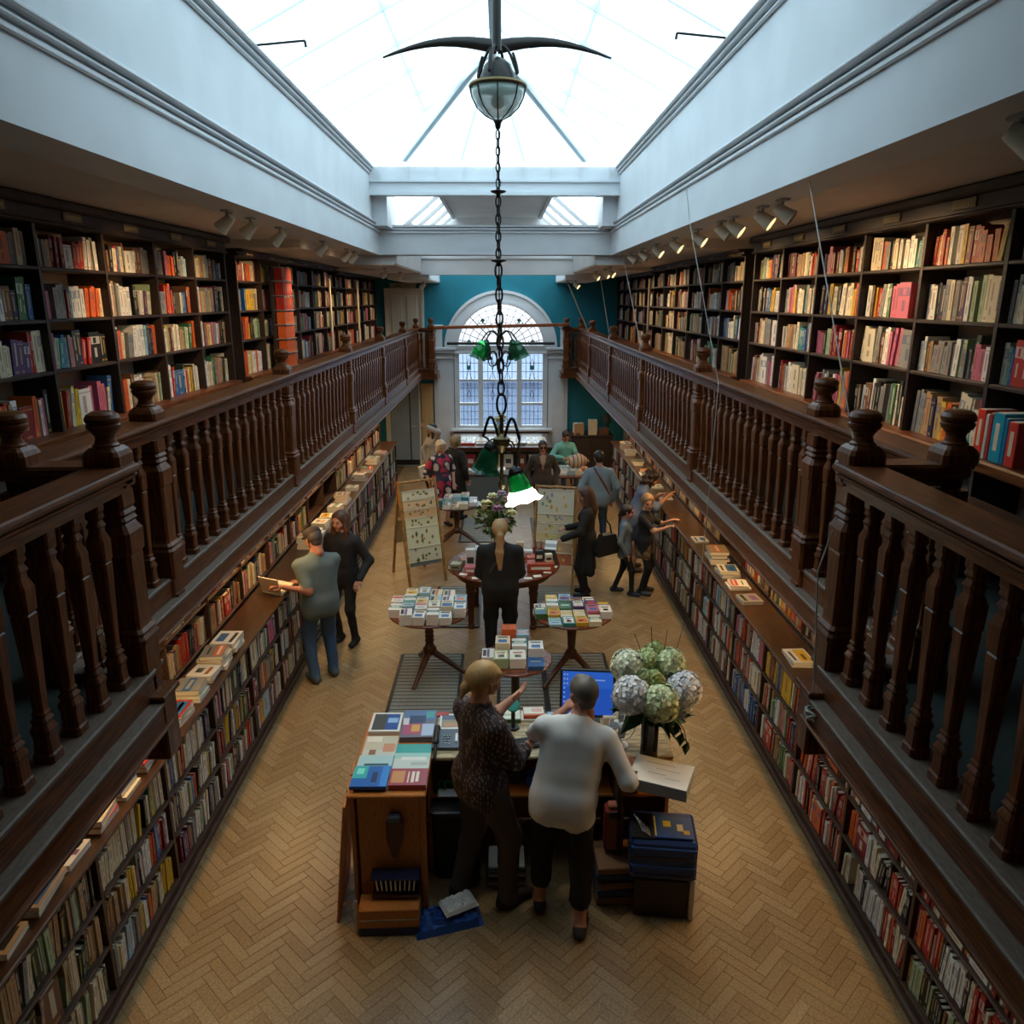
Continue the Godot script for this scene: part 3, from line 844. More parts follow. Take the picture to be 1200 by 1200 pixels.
func gallery_side(i: int) -> void:
	var s: float = SGN[i]
	var mx: float = RAIL_X[i]
	var nx: float = BAY_X[i]
	var wx: float = WALL_X[i]
	var who := "on the side of the panelled door" if i == 0 else "on the side of the hanging wires"
	# slab with carpet
	var sl := struct("gallery_floor", MB.new().span(Vector3(s * (mx + 0.03), 2.24, -3.12), Vector3(s * wx, 2.44, FAR_Z)).span(Vector3(s * (nx + 0.03), 2.24, 2.3), Vector3(s * wx, 2.44, -3.12)), M.soffit, "gallery floor " + who)
	part(sl, "carpet", MB.new().span(Vector3(s * (mx + 0.05), 2.44, -3.12), Vector3(s * wx, 2.455, FAR_Z)).span(Vector3(s * (nx + 0.05), 2.44, 2.3), Vector3(s * wx, 2.455, -3.12)), M.carpet)
	var newels := [-4.33, -7.1, -10.05, -12.9, -15.9, -18.35]
	if i == 1: newels = [-4.45, -7.25, -10.2, -13.2, -16.3, -18.6]
	var t := thing("balustrade", "dark turned oak balustrade along the gallery " + who, "balustrade")
	var endz: float = newels[5]
	var cz := -3.12
	# --- fascia boards, sill, mouldings for the two runs and the return
	var runs := [[nx, 1.6, cz], [mx, cz, endz], [mx - 0.36, endz, FAR_Z + 0.05]]
	for k in 3:
		var x: float = runs[k][0]
		var za: float = runs[k][1]
		var zb: float = runs[k][2]
		edge_run(t, s, x, za, zb)
		var xf := axes(Vector3(s, 0, 0), Vector3.UP, Vector3(s * x, RAIL_Y, zb if s > 0 else za + 0.03))
		var ln := absf(za - zb) + (0.03 if k == 0 else 0.0)
		if s < 0: xf = axes(Vector3(s, 0, 0), Vector3.UP, Vector3(s * x, RAIL_Y, za))
		part(t, "handrail", MB.new().extrude(rail_profile(), ln, xf), M.oak_along)
	# --- returns across the step (near) and at the far bay
	for q in [[nx, mx, cz, 1.0], [mx - 0.36, mx, endz, -1.0]]:
		var xa: float = q[0]
		var xb: float = q[1]
		var z: float = q[2]
		var o: float = q[3]
		part(t, "return_rail", MB.new().cbox(Vector3(s * (xa + xb + 0.1) * 0.5, RAIL_Y - 0.03, z - 0.01), Vector3(xb - xa + 0.1, 0.06, 0.15), 0.012).cbox(Vector3(s * (xa + xb) * 0.5, RAIL_Y - 0.07, z - 0.01), Vector3(xb - xa, 0.05, 0.09), 0.006), M.oak_across)
		part(t, "return_fascia", MB.new().span(Vector3(s * xa, 2.25, z - 0.06), Vector3(s * (xb + 0.02), 2.49, z + 0.02)).span(Vector3(s * xa, 2.25, z - 0.11), Vector3(s * (xb - 0.02), 2.38, z + 0.04)), M.oak_across)
		part(t, "return_sill", MB.new().cbox(Vector3(s * (xa + xb) * 0.5, 2.497, z - 0.02), Vector3(xb - xa, 0.026, 0.15), 0.005), M.sill_top)
		for k in (1 if o > 0 else 2):
			var f := 0.5 if o > 0 else (k + 1) / 3.0
			part(t, "baluster", baluster_mesh, M.oak_up, at(s * lerpf(xa + 0.05, xb + 0.05, f), SILL_Y, z - 0.02))
	# --- newels with finials
	for p in [[nx + 0.075, cz], [mx + 0.045, cz], [mx - 0.30, endz]]:
		post(t, s * p[0], p[1], true)
	for z in newels:
		post(t, s * (mx + 0.045), z, true)
	post(t, s * (nx + 0.075), 0.2, true)
	# --- balusters
	var zs := []
	var prev := cz
	for z in newels:
		var n := int(round(absf(z - prev) / 0.192))
		for k in range(1, n): zs.append([mx + 0.045, lerpf(prev, z, float(k) / n)])
		prev = z
	for k in range(1, 9): zs.append([nx + 0.07, cz + k * 0.174])
	for k in range(1, 5): zs.append([mx - 0.30, lerpf(endz, FAR_Z, k / 5.0)])
	for p in zs:
		part(t, "baluster", baluster_mesh, M.oak_up, at(s * p[0], SILL_Y, p[1]))
	# --- brackets under the newels: square pendant at the step, scrolled corbels along the run
	part(t, "bracket", MB.new().cbox(Vector3(s * (nx + 0.03), 2.24, cz + 0.0), Vector3(0.16, 0.30, 0.13), 0.008).cbox(Vector3(s * (nx + 0.03), 2.395, cz), Vector3(0.19, 0.03, 0.17), 0.006), M.oak_up)
	for z in newels:
		var pf := P2([-0.03, 0.0, 0.30, 0.0, 0.30, -0.34, 0.26, -0.36, 0.20, -0.33, 0.17, -0.26, 0.13, -0.20, 0.06, -0.17, -0.01, -0.14, -0.035, -0.08])
		var c := MB.new().extrude(pf, 0.10, axes(Vector3(s, 0, 0), Vector3.UP, Vector3(s * mx, 2.40, z + (-0.05 if s > 0 else 0.05))))
		part(t, "bracket", c, M.oak_up)
	# gallery underside boards catch the warm light
	var seen := struct("gallery_soffit", MB.new().span(Vector3(s * (mx + 0.05), 2.225, -3.0), Vector3(s * wx, 2.24, FAR_Z)), M.soffit)

func edge_run(t: Node3D, s: float, x: float, za: float, zb: float) -> void:
	var zc := (za + zb) * 0.5
	var ln := absf(za - zb)
	# sill on which the balusters stand
	part(t, "sill", MB.new().cbox(Vector3(s * (x + 0.07), SILL_Y - 0.013, zc), Vector3(0.16, 0.026, ln), 0.006), M.sill_top)
	part(t, "fascia_upper", MB.new().span(Vector3(s * x, 2.38, za), Vector3(s * (x + 0.04), SILL_Y - 0.026, zb)), M.oak_along)
	# step moulding; its grey colour stands for light caught on the top
	part(t, "step_moulding", MB.new().cbox(Vector3(s * (x - 0.015), 2.372, zc), Vector3(0.09, 0.022, ln), 0.006), M.sill_top)
	part(t, "fascia_lower", MB.new().span(Vector3(s * (x - 0.045), 2.25, za), Vector3(s * (x + 0.04), 2.361, zb)), M.oak_along)
	part(t, "fascia_bead", MB.new().cbox(Vector3(s * (x - 0.05), 2.26, zc), Vector3(0.03, 0.02, ln), 0.005), M.oak_along)

func post(t: Node3D, x: float, z: float, fin: bool) -> void:
	var p := part(t, "newel", newel_mesh, M.oak_up, at(x, SILL_Y, z))
	if fin:
		part(p, "finial", finial_mesh, M.oak_up, at(0, RAIL_Y - SILL_Y, 0))

# ================================================================ BOOKCASES AND BOOKS
const BOOK_COL := [
	["cream", "cfc4a8"], ["white", "d8d6cf"], ["red", "a8281f"], ["orange", "c95a24"], ["navy blue", "1d2a4a"], ["blue", "2b5c94"], ["black", "1b1a1c"], ["green", "3e6a43"],
	["dark green", "22382c"], ["yellow", "c9a52e"], ["teal", "2b7d84"], ["grey", "84837e"], ["brown", "6a4630"], ["pink", "b8637a"], ["tan", "a98a62"], ["crimson", "7d1724"], ["pale blue", "93b2bf"], ["pale green", "9db08a"], ["purple", "523a66"], ["ivory", "d9cdb0"]]
var book_mb := []      # unit books: [colour index][design]
var book_mesh := []

func make_unit_books() -> void:
	var r := RandomNumberGenerator.new()
	r.seed = 77
	for ci in BOOK_COL.size():
		var base := lin(BOOK_COL[ci][1])
		var dark := base.get_luminance() < 0.18
		var row := []
		var rm := []
		for d in 4:
			var mb := MB.new()
			var page := lin("cfc6b2")
			var h := 0.5
			# covers, spine, back
			mb.col = base
			mb.quad(Vector3(-h, 0, h), Vector3(h, 0, h), Vector3(h, 1, h), Vector3(-h, 1, h))
			mb.quad(Vector3(h, 0, h), Vector3(h, 0, -h), Vector3(h, 1, -h), Vector3(h, 1, h))
			mb.quad(Vector3(-h, 0, -h), Vector3(-h, 0, h), Vector3(-h, 1, h), Vector3(-h, 1, -h))
			# head: two cover edges and a sunk block of pages
			mb.quad(Vector3(-h, 1, h), Vector3(-0.38, 1, h), Vector3(-0.38, 1, -h), Vector3(-h, 1, -h))
			mb.quad(Vector3(0.38, 1, h), Vector3(h, 1, h), Vector3(h, 1, -h), Vector3(0.38, 1, -h))
			mb.quad(Vector3(-0.38, 1, h), Vector3(0.38, 1, h), Vector3(0.38, 1, 0.46), Vector3(-0.38, 1, 0.46))
			mb.col = page
			mb.quad(Vector3(-0.38, 0.985, 0.46), Vector3(0.38, 0.985, 0.46), Vector3(0.38, 0.985, -h), Vector3(-0.38, 0.985, -h))
			mb.quad(Vector3(h, 0, -0.49), Vector3(-h, 0, -0.49), Vector3(-h, 0.985, -0.49), Vector3(h, 0.985, -0.49))
			# printed spine: title panel, author line, publisher mark
			var ink := base.lerp(lin("d8cfb4") if dark else lin("2a2522"), 0.6)
			if d == 1: ink = base.lerp(lin("c9a94a") if dark else lin("8c2a22"), 0.6)
			if d == 2: ink = base.lerp(lin("d6d2c8") if dark else lin("2d4c78"), 0.6)
			var z := 0.505
			mb.col = ink
			if d == 0:
				_sq(mb, -0.12, 0.46, 0.10, 0.84, z)
				_sq(mb, -0.10, 0.16, 0.10, 0.34, z)
			elif d == 1:
				_sq(mb, -h, 0.88, h, 0.91, z)
				_sq(mb, -0.22, 0.30, 0.05, 0.80, z)
				_sq(mb, -0.2, 0.05, 0.2, 0.11, z)
			elif d == 2:
				_sq(mb, -h, 0.62, h, 0.86, z)
				mb.col = base
				_sq(mb, -0.14, 0.65, 0.14, 0.83, z + 0.003)
				mb.col = ink
				_sq(mb, -0.12, 0.2, 0.12, 0.5, z)
			else:
				_sq(mb, -0.05, 0.25, 0.2, 0.9, z)
				mb.col = base.lerp(lin("b03a2a") if ci % 3 else lin("d0a83a"), 0.5)
				_sq(mb, -0.3, 0.05, 0.3, 0.11, z)
			row.append(mb)
			rm.append(mb.mesh())
		book_mb.append(row)
		book_mesh.append(rm)

func _sq(mb: MB, x0: float, y0: float, x1: float, y1: float, z: float) -> void:
	mb.quad(Vector3(x0, y0, z), Vector3(x1, y0, z), Vector3(x1, y1, z), Vector3(x0, y1, z))

# books along one shelf board. o: front left corner of the board's upper face seen from the front, dir along, out towards the reader.
# returns [xform, colour, design, width] for each book
func shelf_row(r: RandomNumberGenerator, o: Vector3, dir: Vector3, out: Vector3, length: float, height: float, warm: float, tone := 0, big := 1.0) -> Array:
	var res := []
	var x := r.randf() * 0.02
	var lean := 0.0
	var run := 0
	var rc := 0
	var rh := 0.8
	var rw := 0.03
	var gap_at := r.randf() * length * 1.6
	while x < length - 0.03:
		if run <= 0:
			run = 1 + r.randi() % 4
			rc = pick(r, warm, tone)
			rh = r.randf_range(0.64, 0.9)
			rw = r.randf_range(0.018, 0.046) * big
			lean = r.randf_range(-0.02, 0.16) if r.randf() < 0.45 else r.randf_range(-0.01, 0.03)
		run -= 1
		if gap_at > 0 and x > gap_at and gap_at < length * 0.8:
			x += r.randf_range(0.03, 0.09)
			gap_at = -1.0
		var w := rw * r.randf_range(0.85, 1.15)
		var h := height * clampf(rh + r.randf_range(-0.06, 0.06), 0.5, 0.94)
		if r.randf() < 0.5: rc = pick(r, warm, tone)
		var dp := r.randf_range(0.13, 0.16)
		if r.randf() < 0.03 and x + h * 0.7 < length:
			# a copy turned to show its cover
			var bs := Basis(dir * (h * 0.66), Vector3.UP * h, out * 0.03)
			res.append([Transform3D(bs, o + dir * (x + h * 0.33) - out * 0.03), rc, r.randi() % 4, h * 0.66, true])
			x += h * 0.66 + 0.004
			continue
		if x + w + h * sin(lean) > length: break
		var up := (Vector3.UP * cos(lean) + dir * sin(lean))
		var side := dir * cos(lean) - Vector3.UP * sin(lean)
		var setback := r.randf_range(0.012, 0.03) + dp * 0.5
		var bs := Basis(side * w, up * h, out * dp)
		res.append([Transform3D(bs, o + dir * (x + w * 0.5) - out * setback + Vector3.UP * (w * 0.5 * absf(sin(lean)))), rc, r.randi() % 4, w, false])
		x += w / cos(lean) + 0.0012
	return res

func pick(r: RandomNumberGenerator, warm: float, tone: int) -> int:
	var f := r.randf()
	if tone == 1:    # red and cream paperbacks
		return [2, 3, 0, 1, 19, 6, 2, 15][r.randi() % 8]
	if tone == 2:    # blue run
		return [5, 4, 16, 5, 1, 11][r.randi() % 6]
	if tone == 3:    # dull old bindings
		return [12, 14, 0, 11, 8, 19, 17, 14, 6][r.randi() % 9]
	if f < 0.38: return [0, 1, 19, 1, 11][r.randi() % 5]
	if f < 0.30 + warm: return [2, 3, 9, 14, 12, 13, 15][r.randi() % 7]
	return [4, 5, 6, 7, 8, 10, 16, 17, 6, 11, 18, 0][r.randi() % 12]

var stuff_mb := {}
func put_books(rows: Array, singles: bool, called: String, where: String, group: String, stuff_key: String) -> void:
	for k in rows.size():
		var b: Array = rows[k]
		if singles:
			var look: String = BOOK_COL[b[1]][0]
			var w: float = b[3]
			var sz := "" if b[4] else ("slim " if w < 0.024 else ("thick " if w > 0.042 else ""))
			var lab := ("%s%s book, %s along %s" % [sz, look, nth(k), where]) if not b[4] else ("%s book turned cover out, %s along %s" % [look, nth(k), where])
			solo(called, book_mesh[b[1]][b[2]], M.print, lab, "book", group, b[0])
		else:
			if not stuff_mb.has(stuff_key): stuff_mb[stuff_key] = MB.new()
			stuff_mb[stuff_key].join(book_mb[b[1]][b[2]], b[0])

func build_low_bookcases() -> void:
	make_unit_books()
	for i in 2: low_case(i)

func low_case(i: int) -> void:
	var s: float = SGN[i]
	var fx: float = LOW_X[i]
	var who := "below the door-side gallery" if i == 0 else "below the wire-side gallery"
	var r := RandomNumberGenerator.new()
	r.seed = 100 + i
	var z0 := -1.9
	var pitch := 0.92
	var n := 16
	var z1 := z0 - pitch * n
	var out := Vector3(-s, 0, 0)
	# seen from the hall: left corner first. For the wall at -x the reader looks to -x and left is +z
	var dir := Vector3(0, 0, 1.0 if s > 0 else -1.0)
	dir = Vector3(0, 0, -1) if s < 0 else Vector3(0, 0, 1)
	# facing -x (left wall): right hand is -z; facing +x: right hand is +z
	var t := thing("low_bookcase", "long waist-high dark wooden bookcase full of books " + who, "bookcase")
	part(t, "plinth", MB.new().span(Vector3(s * (fx + 0.012), 0, z0), Vector3(s * (fx + 0.3), 0.11, z1)), M.case_dark)
	part(t, "plinth_moulding", MB.new().cbox(Vector3(s * (fx + 0.0), 0.03, (z0 + z1) * 0.5), Vector3(0.04, 0.06, absf(z1 - z0)), 0.012), M.case_dark)
	part(t, "back_panel", MB.new().span(Vector3(s * (fx + 0.27), 0.1, z0), Vector3(s * (fx + 0.30), 1.08, z1)), M.case_dark)
	var up := MB.new().box(Vector3(0, 0.59, 0), Vector3(0.29, 0.98, 0.028)).mesh()
	var board := MB.new().cbox(Vector3(0, -0.011, 0), Vector3(0.27, 0.022, pitch - 0.028), 0.004).mesh()
	var ys := [0.115, 0.435, 0.755]
	for k in n + 1:
		part(t, "upright", up, M.case_dark, at(s * (fx + 0.155), 0, z0 - pitch * k))
	for k in n:
		for y in ys:
			part(t, "shelf", board, M.case_dark, at(s * (fx + 0.14), y, z0 - pitch * (k + 0.5)))
	# the continuous ledge on top
	var w := thing("bookcase_ledge", "polished brown ledge on top of the low bookcase " + who, "ledge")
	part(w, "board", MB.new().cbox(Vector3(s * (fx + 0.15), 1.085, (z0 + z1) * 0.5), Vector3(0.36, 0.03, absf(z1 - z0)), 0.008), M.ledge)
	# shelves against the wall above the ledge
	var ux := fx + 0.34
	var u := thing("wall_bookcase", "dark wooden wall shelves above the ledge " + who, "bookcase")
	part(u, "back_panel", MB.new().span(Vector3(s * (ux + 0.2), 1.1, z0), Vector3(s * (ux + 0.22), 2.22, z1)), M.case_dark)
	var up2 := MB.new().box(Vector3(0, 1.66, 0), Vector3(0.2, 1.12, 0.026)).mesh()
	var board2 := MB.new().cbox(Vector3(0, -0.011, 0), Vector3(0.19, 0.022, pitch - 0.028), 0.004).mesh()
	var ys2 := [1.125, 1.47, 1.80]
	for k in n + 1: part(u, "upright", up2, M.case_dark, at(s * (ux + 0.1), 0, z0 - pitch * k))
	for k in n:
		for y in ys2: part(u, "shelf", board2, M.case_dark, at(s * (ux + 0.1), y, z0 - pitch * (k + 0.5)))
	# books; the bays that show largest hold single books, the rest is one mass
	var single_low := [2, 3, 4, 5] 
	var budget := 0
	for k in n:
		var za := z0 - pitch * k - 0.016
		var zb := z0 - pitch * (k + 1) + 0.016
		var zs := za if s < 0 else zb
		for j in 3:
			var tone := 0
			if i == 1 and k in [2, 3] : tone = 1
			if i == 0 and k < 2: tone = 3
			if i == 1 and k < 2: tone = 1 if r.randf() < 0.6 else 3
			if i == 1 and k == 5 and j == 0: tone = 2
			var rows := shelf_row(r, Vector3(s * (fx + 0.015), ys[j], zs), dir, out, pitch - 0.032, 0.285, 0.38 if i == 0 else 0.5, tone, 0.85)
			var single: bool = k in ([2, 3, 4] if i == 0 else [2, 3, 4]) and budget < 148
			if single: budget += rows.size()
			put_books(rows, single, "shelf_book", "%s row, %s low bay, %s" % [["bottom", "middle", "upper"][j], nth(k - 2), SIDE[i]], "books in the low bookcase " + who, "low%d" % i)
		for j in 3:
			if r.randf() < 0.1 and k > 3: continue
			var rows := shelf_row(r, Vector3(s * (ux + 0.01), ys2[j], zs), dir, out, pitch - 0.032, 0.29, 0.5, 0, 0.85)
			put_books(rows, false, "", "", "", "low%d" % i)
	var o := part(self, numbered("books_below_gallery"), stuff_mb["low%d" % i], M.print)
	tag(o, "packed rows of mixed book spines " + who, "books", "", "stuff")
	ledge_books(i, r, s, fx)
	# strip lamps out of view under the gallery, placed to warm the wall shelves
	for k in 5:
		var z := -4.6 - k * 2.9
		var lt := thing("unseen_strip_lamp", "%s unseen small warm strip lamp under the gallery %s" % [nth(k), "on the door side" if i == 0 else "on the wire side"], "lamp", Vector3(s * (fx + 0.02), 2.21, z), 0.0, "unseen strip lamps under the galleries")
		part(lt, "housing", MB.new().cbox(Vector3.ZERO, Vector3(0.06, 0.024, 0.9), 0.006), M.bronze)
		part(lt, "lamp_tube", MB.new().cbox(Vector3(0, -0.014, 0), Vector3(0.035, 0.012, 0.84), 0.004), M.spot_glow)
		var a := AreaLight3D.new()
		a.name = "unseen_strip_light"
		a.area_size = Vector2(0.05, 0.84)
		a.light_color = Color(1.0, 0.80, 0.52)
		a.light_energy = STRIP_ENERGY
		a.shadow_enabled = true
		a.rotation_degrees = Vector3(-90, 0, 0)
		a.position = Vector3(0, -0.03, 0)
		lt.add_child(a)

const STRIP_ENERGY := 1.2

# stacks lying on the ledges; [z, depth offset, colours bottom to top, width along, turn]
func ledge_books(i: int, r: RandomNumberGenerator, s: float, fx: float) -> void:
	var spots := []
	if i == 0:
		spots = [[-2.75, 2], [-3.05, 1], [-3.35, 2], [-3.65, 1], [-3.95, 2], [-4.25, 2], [-4.55, 3], [-4.85, 2], [-5.12, 3], [-5.45, 3], [-5.75, 2], [-6.0, 4], [-6.3, 3], [-9.2, 4], [-9.6, 3], [-9.95, 4], [-10.4, 2], [-10.9, 3], [-11.4, 4], [-12.2, 2], [-12.9, 3], [-13.6, 2], [-14.3, 3], [-15.2, 2]]
	else:
		spots = [[-6.0, 2], [-7.35, 1], [-7.75, 2], [-8.15, 2], [-8.6, 4], [-9.4, 1], [-11.6, 2], [-12.3, 1], [-13.2, 3], [-14.1, 2], [-15.0, 3], [-15.6, 4]]
	var q := 0
	for sp in spots:
		var y := 1.1005
		var w := r.randf_range(0.20, 0.29)
		for k in sp[1]:
			var h := r.randf_range(0.022, 0.045)
			var ci: int = [1, 0, 1, 19, 11, 16, 1, 4, 14, 2, 1][r.randi() % 11]
			var turn := r.randf_range(-0.12, 0.12) + (PI / 2 if s > 0 else -PI / 2)
			flat_book(Vector3(s * (fx + 0.13), y, sp[0]), Vector3(w, h, r.randf_range(0.17, 0.23)), ci, turn,
				"%s book %s on the %s pile along the %s ledge" % [BOOK_COL[ci][0], "lying" if sp[1] == 1 else ("on top" if k == sp[1] - 1 else nth(k) + " from the bottom"), nth(q), SIDE[i]], "books lying on the ledges", -1, "ledge_book")
			y += h + 0.0005
		q += 1

# a book lying flat: width x (along its spine), thickness y, depth z; the spine faces +z. Cover with a printed panel
var flat_cache := {}
func flat_book(p: Vector3, size: Vector3, ci: int, turn: float, label: String, group: String, design := -1, called := "paperback") -> Node3D:
	var d := design if design >= 0 else (ci * 7 + int(absf(p.z) * 37.0)) % 6
	var key := ci * 16 + d
	if not flat_cache.has(key): flat_cache[key] = flat_mesh(ci, d)
	return solo(called, flat_cache[key], M.gloss_print, label, "book", group, Transform3D(Basis(Vector3.UP, turn) * Basis.from_scale(size), p))

func flat_mesh(ci: int, d: int) -> ArrayMesh:
	var base := lin(BOOK_COL[ci][1])
	var dark := base.get_luminance() < 0.18
	var mb := MB.new()
	mb.col = lin("d9d3c6")
	mb.box(Vector3(0, 0.5, -0.012), Vector3(0.975, 0.86, 0.965))
	mb.col = base
	mb.box(Vector3(0, 0.04, 0), Vector3(1, 0.08, 1))
	mb.box(Vector3(0, 0.955, 0), Vector3(1, 0.09, 1))
	mb.box(Vector3(0, 0.5, 0.49), Vector3(1, 0.86, 0.02))
	var y := 1.004
	var P := func(x0: float, z0: float, x1: float, z1: float, c: Color) -> void:
		mb.col = c
		mb.quad(Vector3(x0, y, z1), Vector3(x1, y, z1), Vector3(x1, y, z0), Vector3(x0, y, z0))
	var ink := lin("e6e0d0") if dark else lin("26221f")
	var acc := lin(["b8352a", "2d5f95", "d2a93c", "2f7d6e", "d0663a", "6b4a7a"][(ci + d) % 6])
	match d:
		0:
			P.call(-0.36, -0.38, 0.36, -0.22, ink)
			P.call(-0.30, 0.0, 0.30, 0.36, acc)
		1:
			P.call(-0.42, -0.1, 0.42, 0.42, acc)
			y = 1.008
			P.call(-0.30, 0.08, 0.10, 0.24, ink)
			P.call(-0.34, -0.36, 0.30, -0.26, ink)
		2:
			P.call(-0.5, -0.18, 0.5, 0.12, acc)
			y = 1.008
			P.call(-0.34, -0.10, 0.34, 0.04, lin("e8e2d4"))
		3:
			P.call(-0.40, -0.40, 0.40, 0.40, lin("ded7c6"))
			y = 1.008
			P.call(-0.30, -0.28, 0.30, -0.12, acc)
			P.call(-0.20, 0.02, 0.20, 0.30, ink)
		4:
			P.call(-0.10, -0.44, 0.10, 0.44, acc)
			P.call(-0.42, -0.34, -0.16, 0.34, ink)
		5:
			P.call(-0.42, -0.42, 0.42, -0.05, acc)
			y = 1.008
			P.call(-0.35, -0.30, 0.35, -0.18, lin("e8e2d4"))
			P.call(-0.3, 0.18, 0.3, 0.26, ink)
	return mb.mesh()

# ================================================================ GALLERY BOOKCASES
func build_gallery_bookcases() -> void:
	for i in 2: gallery_case(i)

func gallery_case(i: int) -> void:
	var s: float = SGN[i]
	var fx: float = CASE_X[i]
	var wx: float = WALL_X[i]
	var who := "on the door-side gallery" if i == 0 else "on the wire-side gallery"
	var r := RandomNumberGenerator.new()
	r.seed = 200 + i
	var out := Vector3(-s, 0, 0)
	var dir := Vector3(0, 0, -1) if s < 0 else Vector3(0, 0, 1)
	var pitch := 0.875
	var segs := [[0.0, -8.72, 4.70], [-9.07, -14.4, 4.61], [-14.4, -18.9, 4.55]]
	var ys := [3.205, 3.61, 3.94, 4.27]
	var bay := 0
	var stuff := "gallery%d" % i
	var done := 0
	for sg in 3:
		var za: float = segs[sg][0]
		var zb: float = segs[sg][1]
		var top: float = segs[sg][2]
		var n := int(round((za - zb) / pitch))
		var p := (za - zb) / n
		var t := thing("gallery_bookcase", "%s section of the dark tall bookcase %s" % [["long first", "middle", "short end"][sg], who], "bookcase", Vector3.ZERO, 0.0, "gallery bookcases")
		var ctop: float = top - [0.17, 0.08, 0.06][sg]
		part(t, "back_panel", MB.new().span(Vector3(s * (wx - 0.03), 2.46, za), Vector3(s * (wx - 0.005), ctop, zb)), M.case_back)
		part(t, "cornice", MB.new().span(Vector3(s * (fx - 0.02), ctop, za), Vector3(s * wx, top - 0.005, zb)), M.case_black)
		part(t, "cornice_moulding", MB.new().cbox(Vector3(s * (fx - 0.045), top - 0.02 if sg else top - 0.035, (za + zb) * 0.5), Vector3(0.07, 0.03 if sg else 0.06, za - zb), 0.012), M.case_black)
		part(t, "cornice_moulding", MB.new().cbox(Vector3(s * (fx - 0.03), ctop + 0.012, (za + zb) * 0.5), Vector3(0.03, 0.024, za - zb), 0.008), M.case_black)
		part(t, "ledge", MB.new().cbox(Vector3(s * (fx + wx - 0.10) * 0.5, 3.17, (za + zb) * 0.5), Vector3(wx - fx + 0.06, 0.07, za - zb), 0.012), M.oak_along)
		part(t, "base_cupboard", MB.new().span(Vector3(s * (fx - 0.26), 2.46, za - 4.4 if sg == 0 else za), Vector3(s * (fx + 0.01), 2.93, zb)), M.case_dark)
		part(t, "cupboard_top", MB.new().cbox(Vector3(s * (fx - 0.13), 2.945, (za + zb) * 0.5), Vector3(0.30, 0.03, za - zb), 0.008), M.case_dark)
		var up := MB.new().span(Vector3(s * fx, 2.46, -0.016), Vector3(s * (wx - 0.03), ctop, 0.016)).mesh()
		var board := MB.new().cbox(Vector3(s * (fx + wx - 0.03) * 0.5, -0.012, 0), Vector3(wx - 0.03 - fx, 0.024, p - 0.032), 0.005).mesh()
		for k in n + 1:
			part(t, "upright", up, M.case_black, at(0, 0, za - p * k))
		for k in n:
			var zc := za - p * (k + 0.5)
			for y in ys.slice(1): part(t, "shelf", board, M.case_black, at(0, y, zc))
			# name plate on the frieze
			var pl := part(t, "name_plate", MB.new().cbox(Vector3(s * (fx - 0.026), (ctop + top) * 0.5 - 0.012, zc), Vector3(0.012, 0.06 if sg == 0 else 0.03, 0.24), 0.004), mat_once("plate_gilt", Color("7a6a48"), 0.4))
			part(pl, "lettering", plate_marks(s, fx - 0.033, (ctop + top) * 0.5 - 0.012, zc, r), mat_once("plate_ink", Color("c2a86a"), 0.5))
			# books
			var zs := za - p * k - 0.018 if s < 0 else za - p * (k + 1) + 0.018
			for j in 4:
				var hgt: float = [0.34, 0.285, 0.285, minf(ctop - 4.28, 0.27)][j]
				var tone := 0
				if i == 1 and sg == 0 and k < 5 and r.randf() < 0.35: tone = 1
				if i == 1 and sg == 1 and r.randf() < 0.5: tone = 3
				var rows := shelf_row(r, Vector3(s * (fx + 0.03), ys[j], zs), dir, out, p - 0.036, hgt, 0.42, tone, 1.35)
				if i == 1 and sg == 0 and k == 4 and j == 0: continue
				var single: bool = zc < -4.35 and done < 152
				# the near bays fill the picture's edges first
				if i == 1: single = zc < -3.4 and done < 152
				if single: done += rows.size()
				put_books(rows, single, "gallery_book", "%s row, %s gallery bay, %s" % [["ledge", "third", "second", "top"][j], nth(bay), SIDE[i]], "books " + who, stuff)
			if zc < -3.3: bay += 1
	var o := part(self, numbered("books_on_gallery"), stuff_mb[stuff], M.print)
	tag(o, "packed rows of mixed book spines " + who, "books", "", "stuff")
	if i == 0:
		# spinner tower of bright red spines standing before the cases
		var tw := thing("display_tower", "slim dark display tower holding tiers of red and orange books", "display stand", Vector3(-fx + 0.14, 3.206, -10.4))
		part(tw, "post", MB.new().cbox(Vector3(-0.08, 0.63, 0), Vector3(0.05, 1.26, 0.46), 0.006), M.case_black)
		for k in 7:
			part(tw, "tier", MB.new().cbox(Vector3(0.0, 0.01 + k * 0.178, 0), Vector3(0.16, 0.014, 0.46), 0.003), M.steel)
		for k in 7:
			var cc: int = 2 if k > 3 else 3
			for q in 6:
				var xf := Transform3D(Basis(Vector3(0, 0, -0.066), Vector3(0, 0.15, 0), Vector3(0.10, 0, 0)), Vector3(-fx + 0.15, 3.206 + 0.018 + k * 0.178, -10.4 + 0.18 - q * 0.072))
				solo("tower_book", book_mesh[cc][3 if k % 2 else 1], M.print, "%s book, %s of six on the %s tier of the display tower" % [BOOK_COL[cc][0], nth(q), nth(k)], "book", "books on the display tower", xf)
		for z in [-13.6, -16.2]:
			var po := solo("shelf_pole", MB.new().tube([Vector3(-fx + 0.06, 3.21, z), Vector3(-fx + 0.06, 4.40, z)], 0.022, 8), M.cream_paint, "pale upright pole before the %s shelves of the door-side gallery" % ("middle" if z > -15 else "end"), "pole", "shelf poles")
	else:
		solo("shelf_pole", MB.new().tube([Vector3(fx - 0.06, 3.28, -14.5), Vector3(fx - 0.06, 4.42, -14.5)], 0.022, 8), M.wire, "pale upright pole before the wire-side gallery shelves", "pole")

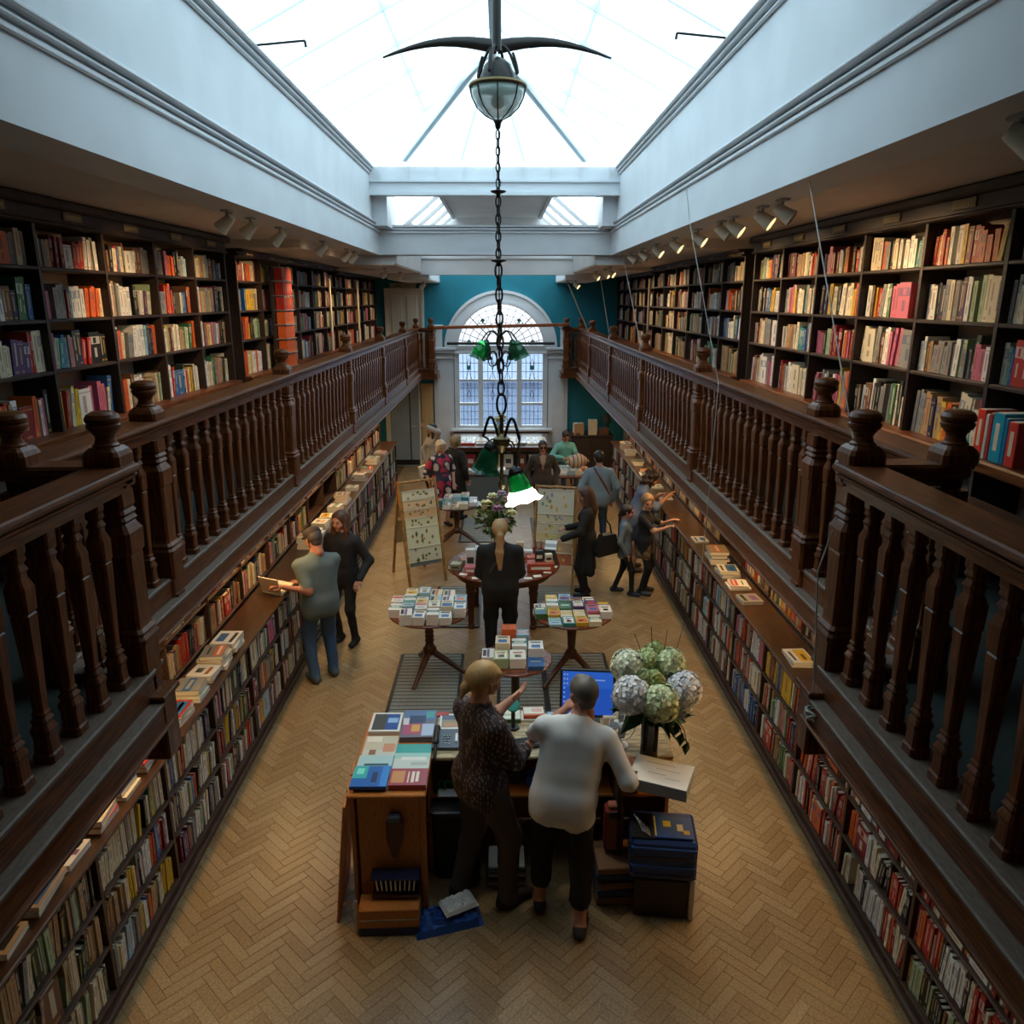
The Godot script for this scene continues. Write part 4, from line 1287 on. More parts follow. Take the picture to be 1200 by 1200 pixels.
func plate_marks(s: float, x: float, y: float, z: float, r: RandomNumberGenerator) -> MB:
	var m := MB.new()
	for k in 7:
		m.box(Vector3(s * x, y, z - 0.085 + k * 0.028), Vector3(0.003, r.randf_range(0.014, 0.022), 0.016))
	return m

# ================================================================ LAMPS, WIRES
const SPOT_ENERGY := 1.1
func build_lamps() -> void:
	# track spotlights on the soffits
	var left := [[-2.9, 0], [-3.2, 0], [-6.05, 1], [-6.6, 0], [-7.45, 1], [-9.2, 1], [-10.6, 1], [-11.1, 0], [-13.4, 1], [-15.4, 1], [-17.6, 1]]
	var right := [[-2.95, 0], [-5.35, 0], [-5.75, 1], [-6.45, 1], [-6.8, 0], [-7.6, 1], [-8.6, 1], [-9.6, 1], [-10.5, 0], [-11.4, 0], [-13.0, 1], [-13.6, 1], [-15.0, 1], [-16.6, 1]]
	for i in 2:
		var s: float = SGN[i]
		var q := 0
		for p in (left if i == 0 else right):
			var z: float = p[0]
			var y := 4.70
			var x: float = BEAM_X[i] + 0.20
			if z < -12.2: y = 4.56; x = BEAM_X[i] + 0.12
			if z < -16.2: y = 4.43; x = BEAM_X[i] - 0.1
			var lit: bool = p[1] == 1
			var t := thing("track_spotlight", "%s %s spotlight from the near end on the %s soffit" % [nth(q), "lit" if lit else "unlit", SIDE[i]], "spotlight", Vector3(s * x, y, z), 0.0, "spotlights on the soffits")
			q += 1
			part(t, "base", MB.new().cbox(Vector3(0, -0.012, 0), Vector3(0.06, 0.024, 0.12), 0.006), M.grey_plastic)
			part(t, "arm", MB.new().tube([Vector3(0, -0.02, 0), Vector3(0, -0.06, 0)], 0.01, 6), M.grey_plastic)
			# head turned to the shelves and a little to the camera
			var aim := Vector3(s * 0.80, -0.62, 0.42 if i == 1 else -0.25).normalized()
			var bs := Basis.looking_at(aim, Vector3.UP) * Basis(Vector3.RIGHT, -PI / 2)
			var hx := Transform3D(bs, Vector3(0, -0.085, 0) - aim * 0.05)
			part(t, "head", MB.new().lathe(V2([0.0, 0.0, 0.030, 0.0, 0.036, 0.02, 0.052, 0.12, 0.056, 0.13, 0.050, 0.13, 0.046, 0.10]), 14, hx), M.cream_paint)
			part(t, "lens", MB.new().lathe(V2([0.046, 0.10, 0.0, 0.104]), 14, hx), M.spot_glow if lit else M.steel)
			if lit:
				var l := SpotLight3D.new()
				l.name = "spot_light"
				l.light_color = Color(1.0, 0.83, 0.60)
				l.light_energy = SPOT_ENERGY
				l.spot_angle = 42.0
				l.spot_angle_attenuation = 0.8
				l.spot_range = 30.0
				l.spot_attenuation = 2.0
				l.light_size = 0.045
				l.shadow_enabled = true
				t.add_child(l)
				l.position = Vector3(0, -0.085, 0) + aim * 0.09
				l.look_at_from_position(t.position + l.position, t.position + l.position + aim, Vector3.UP)
	# wires hanging on the wire side
	var wires := [[Vector3(1.68, 4.70, -4.55), Vector3(1.50, 3.40, -3.2), Vector3(1.34, 2.95, -3.1), Vector3(1.36, 2.40, -3.05)],
		[Vector3(1.60, 5.0, -7.2), Vector3(1.62, 4.72, -7.1), Vector3(1.72, 3.42, -6.2), Vector3(1.70, 2.3, -6.2), Vector3(1.70, 1.9, -6.25)],
		[Vector3(1.75, 4.70, -11.8), Vector3(1.82, 3.42, -10.3)],
		[Vector3(1.7, 4.58, -14.2), Vector3(1.80, 3.42, -13.2)]]
	var names := ["thin pale wire looping over the newel post nearest the camera", "thin pale wire falling past the balusters of the wire-side gallery", "thin slanting wire from the soffit to the third newel", "thin slanting wire from the soffit near the far newel"]
	for k in wires.size():
		solo("hanging_wire", MB.new().tube(wires[k], 0.0035 if k < 2 else 0.005, 5), M.wire, names[k], "wire", "hanging wires")
	solo("brass_rod", MB.new().tube([Vector3(1.42, 4.46, -17.6), Vector3(1.78, 3.40, -16.3)], 0.014, 6), M.bronze, "slanting brass rod from the soffit down to the far newel", "rod")
	# knotted cloth and wire at the step bracket
	var kn := thing("wire_knot", "knot of pale wire on the bracket below the near newel", "wire", Vector3(1.36, 2.30, -3.02))
	for k in 5:
		var c := []
		for q in 13:
			var a := TAU * q / 12.0
			c.append(Vector3(0.03 * cos(a + k), 0.028 * sin(a) + 0.006 * k, 0.03 * sin(a + k * 1.3)))
		part(kn, "loop", MB.new().tube(c, 0.006, 5), M.wire)
	chandelier_near()
	chandelier_far()

func chain(parent: Node3D, top: Vector3, bottom: Vector3, link: float, wire: float) -> void:
	# alternate links; each a part of its own
	var n := int(round(top.distance_to(bottom) / link))
	var meshes := []
	var c := []
	for q in 13:
		var a := TAU * q / 12.0
		c.append(Vector3(link * 0.30 * cos(a), link * 0.66 * sin(a), 0))
	meshes = [MB.new().tube(c, wire, 5, false).mesh()]
	for k in n:
		part(parent, "chain_link", meshes[0], M.iron, Transform3D(Basis(Vector3.UP, PI / 2 * (k % 2) + 0.4), top.lerp(bottom, (k + 0.5) / n)))

# bell shaped glass shade, mouth at y = 0 opening downwards, with a frilled skirt
func shade_mesh(rt: float, rb: float, h: float, frill: float) -> MB:
	var m := MB.new()
	var prof := []
	for k in 11:
		var f := k / 10.0
		var r: float = rt + (rb - rt) * [1.0, 0.72, 0.56, 0.50, 0.47, 0.45, 0.42, 0.36, 0.26, 0.13, 0.0][k]
		prof.append([r, f * h])
	var sides := 28
	var V := func(k: int, j: int, off: float) -> Vector3:
		var a: float = TAU * j / sides
		var f: float = 1.0 - k / 10.0
		var r: float = prof[k][0] + off + frill * f * f * cos(a * 7.0)
		return Vector3(r * cos(a), prof[k][1] + frill * 0.6 * f * f * f * cos(a * 7.0), r * sin(a))
	for k in 10:
		for j in sides:
			m.quad(V.call(k, j + 1, 0.0), V.call(k, j, 0.0), V.call(k + 1, j, 0.0), V.call(k + 1, j + 1, 0.0))
			m.quad(V.call(k, j, -0.004), V.call(k, j + 1, -0.004), V.call(k + 1, j + 1, -0.004), V.call(k + 1, j, -0.004))
	return m

func chandelier_near() -> void:
	var t := thing("pendant_lamp", "long chained pendant with glass bowl above and green glass bell shades below", "lamp", Vector3(-0.02, 0, -5.2))
	# rod, scrolls and bowl
	part(t, "rod", MB.new().tube([Vector3(0.0, 6.66, 0), Vector3(-0.005, 5.50, 0)], 0.028, 8), M.iron)
	var orn := MB.new()
	for k in 4:
		var a := k * PI / 2 + 0.4
		var d := Vector3(cos(a), 0, sin(a))
		var c := []
		for q in 13:
			var f := q / 12.0
			c.append(Vector3(0, 5.44 + 0.08 * cos(f * 5.2), 0) + d * (0.03 + 0.10 * sin(f * 2.4)))
		orn.tube(c, 0.009, 5)
	part(t, "scroll_bracket", orn, M.iron)
	part(t, "bowl_cap", MB.new().lathe(V2([0.11, 5.31, 0.105, 5.36, 0.08, 5.42, 0.045, 5.45, 0.02, 5.46, 0.0, 5.47]), 18, Transform3D.IDENTITY, true), M.iron)
	part(t, "bowl_rim", MB.new().lathe(V2([0.15, 5.292, 0.172, 5.295, 0.178, 5.305, 0.172, 5.318, 0.12, 5.325]), 24), M.bronze)
	part(t, "glass_bowl", MB.new().lathe(V2([0.0, 5.115, 0.03, 5.12, 0.08, 5.15, 0.13, 5.20, 0.155, 5.25, 0.165, 5.295, 0.158, 5.295, 0.148, 5.25, 0.12, 5.205, 0.075, 5.158, 0.0, 5.128]), 24, Transform3D.IDENTITY, true), M.bowl_glass)
	for k in 8:
		var a := TAU * k / 8.0
		var d := Vector3(cos(a), 0, sin(a))
		part(t, "bowl_rib", MB.new().tube([d * 0.168 + Vector3(0, 5.295, 0), d * 0.157 + Vector3(0, 5.245, 0), d * 0.126 + Vector3(0, 5.188, 0), d * 0.075 + Vector3(0, 5.143, 0), Vector3(0, 5.108, 0)], 0.004, 5), M.iron)
	part(t, "bowl_finial", MB.new().lathe(V2([0.0, 5.06, 0.016, 5.075, 0.02, 5.1, 0.03, 5.118, 0.0, 5.125]), 12, Transform3D.IDENTITY, true), M.iron)
	part(t, "bulb", MB.new().lathe(V2([0.0, 5.18, 0.03, 5.19, 0.045, 5.22, 0.03, 5.26, 0.012, 5.30]), 12, Transform3D.IDENTITY, true), M.white_plastic)
	# chain with collars
	chain(t, Vector3(0, 5.06, 0), Vector3(0.0, 4.74, 0), 0.045, 0.0045)
	chain(t, Vector3(0, 4.68, 0), Vector3(0.0, 4.32, 0), 0.055, 0.0055)
	chain(t, Vector3(0, 4.28, 0), Vector3(0.015, 3.46, 0), 0.075, 0.007)
	for y in [4.71, 4.30]:
		part(t, "collar", MB.new().lathe(V2([0.0, y - 0.035, 0.01, y - 0.03, 0.014, y - 0.01, 0.045, y, 0.05, y + 0.008, 0.014, y + 0.014, 0.01, y + 0.03, 0.0, y + 0.035]), 14), M.iron)
	# large ring, stem and hub
	var c := []
	for q in 17:
		var a := TAU * q / 16.0
		c.append(Vector3(0.015 + 0.030 * cos(a), 3.39 + 0.07 * sin(a), 0.0))
	part(t, "ring", MB.new().tube(c, 0.009, 6, false), M.iron)
	part(t, "stem", MB.new().lathe(V2([0.0, 2.80, 0.022, 2.81, 0.028, 2.84, 0.012, 2.87, 0.012, 3.06, 0.035, 3.09, 0.055, 3.115, 0.058, 3.16, 0.03, 3.175, 0.014, 3.19, 0.012, 3.30, 0.02, 3.32, 0.0, 3.33]), 14, at(0.015, 0, 0)), M.bronze)
	# two arms with shades; the bright one hangs towards the camera
	for k in 2:
		var d := Vector3(-0.78, 0, -0.35) if k == 0 else Vector3(0.75, 0, 0.45)
		var arm := []
		for q in 15:
			var f := q / 14.0
			var a := -0.6 + f * 4.3
			arm.append(Vector3(0.015, 3.20, 0) + d * (0.02 + 0.14 * f) + Vector3(0, 0.10 * sin(a * 0.95), 0))
		part(t, "arm", MB.new().tube(arm, 0.010, 6), M.iron)
		var curl := []
		for q in 17:
			var f := q / 16.0
			curl.append(Vector3(0.015, 3.12, 0) + d * (0.07 + 0.045 * (1.0 - f * 0.6) * cos(f * 8.0)) + Vector3(0, 0.055 * (1.0 - f * 0.6) * sin(f * 8.0) - 0.02, 0))
		part(t, "scroll", MB.new().tube(curl, 0.006, 5), M.iron)
		var tip: Vector3 = arm[14]
		var tilt := Basis(d.cross(Vector3.UP).normalized(), 0.30)
		var sp := Vector3(-0.10, 2.93, -0.03) if k == 0 else Vector3(0.155, 2.765, 0.06)
		var top := sp + tilt * Vector3(0, 0.165, 0)
		part(t, "drop", MB.new().tube([tip, (tip + top) * 0.5 + Vector3(0, 0.03, 0), top + Vector3(0, 0.03, 0)], 0.008, 6), M.iron)
		part(t, "gallery_cap", MB.new().lathe(V2([0.05, -0.01, 0.052, 0.015, 0.04, 0.035, 0.015, 0.05, 0.0, 0.052]), 14, Transform3D(tilt, top)), M.iron)
		var sh := part(t, "green_shade", shade_mesh(0.045, 0.105, 0.17, 0.004), M.green_glass, Transform3D(tilt, sp))
		if k == 1:
			# frilled white skirt glows around the bulb
			part(sh, "glowing_skirt", shade_mesh(0.082, 0.128, 0.08, 0.013), M.lamp_glow, Transform3D(Basis.IDENTITY, Vector3(0, -0.035, 0)))
			var bulb := part(sh, "bulb", MB.new().lathe(V2([0.0, 0.02, 0.025, 0.03, 0.035, 0.06, 0.02, 0.10, 0.0, 0.12]), 12, Transform3D.IDENTITY, true), M.lamp_glow)
			var l := OmniLight3D.new()
			l.name = "bulb_light"
			l.light_color = Color(1.0, 0.95, 0.82)
			l.light_energy = 0.5
			l.light_size = 0.035
			l.omni_range = 30.0
			l.omni_attenuation = 2.0
			l.shadow_enabled = true
			sh.add_child(l)
			l.position = Vector3(0, 0.06, 0)

func chandelier_far() -> void:
	var t := thing("chandelier", "far scrolled iron chandelier with small green glass bell shades", "lamp", Vector3(-0.03, 0, -9.5))
	part(t, "stem", MB.new().tube([Vector3(0, 6.60, 0), Vector3(0, 3.75, 0)], 0.008, 6), M.iron)
	part(t, "hub", MB.new().lathe(V2([0.0, 3.18, 0.02, 3.20, 0.012, 3.24, 0.012, 3.56, 0.03, 3.60, 0.035, 3.66, 0.015, 3.70, 0.01, 3.78, 0.0, 3.80]), 12), M.bronze)
	for k in 4:
		var d: Vector3 = [Vector3(-1, 0, 0.1), Vector3(1, 0, 0.1), Vector3(-0.75, 0, -1.0), Vector3(0.75, 0, -1.0)][k]
		var arm := []
		for q in 15:
			var f := q / 14.0
			arm.append(Vector3(0, 3.64, 0) + d * (0.02 + 0.20 * f) + Vector3(0, 0.09 * sin(f * PI) - 0.07 * f, 0))
		part(t, "arm", MB.new().tube(arm, 0.009, 6), M.iron)
		var sc := []
		for q in 17:
			var f := q / 16.0
			sc.append(Vector3(0, 3.36, 0) + d * (0.09 + 0.07 * cos(f * 6.5) * (1.0 - 0.4 * f)) + Vector3(0, 0.11 * sin(f * 6.5) * (1.0 - 0.4 * f), 0))
		part(t, "scroll", MB.new().tube(sc, 0.007, 5), M.iron)
		var tip: Vector3 = arm[14]
		var tilt := Basis(d.cross(Vector3.UP).normalized(), 0.35)
		part(t, "gallery_cap", MB.new().lathe(V2([0.045, -0.01, 0.045, 0.02, 0.02, 0.05, 0.0, 0.052]), 12, Transform3D(tilt, tip - Vector3(0, 0.03, 0))), M.green_glass)
		part(t, "green_shade", shade_mesh(0.042, 0.11, 0.17, 0.006), M.green_glass, Transform3D(tilt, tip - Vector3(0, 0.04, 0) - tilt * Vector3(0, 0.16, 0)))
		var bl := part(t, "bulb", MB.new().lathe(V2([0.0, 0.0, 0.02, 0.01, 0.03, 0.04, 0.015, 0.09, 0.0, 0.1]), 10, Transform3D(tilt, tip - Vector3(0, 0.03, 0) - tilt * Vector3(0, 0.12, 0)), true), M.lamp_glow if k == 0 else M.white_plastic)
		if k == 0:
			var l := OmniLight3D.new()
			l.name = "bulb_light"
			l.light_color = Color(1.0, 0.95, 0.82)
			l.light_energy = 0.25
			l.light_size = 0.03
			l.omni_range = 30.0
			l.omni_attenuation = 2.0
			l.shadow_enabled = true
			t.add_child(l)
			l.position = tip - Vector3(0, 0.03, 0) - tilt * Vector3(0, 0.08, 0)

# ================================================================ TABLES WITH BOOKS
func pedestal(called: String, label: String, p: Vector3, r: float, h: float, prof: Array, feet: Array, m: Material, topm: Material, spread := 0.42) -> Node3D:
	var t := thing(called, label, "table", p)
	part(t, "tabletop", MB.new().lathe(V2([0.0, h - 0.035, r - 0.05, h - 0.035, r - 0.012, h - 0.028, r, h - 0.018, r, h - 0.008, r - 0.008, h, 0.0, h]), 40), topm)
	part(t, "pedestal", MB.new().lathe(V2(prof), 16, Transform3D.IDENTITY, true), m)
	for a in feet:
		var d := Vector3(cos(a), 0, sin(a))
		var pts := []
		var rr := []
		for k in 9:
			var f := k / 8.0
			pts.append(d * (0.02 + spread * f) + Vector3(0, 0.025 + 0.24 * pow(1.0 - f, 1.7) + 0.05 * sin(f * PI), 0))
			rr.append(lerpf(0.042, 0.022, f))
		part(t, "leg", MB.new().tube(pts, rr, 8), m)
		part(t, "foot", MB.new().lathe(V2([0.0, 0.0, 0.026, 0.002, 0.03, 0.018, 0.02, 0.035, 0.0, 0.038]), 10, Transform3D(Basis.IDENTITY, d * (0.02 + spread)), true), m)
	return t

# stacks: [x, z, count, thickness of one, colour indices, width, depth, turn]
func stacks(base: Vector3, list: Array, where: String, group: String) -> void:
	var q := 0
	for s in list:
		var y := base.y + 0.0008
		for k in s[2]:
			var ci: int = s[4]
			var lab := "%s paperback, %s in the %s stack on %s" % [BOOK_COL[ci][0], "topmost" if k == s[2] - 1 else nth(k) + " up", nth(q), where]
			flat_book(Vector3(base.x + s[0] + (0.002 if k % 2 else -0.002), y, base.z + s[1]), Vector3(s[5], s[3], s[6]), ci, s[7] + (0.015 if k % 2 else -0.01), lab, group, s[8])
			y += s[3] + 0.0006
		q += 1

func grid_stacks(r: RandomNumberGenerator, rad: float, rows: int, cols: int, count: Array, th: Array, cols_pick: Array, w := 0.128, d := 0.19) -> Array:
	var res := []
	for j in rows:
		for k in cols:
			var x := (k - (cols - 1) * 0.5) * (w + 0.012)
			var z := (j - (rows - 1) * 0.5) * (d + 0.012)
			if Vector2(absf(x) + w * 0.25, absf(z) + d * 0.2).length() > rad: continue
			res.append([x + r.randf_range(-0.004, 0.004), z + r.randf_range(-0.006, 0.006), r.randi_range(count[0], count[1]), r.randf_range(th[0], th[1]), cols_pick[r.randi() % cols_pick.size()], w, d, r.randf_range(-0.06, 0.06), r.randi() % 6])
	return res

func build_tables() -> void:
	var r := RandomNumberGenerator.new()
	r.seed = 31
	var bobbin := [0.05, 0.22, 0.075, 0.24, 0.075, 0.30, 0.05, 0.33, 0.045, 0.36]
	for k in 6:
		var y := 0.37 + k * 0.05
		bobbin.append_array([0.042, y, 0.052, y + 0.018, 0.052, y + 0.03, 0.042, y + 0.046])
	bobbin.append_array([0.05, 0.685, 0.16, 0.69, 0.16, 0.705])
	pedestal("pedestal_table", "round dark table on a bobbin-turned pedestal, piled with white paperbacks", Vector3(-0.82, 0, -8.0), 0.44, 0.74, bobbin, [1.9, 4.35, 0.25], M.mahogany, M.redwood)
	stacks(Vector3(-0.82, 0.74, -8.0), grid_stacks(r, 0.44, 4, 6, [3, 4], [0.026, 0.034], [1, 1, 1, 0, 16, 1, 19]), "the bobbin-legged table", "books on the bobbin-legged table")
	var vase := [0.06, 0.20, 0.085, 0.23, 0.06, 0.28, 0.04, 0.31, 0.045, 0.34, 0.05, 0.45, 0.055, 0.52, 0.045, 0.60, 0.035, 0.66, 0.05, 0.685, 0.15, 0.69, 0.15, 0.705]
	pedestal("pedestal_table", "round dark tripod table spread with colourful low paperback piles", Vector3(0.765, 0, -7.95), 0.445, 0.74, vase, [2.3, 0.85, 4.7], M.mahogany, M.redwood, 0.46)
	stacks(Vector3(0.765, 0.74, -7.95), grid_stacks(r, 0.46, 4, 6, [1, 3], [0.018, 0.03], [1, 13, 0, 16, 9, 7, 10, 18, 2, 19, 1]), "the tripod table", "books on the tripod table")
	pedestal("pedestal_table", "small round table behind the till with few tall book piles", Vector3(0.12, 0, -6.9), 0.36, 0.70, [0.16, 0.0, 0.16, 0.02, 0.05, 0.04, 0.04, 0.06, 0.04, 0.6, 0.06, 0.65, 0.14, 0.66], [], M.black_plastic, M.redwood)
	var near := [[-0.14, 0.12, 4, 0.024, 17, 0.14, 0.2, 0.02, 3], [0.02, 0.12, 4, 0.024, 1, 0.15, 0.2, 0.0, 3], [0.19, 0.16, 2, 0.02, 5, 0.15, 0.2, 0.0, 2], [0.20, -0.02, 5, 0.026, 1, 0.14, 0.18, 0.0, 0], [0.04, -0.10, 5, 0.024, 1, 0.14, 0.18, 0.02, 2], [-0.12, -0.10, 5, 0.03, 19, 0.14, 0.18, -0.02, 0], [-0.06, -0.28, 6, 0.034, 3, 0.14, 0.13, 0.0, 1], [0.08, -0.27, 5, 0.03, 16, 0.12, 0.13, 0.0, 2], [-0.26, 0.02, 3, 0.022, 1, 0.12, 0.2, 0.0, 4]]
	stacks(Vector3(0.12, 0.70, -6.9), near, "the small till-side table", "books on the small table")
	# large round table in the middle
	var t := thing("round_table", "large round red-brown table crowded with cards and boxes, behind the ponytailed woman", "table", Vector3(0.01, 0, -9.55))
	part(t, "tabletop", MB.new().lathe(V2([0.0, 0.715, 0.66, 0.715, 0.70, 0.725, 0.73, 0.735, 0.73, 0.752, 0.715, 0.76, 0.0, 0.76]), 48), M.redwood)
	part(t, "apron", MB.new().lathe(V2([0.60, 0.63, 0.62, 0.63, 0.62, 0.716, 0.60, 0.716]), 40), M.mahogany)
	for k in 4:
		var a := PI / 4 + k * PI / 2 + 0.05
		part(t, "leg", MB.new().square(V2([0.035, 0.0, 0.045, 0.03, 0.03, 0.06, 0.036, 0.10, 0.05, 0.45, 0.06, 0.5, 0.05, 0.53, 0.062, 0.56, 0.062, 0.72]), 0.3, at(0.56 * cos(a), 0, 0.50 * sin(a))), M.mahogany)
	round_table_goods(r)
	# far round tables
	pedestal("pedestal_table", "far dark round table with splayed legs beside the pine print rack", Vector3(-0.78, 0, -12.75), 0.42, 0.72, vase, [0.4, 2.4, 4.2], M.mahogany, M.mahogany, 0.44)
	stacks(Vector3(-0.78, 0.72, -12.75), grid_stacks(r, 0.42, 4, 5, [1, 3], [0.03, 0.04], [1, 16, 5, 0, 13, 19, 10]), "the far rack-side table", "books on the far table by the rack")
	var ft := thing("far_table", "far oblong wooden table with folded papers before the seated reader", "table", Vector3(1.36, 0, -15.2))
	part(ft, "tabletop", MB.new().cbox(Vector3(0, 0.705, 0), Vector3(0.95, 0.035, 0.9), 0.01), M.redwood)
	for x in [-0.42, 0.42]:
		for z in [-0.4, 0.4]: part(ft, "leg", MB.new().square(V2([0.025, 0, 0.03, 0.3, 0.035, 0.69]), 0.3, at(x, 0, z)), M.mahogany)
	stacks(Vector3(1.36, 0.723, -15.2), grid_stacks(r, 0.5, 3, 5, [1, 2], [0.03, 0.05], [1, 16, 0, 3, 19]), "the far oblong table", "books on the far oblong table")

func round_table_goods(r: RandomNumberGenerator) -> void:
	var b := Vector3(0.01, 0.7605, -9.55)
	# flower vase with mixed bouquet
	var v := thing("flower_vase", "clear vase with a leafy bouquet of pink and cream flowers on the round table", "flowers", b + Vector3(-0.10, 0, -0.42))
	part(v, "vase", MB.new().lathe(V2([0.0, 0.0, 0.06, 0.0, 0.065, 0.01, 0.055, 0.15, 0.075, 0.30, 0.071, 0.30, 0.051, 0.15, 0.058, 0.014, 0.0, 0.012]), 18, Transform3D.IDENTITY, true), M.vase_glass)
	for k in 9:
		var a := k * 2.4
		part(v, "stem", MB.new().tube([Vector3(0.03 * cos(a), 0.02, 0.03 * sin(a)), Vector3(0.03 * cos(a + 2.0), 0.3, 0.03 * sin(a + 2.0)), Vector3(0.13 * cos(a + 2.0), 0.5, 0.13 * sin(a + 2.0))], 0.005, 5), mat_once("stem_green", Color("4d6238")))
	leaf_mass(v, r, Vector3(0, 0.48, 0), Vector3(0.27, 0.22, 0.2), 420, [lin("6d8a54"), lin("83a05f"), lin("9aad78"), lin("56753f"), lin("b0b98a")], 0.075)
	var heads := [[0.03, 0.68, 0.16, "9c6f86", 0.055], [-0.12, 0.72, 0.05, "c9bf94", 0.06], [0.15, 0.76, -0.02, "b89a86", 0.055], [0.20, 0.60, 0.1, "d9cfa8", 0.06], [-0.20, 0.60, 0.06, "b7b083", 0.05], [0.08, 0.85, 0.0, "a68a9a", 0.045], [-0.04, 0.80, -0.05, "cfc7a0", 0.05], [0.12, 0.52, 0.18, "c4a9a4", 0.045], [0.22, 0.72, 0.0, "c8c4a0", 0.04]]
	for h in heads: flower_head(v, Vector3(h[0], h[1] - 0.03, h[2]), h[4] * 1.45, lin(h[3]) * 1.35, r)
	# small goods
	var goods := [
		["card_box", "red carton of cards on the round table beside the woman's elbow", Vector3(0.47, 0, 0.28), Vector3(0.34, 0.11, 0.16), "a8452a"],
		["card_box", "white and black card stand on the round table by the print rack", Vector3(-0.42, 0, 0.20), Vector3(0.12, 0.26, 0.08), "d5d3cd"],
		["card_box", "pink card carton on the round table beneath the white stand", Vector3(-0.40, 0, 0.36), Vector3(0.17, 0.09, 0.12), "b8656c"],
		["card_box", "clear case of green cards at the edge of the round table", Vector3(-0.60, 0, 0.22), Vector3(0.13, 0.08, 0.12), "8f9678"],
		["card_box", "black notebook carton on the round table", Vector3(0.45, 0.11, 0.24), Vector3(0.10, 0.14, 0.07), "2c2c31"],
		["card_box", "cream card carton beside the black notebook carton", Vector3(0.57, 0.11, 0.26), Vector3(0.09, 0.10, 0.08), "d8cdb4"],
		["card_box", "tall cream carton with a brown oval behind the ponytail", Vector3(0.22, 0, -0.22), Vector3(0.10, 0.22, 0.08), "cdb896"],
		["card_box", "red and cream pencil box near the flower vase", Vector3(0.40, 0, -0.08), Vector3(0.20, 0.07, 0.14), "b5523c"],
		["card_box", "pale blue card pad lying behind the red carton", Vector3(0.38, 0.0, 0.09), Vector3(0.16, 0.03, 0.12), "a9bccb"],
		["card_box", "white china cup box near the tall cream carton", Vector3(0.33, 0, -0.26), Vector3(0.12, 0.09, 0.10), "dddbd4"]]
	for g in goods:
		var t := thing(g[0], g[1], "box", b + g[2], r.randf_range(-0.15, 0.15), "goods on the round table")
		var sz: Vector3 = g[3]
		part(t, "box", MB.new().cbox(Vector3(0, sz.y * 0.5, 0), sz, 0.004), mat_once("card_" + g[4], Color(g[4]), 0.5))
		var pr := MB.new()
		pr.col = lin("e0d8c4") if Color(g[4]).get_luminance() < 0.5 else lin("3a3533")
		pr.quad(Vector3(-sz.x * 0.36, sz.y * 0.3, sz.z * 0.5 + 0.001), Vector3(sz.x * 0.36, sz.y * 0.3, sz.z * 0.5 + 0.001), Vector3(sz.x * 0.36, sz.y * 0.62, sz.z * 0.5 + 0.001), Vector3(-sz.x * 0.36, sz.y * 0.62, sz.z * 0.5 + 0.001))
		part(t, "print", pr, M.print)
	# small price cards along the front edge
	for k in 6:
		var a := [-0.50, -0.34, 0.30, 0.42, 0.55, 0.64][k] as float
		var z := sqrt(0.66 * 0.66 - a * a)
		solo("price_card", MB.new().cbox(Vector3.ZERO, Vector3(0.10, 0.006, 0.07), 0.002), M.paper, "%s white card lying along the front edge of the round table" % nth(k), "card", "cards on the round table edge", at(b.x + a, b.y + 0.003, b.z + z, r.randf_range(-0.3, 0.3)))
	# wedge rack of postcards
	var w := thing("card_rack", "dark slanted rack of black and white postcards at the table edge by the coat wearer", "rack", b + Vector3(0.60, 0, 0.02), -0.25)
	part(w, "tray", MB.new().extrude(P2([-0.10, 0, 0.10, 0, 0.10, 0.03, -0.10, 0.22]), 0.18, axes(Vector3(0, 0, -1), Vector3.UP, Vector3(-0.09, 0, 0))), mat_once("tray_dark", Color("3a3d38")))
	for k in 6:
		part(w, "postcard", MB.new().box(Vector3(0, 0.06 + k * 0.035, 0.085 - k * 0.034), Vector3(0.15, 0.10, 0.004), Basis(Vector3.RIGHT, -0.7)), M.white_plastic if k % 2 else M.grey_plastic)
	# pencils standing in tins
	for k in 3:
		var p := thing("pencil_pot", "%s red pot of pencils at the back of the round table" % nth(k), "pencil pot", b + Vector3(0.42 + k * 0.07, 0, -0.30 + k * 0.05), 0.0, "pencil pots")
		part(p, "pot", MB.new().lathe(V2([0.0, 0, 0.03, 0, 0.032, 0.12, 0.029, 0.12, 0.027, 0.01]), 12), mat_once("pot_red", Color("9c3a30")))
		for q in 5:
			var a := q * 1.3
			part(p, "pencil", MB.new().tube([Vector3(0.01 * cos(a), 0.02, 0.01 * sin(a)), Vector3(0.024 * cos(a), 0.20 + 0.02 * (q % 3), 0.024 * sin(a))], 0.004, 5), mat_once("pencil_%d" % (q % 3), [Color("b03a44"), Color("4a4a70"), Color("c8b8a0")][q % 3]))
	stacks(Vector3(0.01, 0.7605, -9.55), [[-0.25, -0.20, 5, 0.028, 16, 0.24, 0.2, 0.05, 3], [-0.18, 0.08, 3, 0.03, 14, 0.2, 0.16, 0.0, 0], [-0.48, -0.05, 2, 0.03, 11, 0.16, 0.2, 0.3, 1]], "the large round table", "books on the round table")

# leaves: each a folded quad
func leaf_mass(parent: Node3D, r: RandomNumberGenerator, c: Vector3, ext: Vector3, n: int, cols: Array, size: float) -> void:
	var m := MB.new()
	for k in n:
		var d := Vector3(r.randfn(), r.randfn(), r.randfn()).normalized() * pow(r.randf(), 0.4)
		one_leaf(m, c + d * ext, (d + Vector3(0, 0.3, 0) + Vector3(r.randfn(), r.randfn(), r.randfn()) * 0.4).normalized(), size * r.randf_range(0.6, 1.3), cols[r.randi() % cols.size()], r)
	var o := part(parent, "foliage", m, M.leaf)
	o.set_meta("kind", "stuff")

